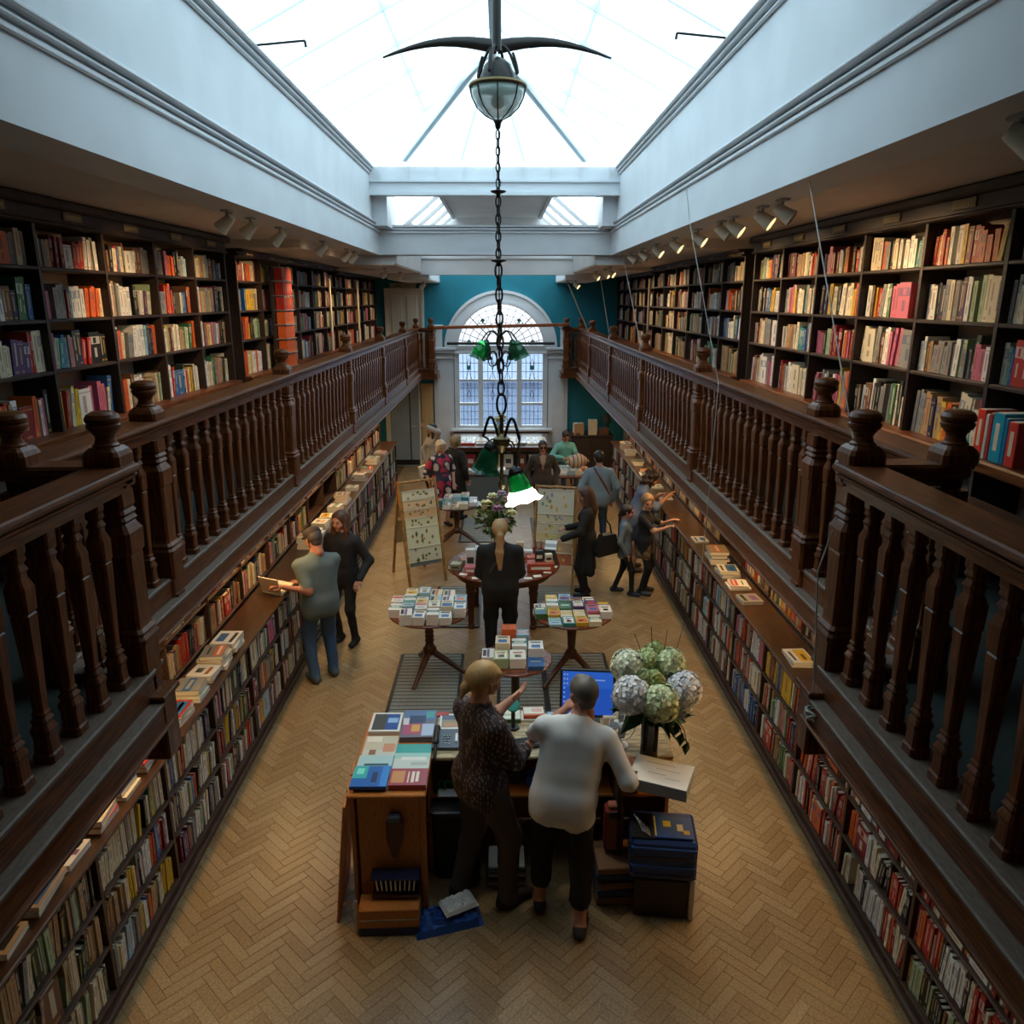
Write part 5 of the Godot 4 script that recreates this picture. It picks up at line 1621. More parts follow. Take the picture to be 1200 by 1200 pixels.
func one_leaf(m: MB, p: Vector3, d: Vector3, s: float, col: Color, r: RandomNumberGenerator) -> void:
	m.col = col
	var sd := d.cross(Vector3(r.randfn(), r.randfn() + 1.5, r.randfn())).normalized() * s * 0.42
	var up := sd.cross(d).normalized() * s * 0.12
	var a := p
	var e := p + d * s - up
	var mid := p + d * s * 0.45 + up
	m.quad(a, p + d * s * 0.4 + sd, e, mid)
	m.quad(a, mid, e, p + d * s * 0.4 - sd)

func flower_head(parent: Node3D, p: Vector3, rad: float, col: Color, r: RandomNumberGenerator) -> void:
	var m := MB.new()
	for ring in 3:
		var n := 5 + ring * 2
		for k in n:
			var a := TAU * k / n + ring
			var d := Vector3(cos(a), 0.9 - ring * 0.45, sin(a)).normalized()
			var cc := col * r.randf_range(0.8, 1.1)
			m.col = Color(cc.r, cc.g, cc.b)
			var sd := d.cross(Vector3.UP).normalized() * rad * 0.42
			m.quad(p + d * rad * 0.15, p + d * rad * 0.7 + sd, p + d * rad * (1.0 + 0.1 * ring), p + d * rad * 0.7 - sd)
	part(parent, "flower_head", m, M.leaf)

# ================================================================ TILL DESK
func cover_book(p: Vector3, size: Vector3, turn: float, base: String, marks: Array, label: String, group := "books on the till desk", called := "picture_book") -> Node3D:
	var t := thing(called, label, "book", p, turn, group)
	var pg := MB.new().box(Vector3(0, size.y * 0.5, -0.001), Vector3(size.x - 0.006, size.y - 0.004, size.z - 0.006))
	part(t, "pages", pg, M.paper)
	var c := MB.new()
	c.col = lin(base)
	c.box(Vector3(0, 0.001, 0), Vector3(size.x, 0.002, size.z)).box(Vector3(0, size.y - 0.001, 0), Vector3(size.x, 0.002, size.z)).box(Vector3(0, size.y * 0.5, size.z * 0.5 - 0.001), Vector3(size.x, size.y - 0.003, 0.002))
	var y := size.y + 0.0004
	for q in marks:      # [x0, z0, x1, z1, colour] in shares of the cover
		c.col = lin(q[4])
		c.quad(Vector3(q[0] * size.x, y, q[3] * size.z), Vector3(q[2] * size.x, y, q[3] * size.z), Vector3(q[2] * size.x, y, q[1] * size.z), Vector3(q[0] * size.x, y, q[1] * size.z))
		y += 0.0003
	part(t, "cover", c, M.gloss_print)
	return t

func build_desk() -> void:
	var T := 0.93
	var d := thing("till_desk", "light oak till desk with open back where the two staff stand", "desk")
	part(d, "wing_top", MB.new().cbox(Vector3(-0.77, T, -4.93), Vector3(0.52, 0.03, 1.06), 0.008), M.desk_oak)
	part(d, "main_top", MB.new().cbox(Vector3(0.35, T, -5.14), Vector3(1.72, 0.03, 0.62), 0.008), M.desk_top)
	part(d, "side_top", MB.new().cbox(Vector3(1.02, T - 0.03, -4.78), Vector3(0.38, 0.03, 0.5), 0.008), M.desk_oak)
	part(d, "end_panel", MB.new().cbox(Vector3(-0.745, 0.47, -4.46), Vector3(0.45, 0.88, 0.03), 0.004), M.desk_oak)
	part(d, "corner_post", MB.new().cbox(Vector3(-0.54, 0.46, -4.46), Vector3(0.045, 0.90, 0.05), 0.005), M.desk_oak)
	part(d, "outer_panel", MB.new().cbox(Vector3(-1.0, 0.46, -4.93), Vector3(0.03, 0.9, 1.0), 0.004), M.desk_oak)
	part(d, "front_panel", MB.new().cbox(Vector3(0.1, 0.46, -5.42), Vector3(2.2, 0.9, 0.03), 0.004), M.desk_oak)
	part(d, "shelf", MB.new().cbox(Vector3(0.30, 0.62, -5.12), Vector3(1.66, 0.025, 0.56), 0.004), M.desk_oak)
	part(d, "divider", MB.new().cbox(Vector3(-0.53, 0.46, -5.12), Vector3(0.03, 0.9, 0.56), 0.004), M.desk_oak)
	part(d, "divider", MB.new().cbox(Vector3(0.80, 0.46, -5.0), Vector3(0.03, 0.9, 0.8), 0.004), M.case_black)
	part(d, "right_panel", MB.new().cbox(Vector3(1.18, 0.46, -5.14), Vector3(0.03, 0.9, 0.6), 0.004), M.desk_oak)
	# leaning boards at the outer side
	for k in 3:
		solo("leaning_board", MB.new().cbox(Vector3(0, 0.45, 0), Vector3(0.02, 0.92, 0.16), 0.004), M.desk_oak, "%s tan board leaning against the side of the till desk" % nth(k), "board", "boards at the desk side", Transform3D(Basis(Vector3.BACK, -0.10) * Basis(Vector3.UP, 0.05), Vector3(-1.125 - k * 0.008, 0.0, -4.42 - k * 0.18)))
	# picture books on the wing
	var y := T + 0.0155
	var L := -0.885
	var R := -0.635
	cover_book(Vector3(L, y, -5.26), Vector3(0.23, 0.035, 0.27), 0.0, "dfe1de", [[-0.42, -0.42, 0.0, 0.42, "4b4a45"], [0.0, -0.42, 0.42, 0.42, "1f4f9a"], [0.05, -0.2, 0.38, 0.05, "8fb8df"]], "white-edged guide with dark and blue photos at the desk corner")
	cover_book(Vector3(L, y, -4.97), Vector3(0.235, 0.012, 0.26), 0.0, "c9cbc4", [[-0.5, -0.5, 0.5, 0.2, "c8c2ae"], [0.1, -0.1, 0.45, 0.3, "c98f72"], [-0.3, 0.2, -0.1, 0.45, "8c6a4e"], [-0.45, -0.45, 0.0, -0.2, "e0dccb"]], "pale town view picture book on the till desk wing")
	cover_book(Vector3(L - 0.005, y, -4.71), Vector3(0.24, 0.02, 0.25), 0.0, "7fb2c4", [[-0.5, -0.5, 0.5, 0.0, "a9cdd2"], [-0.3, -0.1, 0.4, 0.0, "31556e"], [0.0, 0.05, 0.5, 0.5, "3a62a8"], [-0.5, 0.1, -0.1, 0.5, "2b8aa8"]], "light blue seascape picture book on the till desk wing")
	cover_book(Vector3(L - 0.005, y + 0.0205, -4.55), Vector3(0.24, 0.025, 0.23), 0.0, "1f62b5", [[-0.5, -0.5, -0.1, 0.1, "3ab0b4"], [-0.4, -0.4, -0.2, -0.1, "7fe0cf"], [0.05, -0.2, 0.2, 0.3, "16305e"], [0.3, -0.5, 0.5, 0.5, "2f86d8"]], "bright blue underwater picture book at the near end of the wing")
	cover_book(Vector3(R, y, -5.20), Vector3(0.25, 0.02, 0.34), 0.0, "6a7a98", [[-0.5, -0.5, 0.5, 0.5, "70809a"]], "grey blue picture book under the flower-patterned one")
	cover_book(Vector3(R, y + 0.021, -5.22), Vector3(0.245, 0.022, 0.38), 0.02, "6b6478", [[-0.5, -0.5, 0.5, -0.1, "4d6f9c"], [-0.3, -0.3, 0.2, 0.0, "20345c"], [-0.45, 0.0, 0.1, 0.4, "a8476c"], [-0.2, 0.05, 0.05, 0.3, "d0a03f"], [0.12, 0.02, 0.48, 0.45, "a9bcd8"], [0.2, -0.45, 0.45, -0.2, "3e9a98"], [-0.48, -0.2, -0.3, 0.05, "cfcbd6"]], "flower-patterned colourful picture book on the till desk wing")
	cover_book(Vector3(R - 0.005, y, -4.82), Vector3(0.25, 0.015, 0.33), 0.0, "c6d4d0", [[-0.5, -0.5, 0.5, -0.15, "35a39f"], [-0.5, -0.15, 0.5, 0.05, "9ccfc6"], [-0.3, 0.0, 0.4, 0.12, "e2e6e2"], [0.0, 0.2, 0.45, 0.3, "b3b9b4"]], "teal and white beach picture book on the till desk wing")
	cover_book(Vector3(R, y, -4.55), Vector3(0.25, 0.04, 0.19), 0.0, "9c3440", [[-0.45, -0.35, -0.1, 0.35, "c98a4a"], [-0.02, -0.3, 0.02, 0.35, "e2c9b0"], [0.08, -0.3, 0.16, 0.35, "e8ded0"], [0.2, -0.3, 0.28, 0.3, "e8ded0"]], "dark red picture book with pale stripes at the wing's edge")
	cover_book(Vector3(-0.40, y, -5.30), Vector3(0.17, 0.012, 0.22), 0.02, "e2e2de", [[-0.4, -0.4, 0.4, 0.4, "8f8a70"], [-0.4, -0.4, 0.4, -0.1, "4c5a78"], [-0.3, 0.1, 0.3, 0.35, "b98a6a"]], "white-framed landscape print beside the telephone", "books on the till desk", "print_card")
	cover_book(Vector3(-0.47, y, -5.41), Vector3(0.10, 0.012, 0.05), 0.0, "b5362c", [], "small red booklet behind the white-framed print")
	cover_book(Vector3(-0.30, y, -5.40), Vector3(0.16, 0.010, 0.07), 0.0, "e0e2e2", [], "white leaflet behind the telephone")
	cover_book(Vector3(0.04, y, -5.36), Vector3(0.19, 0.03, 0.15), 0.0, "3b6a45", [[-0.48, -0.45, 0.48, 0.4, "d6d8c8"], [-0.3, -0.1, 0.3, 0.1, "a9b6a0"]], "green-spined white book on the main desk")
	cover_book(Vector3(0.23, y, -5.37), Vector3(0.18, 0.018, 0.14), 0.0, "dcdcd8", [[-0.3, -0.2, 0.3, 0.2, "b8bcc0"]], "white book under the orange one on the main desk")
	cover_book(Vector3(0.235, y + 0.019, -5.38), Vector3(0.16, 0.03, 0.13), 0.03, "c05a32", [[-0.48, -0.48, 0.48, 0.30, "d6d6c8"], [-0.1, -0.3, 0.4, 0.1, "d9a89a"]], "orange-spined book lying on top of a white one on the desk")
	cover_book(Vector3(0.385, y, -5.36), Vector3(0.10, 0.02, 0.13), 0.0, "3a5478", [[-0.4, -0.4, 0.4, 0.4, "9db4c0"]], "blue-edged pocket book beside the monitor")
	# telephone
	var ph := thing("telephone", "dark grey desk telephone with handset on the till desk", "telephone", Vector3(-0.41, y, -5.02))
	part(ph, "body", MB.new().extrude(P2([-0.10, 0, 0.10, 0, 0.10, 0.025, -0.10, 0.055]), 0.21, axes(Vector3(0, 0, 1), Vector3.UP, Vector3(0.105, 0, 0))), mat_once("phone_grey", Color("4b5564"), 0.4))
	part(ph, "handset", MB.new().tube([Vector3(-0.075, 0.055, 0.09), Vector3(-0.075, 0.085, 0.06), Vector3(-0.075, 0.085, -0.06), Vector3(-0.075, 0.07, -0.09)], [0.026, 0.02, 0.02, 0.026], 8), M.black_plastic)
	for k in 12:
		part(ph, "key", MB.new().cbox(Vector3(-0.025 + (k % 3) * 0.022, 0.047 - (k / 3) * 0.005, -0.02 + (k / 3) * 0.026), Vector3(0.014, 0.008, 0.012), 0.002), M.grey_plastic)
	part(ph, "label_strip", MB.new().cbox(Vector3(0.07, 0.046, 0.0), Vector3(0.018, 0.006, 0.09), 0.001, Basis(Vector3.RIGHT, 0.15)), M.white_plastic)
	var cord := []
	for q in 9: cord.append(Vector3(-0.075, 0.04 - q * 0.04, 0.10 + (0.09 if q > 0 else 0.0)))
	part(ph, "cord", MB.new().tube(cord, 0.012, 6), M.black_plastic)
	# keyboard, pen, screen
	var kb := thing("keyboard", "black keyboard on the till desk between the two staff", "keyboard", Vector3(0.26, y, -5.02), 0.25)
	part(kb, "base", MB.new().cbox(Vector3(0, 0.008, 0), Vector3(0.36, 0.016, 0.14), 0.005), M.black_plastic)
	for rr in 4:
		for k in 14: part(kb, "key", MB.new().cbox(Vector3(-0.16 + k * 0.0245, 0.019, -0.048 + rr * 0.031), Vector3(0.019, 0.007, 0.024), 0.002), mat_once("key_dark", Color("2b3138")))
	solo("pen", MB.new().tube([Vector3(0.17, y + 0.007, -5.14), Vector3(0.21, y + 0.007, -5.06)], 0.006, 6), M.black_plastic, "black pen lying behind the keyboard", "pen")
	var mo := thing("monitor", "black computer monitor showing a blue desktop behind the white-shirted man", "monitor", Vector3(0.64, y, -5.30), -0.10)
	var tilt := Basis(Vector3.RIGHT, -0.32)
	part(mo, "stand", MB.new().cbox(Vector3(0, 0.008, -0.03), Vector3(0.20, 0.016, 0.16), 0.005).cbox(Vector3(0, 0.12, -0.05), Vector3(0.05, 0.22, 0.02), 0.004), M.black_plastic)
	part(mo, "bezel", MB.new().cbox(Vector3(0, 0.245, 0), Vector3(0.42, 0.36, 0.03), 0.006, tilt), M.black_plastic)
	var sc := MB.new()
	var so := Vector3(0, 0.245, 0) + tilt.z * 0.0158
	var scr := func(x0: float, y0: float, x1: float, y1: float, c: String, o: float) -> void:
		sc.col = lin(c)
		var z := tilt.z * o
		sc.quad(so + tilt.x * x0 + tilt.y * y0 + z, so + tilt.x * x1 + tilt.y * y0 + z, so + tilt.x * x1 + tilt.y * y1 + z, so + tilt.x * x0 + tilt.y * y1 + z)
	scr.call(-0.19, -0.16, 0.19, 0.16, "0f3f9e", 0.0)
	scr.call(-0.19, 0.04, 0.19, 0.16, "2a63c4", 0.0004)
	scr.call(-0.12, 0.095, 0.13, 0.105, "bcd4f2", 0.0008)
	for k in 9: scr.call(-0.182, 0.13 - k * 0.034, -0.170, 0.143 - k * 0.034, "b8c8e0", 0.0008)
	for k in 3: scr.call(-0.160, 0.13 - k * 0.034, -0.148, 0.143 - k * 0.034, "c8d4a0", 0.0008)
	var sm := vmat("screen_picture", 0.3)
	sm.emission_enabled = true
	sm.emission = Color("2a5fd0")
	sm.emission_energy_multiplier = 0.35
	part(mo, "screen", sc, sm)
	# desk fan
	var fan := thing("desk_fan", "small white desk fan with wire cage beside the white-shirted man", "fan", Vector3(0.84, y, -4.97), 0.35)
	part(fan, "base", MB.new().lathe(V2([0.0, 0, 0.065, 0, 0.065, 0.012, 0.02, 0.03, 0.014, 0.05, 0.014, 0.10, 0.0, 0.10]), 18), M.white_plastic)
	var fb := Transform3D(Basis(Vector3.RIGHT, PI / 2 - 0.35), Vector3(0, 0.17, 0))
	for k in 3:
		var rr2 := [0.105, 0.075, 0.045][k] as float
		var c := []
		for q in 25: c.append(fb * Vector3(rr2 * cos(TAU * q / 24.0), 0.035 - k * -0.006, rr2 * sin(TAU * q / 24.0)))
		part(fan, "cage_ring", MB.new().tube(c, 0.004 if k == 0 else 0.0018, 5, false), M.white_plastic)
	for q in 16:
		var a := TAU * q / 16.0
		part(fan, "cage_wire", MB.new().tube([fb * Vector3(0.105 * cos(a), 0.03, 0.105 * sin(a)), fb * Vector3(0.06 * cos(a), 0.05, 0.06 * sin(a)), fb * Vector3(0.02 * cos(a), 0.053, 0.02 * sin(a))], 0.0012, 4, false), M.white_plastic)
	for q in 4:
		var a := TAU * q / 4.0
		part(fan, "blade", MB.new().extrude(P2([0.01, -0.012, 0.05, -0.035, 0.09, -0.025, 0.095, 0.01, 0.06, 0.025, 0.015, 0.014]), 0.003, fb * Transform3D(Basis(Vector3.UP, a) * Basis(Vector3.RIGHT, -PI / 2 + 0.25), Vector3(0, 0.02, 0))), mat_once("fan_blade", Color("a9b4bf"), 0.3))
	part(fan, "hub", MB.new().lathe(V2([0.022, 0.0, 0.022, 0.055, 0.012, 0.065, 0.0, 0.066]), 14, fb), M.white_plastic)
	part(fan, "motor", MB.new().lathe(V2([0.0, -0.06, 0.03, -0.05, 0.034, 0.0, 0.02, 0.01]), 14, fb, true), M.white_plastic)
	# hydrangeas in a tall dark vase
	var r := RandomNumberGenerator.new()
	r.seed = 9
	var hv := thing("hydrangea_vase", "tall dark glass vase of white and pale green hydrangeas on the till desk", "flowers", Vector3(1.03, T - 0.014, -4.84))
	part(hv, "vase", MB.new().lathe(V2([0.0, 0.0, 0.06, 0.0, 0.062, 0.01, 0.062, 0.34, 0.057, 0.34, 0.057, 0.02, 0.0, 0.018]), 20), mat_once("vase_dark", Color("171c1a"), 0.08))
	part(hv, "vase_foot", MB.new().lathe(V2([0.0, 0.0, 0.064, 0.0, 0.064, 0.022, 0.06, 0.024]), 20), M.steel)
	var hd := [[-0.16, 0.56, 0.10, 0.125, "e6e8ec"], [0.03, 0.53, 0.15, 0.125, "d2dcae"], [0.20, 0.58, 0.06, 0.12, "e2e4ec"], [-0.17, 0.70, -0.06, 0.11, "dee4cc"], [0.13, 0.70, -0.09, 0.105, "ccd8ac"], [0.20, 0.44, 0.04, 0.085, "dfe4e6"], [-0.02, 0.72, -0.10, 0.085, "bccb90"], [0.0, 0.64, 0.03, 0.07, "9fae6e"], [-0.07, 0.66, 0.02, 0.06, "adb984"], [0.04, 0.76, -0.16, 0.07, "95a86a"]]
	for h in hd: hydrangea(hv, Vector3(h[0], h[1], h[2]), h[3], lin(h[4]), r)
	for k in 22:
		var m := MB.new()
		var a := k * 2.39
		var out := Vector3(cos(a), r.randf_range(-0.6, 0.25), sin(a)).normalized()
		one_leaf(m, Vector3(0, 0.42, 0) + out * 0.08, out, r.randf_range(0.16, 0.24), [lin("3a6044"), lin("477350"), lin("2f553d")][k % 3], r)
		part(hv, "leaf", m, M.leaf)
	for k in 7:
		var m := MB.new()
		one_leaf(m, Vector3(0.13 + 0.02 * k, 0.38 - k * 0.035, 0.06 + 0.01 * (k % 2)), Vector3(0.5 if k % 2 else -0.2, -0.8, 0.3).normalized(), 0.09, lin("2f5030"), r)
		part(hv, "leaf", m, M.leaf)
	part(hv, "hanging_stem", MB.new().tube([Vector3(0.05, 0.38, 0.02), Vector3(0.14, 0.40, 0.06), Vector3(0.22, 0.28, 0.08), Vector3(0.25, 0.16, 0.08)], 0.004, 5), mat_once("stem_green", Color("4d6238")))
	for k in 4:
		part(hv, "twig", MB.new().tube([Vector3(0.0, 0.5, 0), Vector3(-0.08 + k * 0.09, 0.82, -0.12), Vector3(-0.12 + k * 0.12, 0.92 + 0.04 * (k % 2), -0.1 - 0.03 * k)], 0.003, 4), mat_once("twig_brown", Color("5a4636")))
	# small card box by the fan
	solo("card_reader", MB.new().cbox(Vector3(0.80, y + 0.05, -5.22), Vector3(0.10, 0.10, 0.05), 0.008), M.cream_paint, "small cream box standing between fan and monitor", "box")
	# map atlases piled on the slanted stand at the desk's end
	for k in 4:
		cover_book(Vector3(1.06, 0.955 - 0.0 + k * 0.021 - 0.03, -4.55) + Vector3(0, 0, 0), Vector3(0.40, 0.02, 0.30), -0.42, "8c949e", [[-0.49, -0.49, 0.49, 0.49, "e6e6e2"], [-0.3, -0.3, 0.2, -0.28, "9aa0a2"], [-0.1, -0.1, 0.3, -0.08, "a4a8a8"], [-0.2, 0.1, 0.1, 0.12, "9aa0a2"], [0.1, 0.2, 0.35, 0.22, "a4a8a8"], [-0.42, 0.2, -0.36, 0.35, "3a3f48"]], "%s pale map atlas of the pile at the desk end" % ["bottom", "second", "third", "top"][k], "map atlases", "map_atlas")
	var bx := thing("blue_crate", "blue crate of shopping bags under the map atlases", "crate", Vector3(1.08, 0.30, -4.50), -0.12)
	part(bx, "body", MB.new().cbox(Vector3(0, 0.17, 0), Vector3(0.44, 0.30, 0.34), 0.02), mat_once("crate_blue", Color("1d3c78"), 0.45))
	for k in 4: part(bx, "band", MB.new().cbox(Vector3(0, 0.06 + k * 0.07, 0.168), Vector3(0.43, 0.018, 0.02), 0.004), mat_once("band_%d" % (k % 2), [Color("3a2c30"), Color("2a5aa0")][k % 2]))
	part(bx, "card", MB.new().cbox(Vector3(0.06, 0.335, 0.03), Vector3(0.26, 0.012, 0.22), 0.003), mat_once("card_blue", Color("2350a0"), 0.35))
	var mk := MB.new()
	for q in [[-0.06, -0.07, -0.05, 0.13, "d8d04a"], [0.0, -0.03, 0.05, 0.03, "c9b93a"], [0.09, 0.0, 0.13, 0.07, "d8dcc8"], [0.13, 0.06, 0.17, 0.10, "c9a93a"]]:
		mk.col = lin(q[4])
		mk.quad(Vector3(q[0], 0.342, q[3]), Vector3(q[2], 0.342, q[3]), Vector3(q[2], 0.342, q[1]), Vector3(q[0], 0.342, q[1]))
	part(bx, "card_print", mk, M.print)
	part(bx, "black_poster", MB.new().cbox(Vector3(-0.14, 0.332, 0.02), Vector3(0.16, 0.012, 0.26), 0.003), M.black_plastic)
	var scrib := MB.new()
	for k in 5:
		scrib.tube([Vector3(-0.19 + k * 0.02, 0.341, -0.08 + k * 0.03), Vector3(-0.16 + k * 0.015, 0.341, 0.0 + k * 0.02), Vector3(-0.14 + k * 0.012, 0.341, 0.09 + k * 0.012)], 0.003, 4)
	part(bx, "poster_lettering", scrib, M.white_plastic)
	part(bx, "crate_stand", MB.new().cbox(Vector3(0.0, -0.15, 0.0), Vector3(0.36, 0.30, 0.28), 0.006), M.case_black)
	part(bx, "stand_leg", MB.new().cbox(Vector3(0.20, -0.14, 0.13), Vector3(0.035, 0.32, 0.05), 0.006), M.steel)
	# drawers and boxes below the desk
	for k in 5:
		solo("flat_carton", MB.new().cbox(Vector3(0.82, 0.035 + k * 0.062, -4.62 - 0.01 * (k % 2)), Vector3(0.36, 0.05, 0.30), 0.006, Basis(Vector3.UP, 0.05 * (k % 3))), [mat_once("carton_brown", Color("7a5434")), mat_once("carton_blue", Color("26406e"))][k % 2], "%s flat %s carton from the floor under the till desk" % [nth(k), ["brown", "blue"][k % 2]], "carton", "cartons under the till desk")
	var rb := thing("card_terminal", "red-brown box with black slot beside the white-shirted man's hip", "box", Vector3(0.77, 0.34, -4.66))
	part(rb, "body", MB.new().cbox(Vector3(0, 0.16, 0), Vector3(0.13, 0.32, 0.11), 0.012), mat_once("box_red", Color("7a2f24"), 0.35))
	part(rb, "slot", MB.new().cbox(Vector3(0, 0.29, 0.055), Vector3(0.09, 0.05, 0.01), 0.003), M.black_plastic)
	part(rb, "cap", MB.new().cbox(Vector3(0, 0.335, 0), Vector3(0.09, 0.03, 0.07), 0.008), mat_once("box_red2", Color("93553f"), 0.35))
	var tb := thing("tape_dispenser", "dark red tape dispenser fixed to the oak end panel", "dispenser", Vector3(-0.72, 0.62, -4.41))
	part(tb, "body", MB.new().extrude(P2([-0.055, 0.0, -0.02, -0.14, 0.02, -0.14, 0.055, 0.0, 0.055, 0.13, -0.055, 0.13]), 0.06, Transform3D(Basis.IDENTITY, Vector3(0, 0, -0.035))), mat_once("box_dark_red", Color("4f2420"), 0.35))
	part(tb, "cap", MB.new().cbox(Vector3(0, 0.15, 0), Vector3(0.09, 0.05, 0.06), 0.008), mat_once("phone_grey", Color("4b5564"), 0.4))
	var bk := thing("wire_basket", "dark basket with white slats below the oak end panel", "basket", Vector3(-0.72, 0.22, -4.37))
	part(bk, "back", MB.new().cbox(Vector3(0, 0.07, -0.05), Vector3(0.32, 0.15, 0.02), 0.004), M.black_plastic)
	for k in 9: part(bk, "slat", MB.new().cbox(Vector3(-0.125 + k * 0.031, 0.085, 0.035), Vector3(0.010, 0.09, 0.008), 0.002, Basis(Vector3.BACK, 0.12 - 0.03 * k)), M.white_plastic)
	part(bk, "rim", MB.new().cbox(Vector3(0, 0.14, 0.0), Vector3(0.33, 0.016, 0.11), 0.005), mat_once("rim_navy", Color("1c2440"), 0.4))
	part(bk, "tray", MB.new().cbox(Vector3(0, 0.01, 0.0), Vector3(0.32, 0.02, 0.11), 0.005), M.mahogany)
	var pb := thing("pine_box", "pale wooden drawer box standing on the floor before the oak end panel", "box", Vector3(-0.76, 0.0, -4.31), 0.03)
	part(pb, "body", MB.new().cbox(Vector3(0, 0.10, 0), Vector3(0.40, 0.20, 0.16), 0.006), M.desk_oak)
	part(pb, "drawer_line", MB.new().cbox(Vector3(0, 0.12, 0.08), Vector3(0.38, 0.012, 0.012), 0.003), M.desk_top)
	part(pb, "base", MB.new().cbox(Vector3(0, 0.03, 0.006), Vector3(0.40, 0.06, 0.16), 0.004), mat_once("crate_navy", Color("1d2748"), 0.5))
	part(pb, "post", MB.new().cbox(Vector3(-0.215, 0.13, 0.05), Vector3(0.02, 0.26, 0.02), 0.004), M.steel)
	# bin, green basket, bags
	var bn := thing("waste_bin", "tall black waste bin under the main desk", "bin", Vector3(-0.325, 0.0, -4.90))
	part(bn, "body", MB.new().square(V2([0.15, 0.0, 0.155, 0.02, 0.185, 0.54, 0.19, 0.56]), 0.12), mat_once("bin_black", Color("131516"), 0.6))
	part(bn, "rim", MB.new().square(V2([0.186, 0.555, 0.196, 0.56, 0.196, 0.58, 0.18, 0.585]), 0.12), M.black_plastic)
	var gb := thing("green_basket", "small green plastic basket on the shelf under the telephone", "basket", Vector3(-0.42, 0.635, -4.94))
	part(gb, "tray", MB.new().cbox(Vector3(0, 0.01, 0), Vector3(0.17, 0.02, 0.12), 0.006), mat_once("basket_green", Color("1f8a34"), 0.4))
	for k in 12:
		var a := TAU * k / 12.0
		part(gb, "rib", MB.new().box(Vector3(0.085 * cos(a), 0.045, 0.06 * sin(a)), Vector3(0.012, 0.08, 0.012)), mat_once("basket_green", Color("1f8a34"), 0.4))
	part(gb, "rim", MB.new().lathe(V2([0.084, 0.08, 0.092, 0.08, 0.092, 0.095, 0.084, 0.095]), 20, Transform3D.IDENTITY, false, 0.72), mat_once("basket_green", Color("1f8a34"), 0.4))
	solo("paper_sheet", MB.new().cbox(Vector3(-0.37, 0.64, -4.86), Vector3(0.20, 0.006, 0.06), 0.002, Basis(Vector3.RIGHT, 0.5)), M.white_plastic, "white paper hanging over the shelf edge under the green basket", "paper")
	var bag := thing("blue_bag", "crumpled blue carrier bag with white papers at the woman's feet", "bag", Vector3(-0.38, 0, -4.35), 0.28)
	part(bag, "body", crumple(Vector3(0.46, 0.10, 0.22), 5), mat_once("bag_blue", Color("1f4a90"), 0.5))
	part(bag, "paper", crumple(Vector3(0.24, 0.05, 0.16), 8), M.paper, at(0.08, 0.10, -0.02, 0.2))
	for k in 7:
		solo("magazine", MB.new().cbox(Vector3(0.02, 0.012 + k * 0.024, -4.78 + 0.01 * (k % 3)), Vector3(0.26, 0.02, 0.22), 0.003, Basis(Vector3.UP, 0.04 * (k % 3))), [M.paper, M.grey_plastic, mat_once("mag_dark", Color("55534f"))][k % 3], "%s %s magazine of the pile behind the woman's legs" % [nth(k), ["cream", "grey", "dark"][k % 3]], "magazine", "magazines under the desk")
	# clutter on the shelf
	for k in 6:
		var c: Color = [Color("26344f"), Color("3a3c40"), Color("2f5fb0"), Color("6a5a48"), Color("1d1e20"), Color("8a8d90")][k]
		solo("desk_clutter_box", MB.new().cbox(Vector3(-0.08 + k * 0.15, 0.68, -4.98 - 0.04 * (k % 2)), Vector3(0.11, 0.09, 0.12), 0.01), mat_once("clutter_%d" % k, c), "%s small %s box on the shelf inside the till desk" % [nth(k), ["navy", "charcoal", "bright blue", "brown", "black", "grey"][k]], "box", "boxes on the desk shelf")

func crumple(size: Vector3, sd: int) -> MB:
	var m := MB.new()
	var nz := FastNoiseLite.new()
	nz.seed = sd
	nz.frequency = 6.0
	var n := 12
	var P := func(i: int, j: int) -> Vector3:
		var x := (float(i) / n - 0.5)
		var z := (float(j) / n - 0.5)
		var edge := clampf(1.0 - 4.0 * maxf(x * x, z * z), 0.0, 1.0)
		return Vector3(x * size.x, size.y * pow(edge, 0.35) * (0.75 + 0.6 * nz.get_noise_2d(x, z)) , z * size.z)
	for i in n:
		for j in n: m.quad(P.call(i, j + 1), P.call(i + 1, j + 1), P.call(i + 1, j), P.call(i, j))
	return m

# a hydrangea head: a ball of four-petalled florets
func hydrangea(parent: Node3D, p: Vector3, rad: float, col: Color, r: RandomNumberGenerator) -> void:
	var m := MB.new()
	var n := int(110 * rad / 0.11)
	for k in n:
		var yy := 1.0 - 1.75 * (k + 0.5) / n
		var a := k * 2.39996
		var rr := sqrt(maxf(0.0, 1.0 - yy * yy))
		var d := Vector3(rr * cos(a), yy, rr * sin(a))
		var o := p + d * rad * r.randf_range(0.88, 1.06)
		var u := d.cross(Vector3(r.randfn(), r.randfn(), r.randfn())).normalized()
		var w := d.cross(u)
		var s := rad * 0.27
		var f := r.randf_range(0.78, 1.12)
		m.col = Color(col.r * f, col.g * f, col.b * f)
		for q in 4:
			var e := u.rotated(d, q * PI / 2)
			var g := w.rotated(d, q * PI / 2)
			m.quad(o, o + e * s * 0.7 - g * s * 0.5 + d * s * 0.2, o + e * s * 1.2 + d * s * 0.05, o + e * s * 0.7 + g * s * 0.5 + d * s * 0.2)
	m.col = Color(col.r * 0.7, col.g * 0.75, col.b * 0.55)
	m.lathe(V2([0.0, -rad * 0.85, rad * 0.6, -rad * 0.5, rad * 0.82, 0.0, rad * 0.6, rad * 0.5, 0.0, rad * 0.85]), 10, Transform3D(Basis.IDENTITY, p), true)
	part(parent, "hydrangea_head", m, M.leaf)

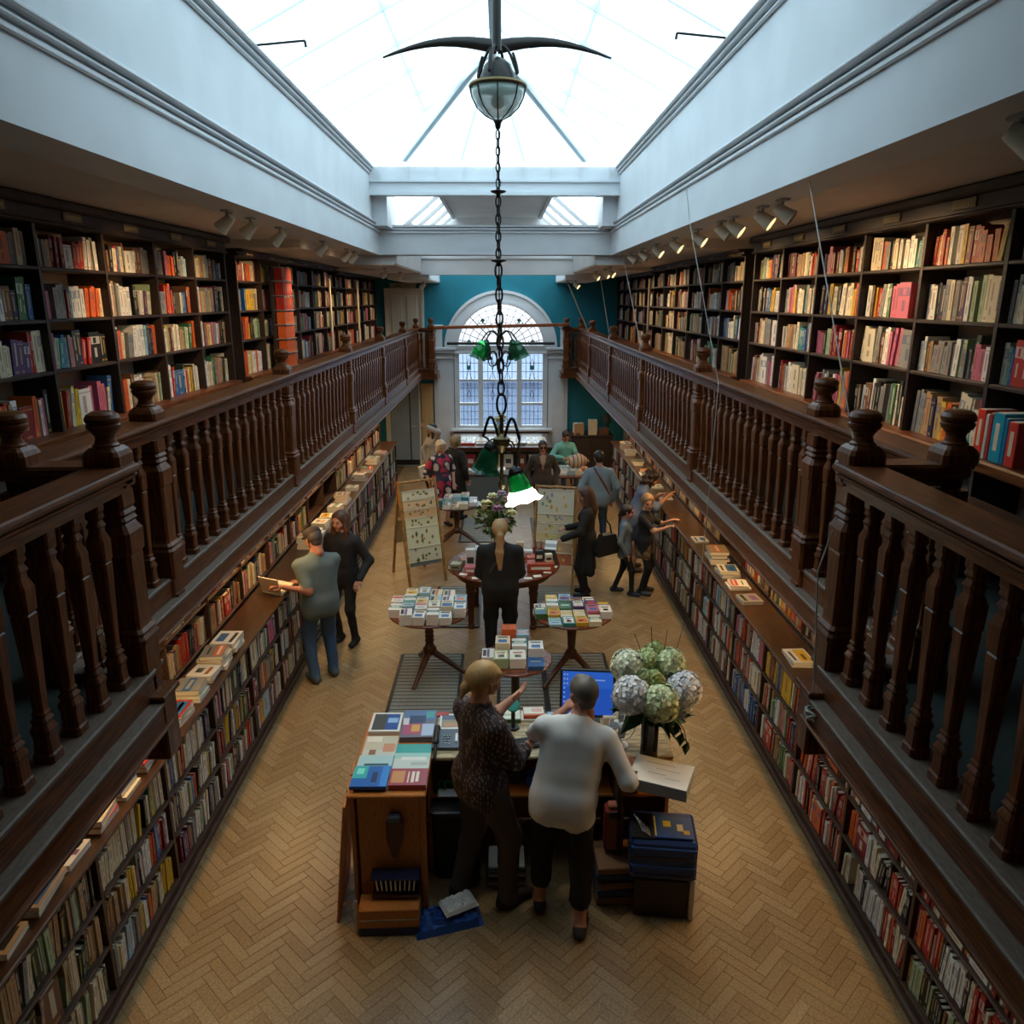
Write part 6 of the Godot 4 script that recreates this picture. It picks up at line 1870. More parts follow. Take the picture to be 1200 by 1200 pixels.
# ================================================================ PRINT RACKS
func rack(at_p: Vector3, turn: float, label: String, style: int) -> void:
	var t := thing("print_rack", label, "rack", at_p, turn, "pine print racks")
	var w := 0.58
	var h := 1.52
	var sp := 0.36
	for s in [-1.0, 1.0]:
		part(t, "front_leg", bar(Vector3(s * w * 0.5, 0.0, sp), Vector3(s * w * 0.5, h, 0.03), 0.03, 0.045), M.pine)
		part(t, "back_leg", bar(Vector3(s * (w * 0.5 - 0.03), 0.0, -sp), Vector3(s * (w * 0.5 - 0.03), h - 0.06, -0.03), 0.028, 0.04), M.pine)
	part(t, "top_rail", MB.new().tube([Vector3(-w * 0.5, h - 0.03, 0.03), Vector3(w * 0.5, h - 0.03, 0.03)], 0.018, 8), M.pine)
	part(t, "bottom_rail", MB.new().tube([Vector3(-w * 0.5, 0.42, sp * 0.72), Vector3(w * 0.5, 0.42, sp * 0.72)], 0.014, 8), M.pine)
	var bs := Basis(Vector3.RIGHT, -atan2(sp - 0.03, h))
	var ys := [1.32, 1.18, 1.05, 0.92, 0.74, 0.54]
	for k in 6:
		var y: float = ys[k]
		var z := lerpf(sp, 0.03, y / h)
		part(t, "dowel", MB.new().tube([Vector3(-w * 0.5, y + 0.02, z - 0.01), Vector3(w * 0.5, y + 0.02, z - 0.01)], 0.009, 6), M.pine)
	# prints hanging in tiers; each one a sheet with its own picture
	var r := RandomNumberGenerator.new()
	r.seed = 50 + style
	var sheets := [[1.36, 0.12], [1.23, 0.12], [1.10, 0.12], [0.97, 0.13], [0.84, 0.32], [0.55, 0.22]]
	if style == 1: sheets = [[1.46, 0.36], [1.12, 0.12], [0.99, 0.12], [0.86, 0.13], [0.73, 0.14], [0.58, 0.16]]
	for k in sheets.size():
		var y1: float = sheets[k][0]
		var ph: float = sheets[k][1]
		var yc := y1 - ph * 0.5
		var z := lerpf(sp, 0.03, yc / h) + 0.02
		var m := MB.new()
		var base: Color = lin(["d6cfb0", "d9b98c", "d2a878", "d8cfa2", "dcd6b0", "d4cba8"][k]) if style == 0 else lin(["c9c4ae", "cdbf9c", "c9bd9c", "cfc08c", "b89a78", "b86a4a"][k])
		m.col = base
		m.box(Vector3.ZERO, Vector3(w - 0.06, ph, 0.004))
		for q in (7 if ph < 0.2 else 12):
			m.col = lin((["5e6b3e", "7a6a86", "8a7a4a", "4a5a34", "a0703a", "6e5a48"] if style == 0 else ["b8533a", "c9a64a", "6b8a72", "c98a6a", "8a94a8", "d2c060"])[r.randi() % 6])
			var x := r.randf_range(-0.19, 0.19)
			var yy := r.randf_range(-ph * 0.38, ph * 0.38)
			var a := r.randf_range(0.014, 0.03)
			var b := minf(r.randf_range(0.014, 0.05), ph * 0.2)
			var zz := 0.0026 + q * 0.0002
			m.quad(Vector3(x - a, yy, zz), Vector3(x, yy - b, zz), Vector3(x + a, yy, zz), Vector3(x, yy + b, zz))
		var o := thing("hanging_print", "%s %s print from the top on the pine rack %s" % [nth(k), "plant" if style == 0 else "map", "near the low bookcase" if style == 0 else "by the woman in the coat"], "print", Vector3.ZERO, 0.0, "prints on the pine racks")
		o.transform = Transform3D(Basis(Vector3.UP, turn), at_p) * Transform3D(bs, Vector3(0, yc, z))
		part(o, "sheet", m, M.print)
		part(o, "edge_bar", MB.new().cbox(Vector3(0, ph * 0.5, 0.004), Vector3(w - 0.05, 0.014, 0.012), 0.003), M.cream_paint)
	# prints on the back face
	for k in 2:
		var o := thing("hanging_print", "%s print on the back of the pine rack %s" % [["upper", "lower"][k], "near the low bookcase" if style == 0 else "by the woman in the coat"], "print", Vector3.ZERO, 0.0, "prints on the pine racks")
		var yc := 1.1 - k * 0.42
		o.transform = Transform3D(Basis(Vector3.UP, turn), at_p) * Transform3D(Basis(Vector3.RIGHT, atan2(sp - 0.03, h)), Vector3(0, yc, -lerpf(sp, 0.03, yc / h) - 0.02))
		var m := MB.new()
		m.col = lin("b9b08c")
		m.box(Vector3.ZERO, Vector3(w - 0.10, 0.38, 0.004))
		m.col = lin("8a4a34")
		m.quad(Vector3(-0.1, -0.12, -0.003), Vector3(-0.1, 0.0, -0.003), Vector3(0.05, 0.0, -0.003), Vector3(0.05, -0.12, -0.003))
		part(o, "sheet", m, M.print)
	if style == 0:
		solo("backing_board", MB.new().cbox(Vector3.ZERO, Vector3(w - 0.08, 0.18, 0.012), 0.003), M.grate, "grey board hanging at the foot of the plant print rack", "board", "", Transform3D(Basis(Vector3.UP, turn), at_p) * Transform3D(bs, Vector3(0, 0.36, lerpf(sp, 0.03, 0.36 / h) + 0.0)))

func build_displays() -> void:
	rack(Vector3(-1.28, 0, -11.15), 0.52, "pine folding rack of botanical prints beside the low bookcase", 0)
	rack(Vector3(0.78, 0, -10.75), -0.22, "pine folding rack of maps behind the round table", 1)
	# magazines left on the gallery rail shelf near the camera
	var q := 0
	for p in [[2.36, -4.5, "d4d6d4", 0.2], [2.38, -4.72, "c8cac8", 0.05], [2.35, -4.9, "b03034", -0.1]]:
		solo("magazine", MB.new().cbox(Vector3.ZERO, Vector3(0.22, 0.012, 0.30), 0.003), mat_once("mag_" + p[2], Color(p[2]), 0.4), "%s magazine lying on the wire-side cupboard top" % ["long white", "silver white", "red"][q], "magazine", "magazines on the gallery ledge", at(p[0] + 0.20, 2.967 + q * 0.0125, p[1], p[3]))
		q += 1
	# large books shown at the near end of the wire-side ledge
	var zq := -4.33
	for b in [[0.075, 0.27, "d43a22", "thick bright red"], [0.03, 0.25, "b9b2a6", "slim grey"], [0.028, 0.26, "a82a2c", "slim dark red"], [0.10, 0.27, "1d8fa6", "thick turquoise"], [0.03, 0.25, "1f6c94", "slim blue"], [0.08, 0.24, "c63a2a", "broad scarlet"]]:
		var bo := thing("ledge_display_book", "%s book standing on the ledge by the newel nearest the camera" % b[3], "book", Vector3(CASE_X[1] - 0.02, 3.206, zq + b[0] * 0.5), 0.0, "large books on the wire-side ledge")
		part(bo, "cover", MB.new().cbox(Vector3(0.07, b[1] * 0.5, 0), Vector3(0.18, b[1], b[0]), 0.004), mat_once("cover_" + b[2], Color(b[2]), 0.35))
		if b[0] > 0.05: part(bo, "spine_title", MB.new().box(Vector3(-0.0205, b[1] * 0.52, 0), Vector3(0.002, b[1] * 0.55, b[0] * 0.35)), mat_once("cover_title", Color("cfc0a8"), 0.4))
		part(bo, "pages", MB.new().box(Vector3(0.07, b[1] + 0.0005, 0), Vector3(0.165, 0.002, b[0] * 0.7)), M.paper)
		zq += b[0] + 0.004
	var dm := thing("diamond_book", "grey-blue book with an orange diamond shown cover out on the top shelf", "book", Vector3(CASE_X[1] - 0.03, 4.282, -4.02), 0.0)
	part(dm, "cover", MB.new().cbox(Vector3(0.02, 0.12, 0), Vector3(0.03, 0.24, 0.18), 0.003), mat_once("cover_greyblue", Color("7f97a4"), 0.35))
	part(dm, "diamond", MB.new().extrude(P2([0.0, -0.09, 0.05, 0.01, 0.0, 0.10, -0.04, 0.0]), 0.001, axes(Vector3(0, 0, 1), Vector3.UP, Vector3(0.004, 0.12, 0))), mat_once("cover_orange", Color("d4572c"), 0.35))
	# plank across the hall before the arched window
	solo("cross_plank", MB.new().cbox(Vector3.ZERO, Vector3(3.26, 0.075, 0.10), 0.01), M.pine_along, "long orange-brown plank lying across both gallery rails before the arched window", "plank", "", Transform3D(Basis(Vector3.BACK, 0.022), Vector3(-0.06, 3.455, -18.5)))

# ================================================================ FAR END UNDER THE WINDOW
func build_far_corner() -> void:
	var r := RandomNumberGenerator.new()
	r.seed = 71
	# counter under the window, books standing on its lower shelf
	var t := thing("window_counter", "long dark counter below the arched window", "counter", Vector3(-0.02, 0, -17.6))
	part(t, "top", MB.new().cbox(Vector3(0, 0.86, -0.52), Vector3(2.36, 0.04, 2.14), 0.01), M.mahogany)
	part(t, "fascia", MB.new().cbox(Vector3(0, 0.81, 0.52), Vector3(2.3, 0.06, 0.03), 0.005), M.mahogany)
	part(t, "back", MB.new().cbox(Vector3(0, 0.42, 0.06), Vector3(2.28, 0.84, 0.03), 0.004), mat_once("counter_grey", Color("5a676c")))
	for x in [-1.13, -0.4, 0.4, 1.13]: part(t, "leg", MB.new().cbox(Vector3(x, 0.42, 0.45), Vector3(0.05, 0.84, 0.05), 0.006), M.case_black)
	part(t, "shelf", MB.new().cbox(Vector3(0, 0.36, 0.30), Vector3(2.26, 0.03, 0.5), 0.005), M.case_black)
	part(t, "plinth", MB.new().cbox(Vector3(0, 0.06, 0.30), Vector3(2.26, 0.12, 0.5), 0.005), M.case_black)
	var cols := ["3a3634", "b5303a", "5f8fae", "c9c08c", "d8d6d0", "8a4a34", "d9d7d2", "c8ccd0"]
	for k in 8:
		var o := thing("display_book", "%s book standing face out below the window counter" % nth(k), "book", Vector3(-1.0 + k * 0.285, 0.376, -17.27), 0.0, "books shown below the window counter")
		var cm := MB.new()
		cm.col = lin(cols[k])
		cm.box(Vector3(0, 0.15, 0), Vector3(0.21, 0.30, 0.02), Basis(Vector3.RIGHT, -0.15))
		cm.col = lin(["d8d0c0", "e8e0d8", "c8d48a", "5a7a9a", "3a3a40", "e0d8c0", "55606a", "2a2a30"][k])
		cm.quad(Vector3(-0.06, 0.10, 0.019), Vector3(0.06, 0.10, 0.019), Vector3(0.06, 0.20, 0.004), Vector3(-0.06, 0.20, 0.004))
		part(o, "cover", cm, M.gloss_print)
	stacks(Vector3(-0.02, 0.88, -17.75), grid_stacks(r, 1.3, 3, 9, [1, 1], [0.03, 0.05], [1, 16, 11, 0, 1, 2], 0.22, 0.28), "the window counter", "books on the window counter")
	# vase of roses on the counter
	var v := thing("rose_vase", "bunch of cream roses in a glass on the window counter", "flowers", Vector3(-0.05, 0.88, -18.6))
	part(v, "glass", MB.new().lathe(V2([0.0, 0, 0.06, 0, 0.07, 0.2, 0.066, 0.2, 0.056, 0.01]), 16), M.vase_glass)
	for k in 8:
		var a := k * 2.4
		flower_head(v, Vector3(0.14 * cos(a) * (0.4 + 0.08 * k), 0.36 + 0.03 * (k % 3), 0.12 * sin(a)), 0.085, lin("c9cba0") if k % 2 else lin("d8d4b8"), r)
		part(v, "stem", MB.new().tube([Vector3(0.02 * cos(a), 0.02, 0.02 * sin(a)), Vector3(0.13 * cos(a) * (0.4 + 0.08 * k), 0.34, 0.1 * sin(a))], 0.005, 5), mat_once("stem_green", Color("4d6238")))
	leaf_mass(v, r, Vector3(0, 0.28, 0), Vector3(0.18, 0.1, 0.14), 40, [lin("4f6a3c"), lin("667f46")], 0.08)
	# low display table in front of the counter
	var lt := thing("low_table", "low grey covered table before the window counter", "table", Vector3(-0.35, 0, -15.9))
	part(lt, "top", MB.new().cbox(Vector3(0, 0.56, 0), Vector3(1.0, 0.03, 0.55), 0.008), M.case_black)
	part(lt, "base", MB.new().cbox(Vector3(0, 0.27, 0), Vector3(0.92, 0.54, 0.48), 0.01), mat_once("counter_grey", Color("5a676c")))
	stacks(Vector3(-0.35, 0.576, -15.9), grid_stacks(r, 0.6, 2, 6, [1, 2], [0.03, 0.04], [1, 0, 16, 11]), "the low grey table", "books on the low grey table")
	# dark cabinet in the corner with book piles
	var c := thing("corner_cabinet", "dark cabinet against the teal wall in the corner", "cabinet", Vector3(2.15, 0, -18.7))
	part(c, "body", MB.new().cbox(Vector3(0, 0.44, 0), Vector3(1.0, 0.88, 0.7), 0.01), M.case_black)
	part(c, "top", MB.new().cbox(Vector3(0, 0.90, 0), Vector3(1.06, 0.04, 0.76), 0.01), M.case_black)
	for s in [-1.0, 1.0]:
		var dr := part(c, "door", MB.new().cbox(Vector3(s * 0.25, 0.44, 0.355), Vector3(0.46, 0.8, 0.02), 0.008), M.case_black)
		part(dr, "knob", MB.new().lathe(V2([0.0, 0, 0.012, 0.005, 0.014, 0.02, 0.0, 0.026]), 8, Transform3D(Basis(Vector3.RIGHT, PI / 2), Vector3(s * 0.06, 0.5, 0.365)), true), M.bronze)
	stacks(Vector3(2.15, 0.921, -18.6), [[-0.32, 0.1, 6, 0.045, 14, 0.24, 0.2, 0.1, 3], [-0.36, 0.12, 1, 0.05, 12, 0.2, 0.18, -0.2, 0], [0.02, 0.1, 7, 0.05, 0, 0.2, 0.2, 0.0, 3], [0.28, 0.1, 4, 0.04, 12, 0.22, 0.2, 0.1, 1]], "the corner cabinet", "books on the corner cabinet")
	# lamp on the cabinet
	var l := thing("table_lamp", "dark shaded table lamp in the corner beside the book piles", "lamp", Vector3(2.52, 0.921, -18.75))
	part(l, "base", MB.new().lathe(V2([0.0, 0, 0.07, 0, 0.07, 0.015, 0.02, 0.04, 0.012, 0.08, 0.02, 0.16, 0.01, 0.3, 0.0, 0.3]), 14, Transform3D.IDENTITY, true), M.bronze)
	part(l, "shade", MB.new().lathe(V2([0.14, 0.26, 0.08, 0.46, 0.077, 0.46, 0.137, 0.26]), 20), mat_once("shade_dark", Color("22302c")))
	# striped bag on the oblong table
	var sb := thing("striped_bag", "cream and rust striped cloth bag on the far oblong table", "bag", Vector3(1.52, 0.82, -15.35), 0.3)
	var m := MB.new()
	var n := 20
	for k in n:
		var f0 := float(k) / n
		var f1 := float(k + 1) / n
		m.col = lin(["d0bfa4", "d0bfa4", "a4583c", "c9c4bc", "d0bfa4", "b07850"][k % 6])
		var p0 := Vector2(maxf(0.001, 0.17 * sin(PI * f0)), -0.26 + 0.52 * f0)
		var p1 := Vector2(maxf(0.001, 0.17 * sin(PI * f1)), -0.26 + 0.52 * f1)
		m.lathe([p0, p1], 16, Transform3D(Basis(Vector3.BACK, PI / 2) * Basis(Vector3.UP, 0.0), Vector3(0, 0.08, 0)), true, 0.7)
	part(sb, "bag", m, M.cloth)
	part(sb, "handle", MB.new().tube([Vector3(-0.12, 0.17, 0), Vector3(-0.05, 0.28, 0), Vector3(0.05, 0.28, 0), Vector3(0.12, 0.17, 0)], 0.01, 6), M.mahogany)

# ================================================================ PEOPLE
# A field of tapered capsules joined by a smooth minimum, meshed as surface nets.
# prims: [a, b, radius at a, radius at b, colour number]; cuts: [a, b, ra, rb] taken away
func sdf(mb: MB, prims: Array, cell: float, k: float, paint: Callable, cuts: Array = [], wrinkle := 0.0) -> void:
	var lo := Vector3(1e9, 1e9, 1e9)
	var hi := -lo
	for q in prims:
		var r: float = maxf(q[2], q[3]) + cell * 2.5
		lo = lo.min(q[0] - Vector3(r, r, r)).min(q[1] - Vector3(r, r, r))
		hi = hi.max(q[0] + Vector3(r, r, r)).max(q[1] + Vector3(r, r, r))
	var nx := int(ceil((hi.x - lo.x) / cell)) + 1
	var ny := int(ceil((hi.y - lo.y) / cell)) + 1
	var nz := int(ceil((hi.z - lo.z) / cell)) + 1
	var sy := nx
	var sz := nx * ny
	var f := PackedFloat32Array()
	f.resize(nx * ny * nz)
	f.fill(0.5)
	var id := PackedByteArray()
	id.resize(nx * ny * nz)
	var reach := k + cell * 2.0
	for q in prims:
		var a: Vector3 = q[0]
		var b: Vector3 = q[1]
		var ra: float = q[2]
		var dr: float = q[3] - ra
		var pid: int = q[4]
		var ab := b - a
		var inv := 1.0 / maxf(ab.length_squared(), 1e-9)
		var m: float = maxf(q[2], q[3]) + reach
		var l0 := ((a.min(b) - Vector3(m, m, m) - lo) / cell).floor()
		var l1 := ((a.max(b) + Vector3(m, m, m) - lo) / cell).ceil()
		for iz in range(maxi(0, int(l0.z)), mini(nz, int(l1.z) + 1)):
			for iy in range(maxi(0, int(l0.y)), mini(ny, int(l1.y) + 1)):
				var row := iz * sz + iy * sy
				var p := lo + Vector3(0, iy * cell, iz * cell) - a
				for ix in range(maxi(0, int(l0.x)), mini(nx, int(l1.x) + 1)):
					var e := Vector3(p.x + ix * cell, p.y, p.z)
					var t := clampf(e.dot(ab) * inv, 0.0, 1.0)
					var d := (e - ab * t).length() - ra - dr * t
					if d > reach: continue
					var i := row + ix
					var o := f[i]
					if d < o: id[i] = pid
					var h := k - absf(o - d)
					f[i] = (minf(o, d) - h * h / (4.0 * k)) if h > 0.0 else minf(o, d)
	for q in cuts:
		var a: Vector3 = q[0]
		var ab: Vector3 = q[1] - a
		var inv := 1.0 / maxf(ab.length_squared(), 1e-9)
		var m: float = maxf(q[2], q[3]) + cell * 2.0
		var l0 := ((a.min(q[1]) - Vector3(m, m, m) - lo) / cell).floor()
		var l1 := ((a.max(q[1]) + Vector3(m, m, m) - lo) / cell).ceil()
		for iz in range(maxi(0, int(l0.z)), mini(nz, int(l1.z) + 1)):
			for iy in range(maxi(0, int(l0.y)), mini(ny, int(l1.y) + 1)):
				for ix in range(maxi(0, int(l0.x)), mini(nx, int(l1.x) + 1)):
					var e := lo + Vector3(ix, iy, iz) * cell - a
					var t := clampf(e.dot(ab) * inv, 0.0, 1.0)
					var d: float = (e - ab * t).length() - lerpf(q[2], q[3], t)
					var i := iz * sz + iy * sy + ix
					f[i] = maxf(f[i], -d)
	# crossed edges
	var vert := {}
	var quads := PackedInt32Array()
	var off := [0, 1, sy, sy + 1, sz, sz + 1, sz + sy, sz + sy + 1]
	for iz in range(1, nz - 1):
		for iy in range(1, ny - 1):
			var row := iz * sz + iy * sy
			for ix in range(1, nx - 1):
				var i := row + ix
				var s := f[i] < 0.0
				if s != (f[i + 1] < 0.0):
					quads.append_array([i, i - sy, i - sy - sz, i - sz] if s else [i, i - sz, i - sy - sz, i - sy])
				if s != (f[i + sy] < 0.0):
					quads.append_array([i, i - sz, i - sz - 1, i - 1] if s else [i, i - 1, i - sz - 1, i - sz])
				if s != (f[i + sz] < 0.0):
					quads.append_array([i, i - 1, i - 1 - sy, i - sy] if s else [i, i - sy, i - 1 - sy, i - 1])
	var edges := [[0, 1], [2, 3], [4, 5], [6, 7], [0, 2], [1, 3], [4, 6], [5, 7], [0, 4], [1, 5], [2, 6], [3, 7]]
	var nzw := FastNoiseLite.new()
	nzw.seed = 3
	nzw.frequency = 7.0
	for i in quads:
		if vert.has(i): continue
		var c := PackedFloat32Array()
		for o in off: c.append(f[i + o])
		var sum := Vector3.ZERO
		var n := 0
		for e in edges:
			var u := c[e[0]]
			var w := c[e[1]]
			if (u < 0.0) != (w < 0.0):
				var t := u / (u - w)
				var a: int = e[0]
				var b: int = e[1]
				sum += Vector3(a & 1, (a >> 1) & 1, a >> 2).lerp(Vector3(b & 1, (b >> 1) & 1, b >> 2), t)
				n += 1
		var ix := i % nx
		var iy := (i / nx) % ny
		var iz := i / sz
		var pos := lo + (Vector3(ix, iy, iz) + sum / maxi(n, 1)) * cell
		var g := Vector3(c[1] + c[3] + c[5] + c[7] - c[0] - c[2] - c[4] - c[6], c[2] + c[3] + c[6] + c[7] - c[0] - c[1] - c[4] - c[5], c[4] + c[5] + c[6] + c[7] - c[0] - c[1] - c[2] - c[3])
		g = g.normalized() if g.length_squared() > 1e-12 else Vector3.UP
		# the colour of the innermost corner
		var best := 0
		for q in 8:
			if c[q] < c[best]: best = q
		var cid := id[i + off[best]]
		if wrinkle > 0.0 and cid < 20:
			pos += g * wrinkle * nzw.get_noise_3d(pos.x * 1.6, pos.y * 0.8, pos.z * 1.6)
		vert[i] = mb.v.size()
		mb.v.append(pos)
		mb.n.append(g)
		mb.c.append(paint.call(cid, pos))
	for q in range(0, quads.size(), 4):
		var a: int = vert[quads[q]]
		var b: int = vert[quads[q + 1]]
		var c: int = vert[quads[q + 2]]
		var d: int = vert[quads[q + 3]]
		# clockwise seen from outside
		var gn := (mb.v[b] - mb.v[a]).cross(mb.v[c] - mb.v[a])
		if gn.dot(mb.n[a] + mb.n[c]) > 0.0: mb.ix.append_array([a, c, b, a, d, c])
		else: mb.ix.append_array([a, b, c, a, c, d])

func two_bone(a: Vector3, target: Vector3, l1: float, l2: float, pole: Vector3) -> Array:
	var d := target - a
	var L := clampf(d.length(), absf(l1 - l2) + 0.01, l1 + l2 - 0.002)
	var dir := d.normalized()
	var x := (l1 * l1 - l2 * l2 + L * L) / (2.0 * L)
	var h := sqrt(maxf(0.0, l1 * l1 - x * x))
	var side := (pole - dir * pole.dot(dir)).normalized()
	return [a + dir * x + side * h, a + dir * L]

# colours: 0 top, 1 legs, 2 shoes, 3 second top layer, 4 skirt; 20 skin (not wrinkled)
func person(s: Dictionary) -> Node3D:
	var p: Vector3 = s.at
	var turn: float = s.turn
	var hgt: float = s.h
	var k := hgt / 1.75
	var t := thing("person", s.label, "person", p, turn)
	var xf := Transform3D(Basis(Vector3.UP, turn), p)
	var inv := xf.affine_inverse()
	var fem: bool = s.get("fem", false)
	var sit: bool = s.get("sit", false)
	var child: bool = s.get("child", false)
	var hs := 1.0 if not child else 1.13          # larger head on a child
	var lean: float = s.get("lean", 0.0)
	var shift := Vector3.ZERO
	var hipy := 0.93 * k
	if sit: hipy = 0.50
	var hip := Vector3(0, hipy, 0)
	var L: Basis = Basis(Vector3.BACK, s.get("tilt", 0.0)) * Basis(Vector3.RIGHT, lean)
	var U := func(x: float, y: float, z: float) -> Vector3:     # a point of the upper body, y counted from the hip
		return hip + L * Vector3(x * k, y * k, z * k)
	var wide: float = s.get("wide", 1.0)
	var sw := (0.165 if fem else 0.185) * wide
	var prims := []
	# trunk
	var wr := 0.092 if fem else 0.105
	var cr := 0.102 if fem else 0.112
	var bl: float = s.get("belly", 0.0)
	for e in [-1.0, 1.0]:
		prims.append([U.call(e * 0.075 * wide, 0.02, 0), U.call(e * 0.062 * wide, 0.17, 0.01), 0.112 * k, (wr + bl) * k, 0])
		prims.append([U.call(e * 0.062 * wide, 0.17, 0.01), U.call(e * 0.082 * wide, 0.37, 0.0), (wr + bl) * k, cr * k, 0])
		prims.append([U.call(e * 0.03, 0.475, -0.015), U.call(e * (sw - 0.03), 0.425, -0.01), 0.058 * k, 0.066 * k, 0])
		if s.get("untucked", true): prims.append([U.call(e * 0.078 * wide, -0.07, 0), U.call(e * 0.075 * wide, 0.03, 0), 0.118 * k, 0.115 * k, 0])
	if s.get("boxy", false):
		for e in [-1.0, 1.0]: prims.append([U.call(e * 0.095 * wide, -0.09, -0.005), U.call(e * 0.10 * wide, 0.38, -0.005), 0.098 * k, 0.088 * k, 0])
	if fem:
		for e in [-1.0, 1.0]: prims.append([U.call(e * 0.065, 0.33, 0.075), U.call(e * 0.065, 0.33, 0.09), 0.055 * k, 0.05 * k, 0])
	prims.append([U.call(0, 0.0, -0.005), U.call(0, 0.40, -0.012), (0.112 + bl) * k, 0.105 * k, 0])
	prims.append([U.call(0, 0.40, -0.012), U.call(0, 0.485, -0.02), 0.085 * k, 0.062 * k, 0])
	if s.get("untucked", true): prims.append([U.call(0, -0.08, 0), U.call(0, 0.0, 0), 0.12 * k, 0.112 * k, 0])
	prims.append([U.call(0, 0.47, -0.015), U.call(0, 0.57, 0.0), 0.056 * k, 0.05 * k, 20])
	prims.append([U.call(-0.06, 0.0, -0.01), U.call(0.06, 0.0, -0.01), 0.118 * k, 0.118 * k, 0 if s.get("untucked", true) else 1])
	# legs
	var ank: Array = s.get("feet", [Vector3(-0.11, 0, 0), Vector3(0.11, 0, 0)])      # local, metres at 1.75 m
	var lr: float = s.get("leg_width", 1.0) * 1.1
	var knees := []
	for e in 2:
		var sg := -1.0 if e == 0 else 1.0
		var hj := hip + Vector3(sg * 0.09 * k, -0.01, 0)
		var fo: Vector3 = ank[e] * k + Vector3(0, 0.085 * k, 0)
		var kn: Vector3 = two_bone(hj, fo, 0.43 * k, 0.43 * k, Vector3(sg * 0.15, 0, 1))[0]
		if sit:
			kn = hj + Vector3(sg * 0.06, 0.02, 0.42 * k)
			fo = kn + Vector3(0, -0.40, 0.02)
		prims.append([hj, kn, 0.088 * k * lr, 0.062 * k * lr, 1])
		var bare: float = s.get("bare", 1.1)       # share of the lower leg that is covered
		if bare >= 1.0: prims.append([kn, fo, 0.06 * k * lr, 0.047 * k * lr, 1])
		else:
			var cut := kn.lerp(fo, bare)
			if bare > 0.02: prims.append([kn, cut, 0.06 * k * lr, 0.055 * k * lr, 1])
			prims.append([cut, fo, 0.050 * k, 0.036 * k, 20 if not s.has("tights") else 5])
		var ft: float = s.get("toe", [0.15, -0.15])[1 - e] if s.has("toe") else sg * 0.12
		var fd := Vector3(sin(ft), 0, cos(ft))
		prims.append([fo + Vector3(0, -0.042 * k, 0) - fd * 0.045 * k, fo + Vector3(0, -0.047 * k, 0) + fd * 0.15 * k, 0.042 * k, 0.036 * k, 2])
		knees.append(kn)
	# skirt or coat tails
	for q in s.get("skirt", []):      # [drop from the hip, half width, colour]
		for e in [-1.0, 1.0]:
			for z in [-1.0, 1.0]:
				prims.append([hip + Vector3(e * 0.05 * k, 0.02, z * 0.02), hip + Vector3(e * q[1] * k, -q[0] * k, z * q[1] * 0.55 * k), 0.10 * k, 0.07 * k, q[2]])
	# arms
	var hands := []
	var tgt: Array = s.get("hands", [null, null])
	for e in 2:
		var sg := -1.0 if e == 0 else 1.0
		var sh: Vector3 = U.call(sg * sw, 0.42, -0.01)
		var w: Vector3
		if tgt[e] == null: w = U.call(sg * (sw + 0.07), -0.07, 0.06)
		elif s.get("world_hands", true): w = inv * (tgt[e] as Vector3)
		else: w = (tgt[e] as Vector3) * k
		var pole: Vector3 = s.get("poles", [Vector3(-0.6, -0.3, -0.6), Vector3(0.6, -0.3, -0.6)])[e]
		var ew := two_bone(sh, w, 0.29 * k, 0.27 * k, pole)
		var el: Vector3 = ew[0]
		w = ew[1]
		var slv: float = s.get("sleeve", 2.0)          # 0..1 upper arm, 1..2 forearm
		var aw: float = s.get("arm_width", 1.0)
		var ca := sh.lerp(el, minf(slv, 1.0))
		prims.append([sh, ca, 0.058 * k * aw, 0.050 * k * aw, 0])
		if slv < 1.0: prims.append([ca, el, 0.043 * k, 0.038 * k, 20])
		var cf := el.lerp(w, clampf(slv - 1.0, 0.0, 1.0))
		if slv > 1.0: prims.append([el, cf, 0.048 * k * aw, 0.040 * k * aw, 0])
		if slv < 2.0: prims.append([cf, w, 0.037 * k, 0.027 * k, 20])
		hands.append([w, (w - el).normalized(), sg])
	var cols: Dictionary = s.colors
	var pat: Callable = s.get("pattern", func(_c: int, _p: Vector3, b: Color) -> Color: return b)
	var paint := func(c: int, at_p: Vector3) -> Color:
		var base: Color = cols.get(c, cols[0])
		return pat.call(c, at_p, base)
	var mb := MB.new()
	sdf(mb, prims, s.get("cell", 0.016), 0.042 * k, paint, [], 0.010 if not child else 0.006)
	# hands
	for h in hands: hand(mb, h[0], h[1], h[2], k * (0.92 if fem else 1.0), cols[20], s.get("hand_cell", 0.008), s.get("curl", 0.5), s.get("palm", Vector3(0, -1, 0.2)))
	# head
	var hy: float = s.get("yaw", 0.0)
	var hp: float = s.get("nod", 0.0)
	var hb := Basis(Vector3.UP, hy) * Basis(Vector3.RIGHT, hp + lean * 0.6)
	var hk := k * hs if child else lerpf(k, 1.0, 0.4)
	var hx := Transform3D(hb * Basis.from_scale(Vector3.ONE * hk), U.call(0, 0.675 - 0.01, 0.025))
	head(mb, hx, cols, s.get("head_cell", 0.009))
	part(t, "body", mb, M.skin_cloth)
	hair(t, hx, Transform3D(Basis(Vector3.UP, hy) * Basis.from_scale(Vector3.ONE * hk), hx.origin), s.get("hair", "short"), cols[30], s.get("head_cell", 0.009) * 1.1)
	for q: Callable in s.get("extras", []): q.call(t, hx, U)
	return t

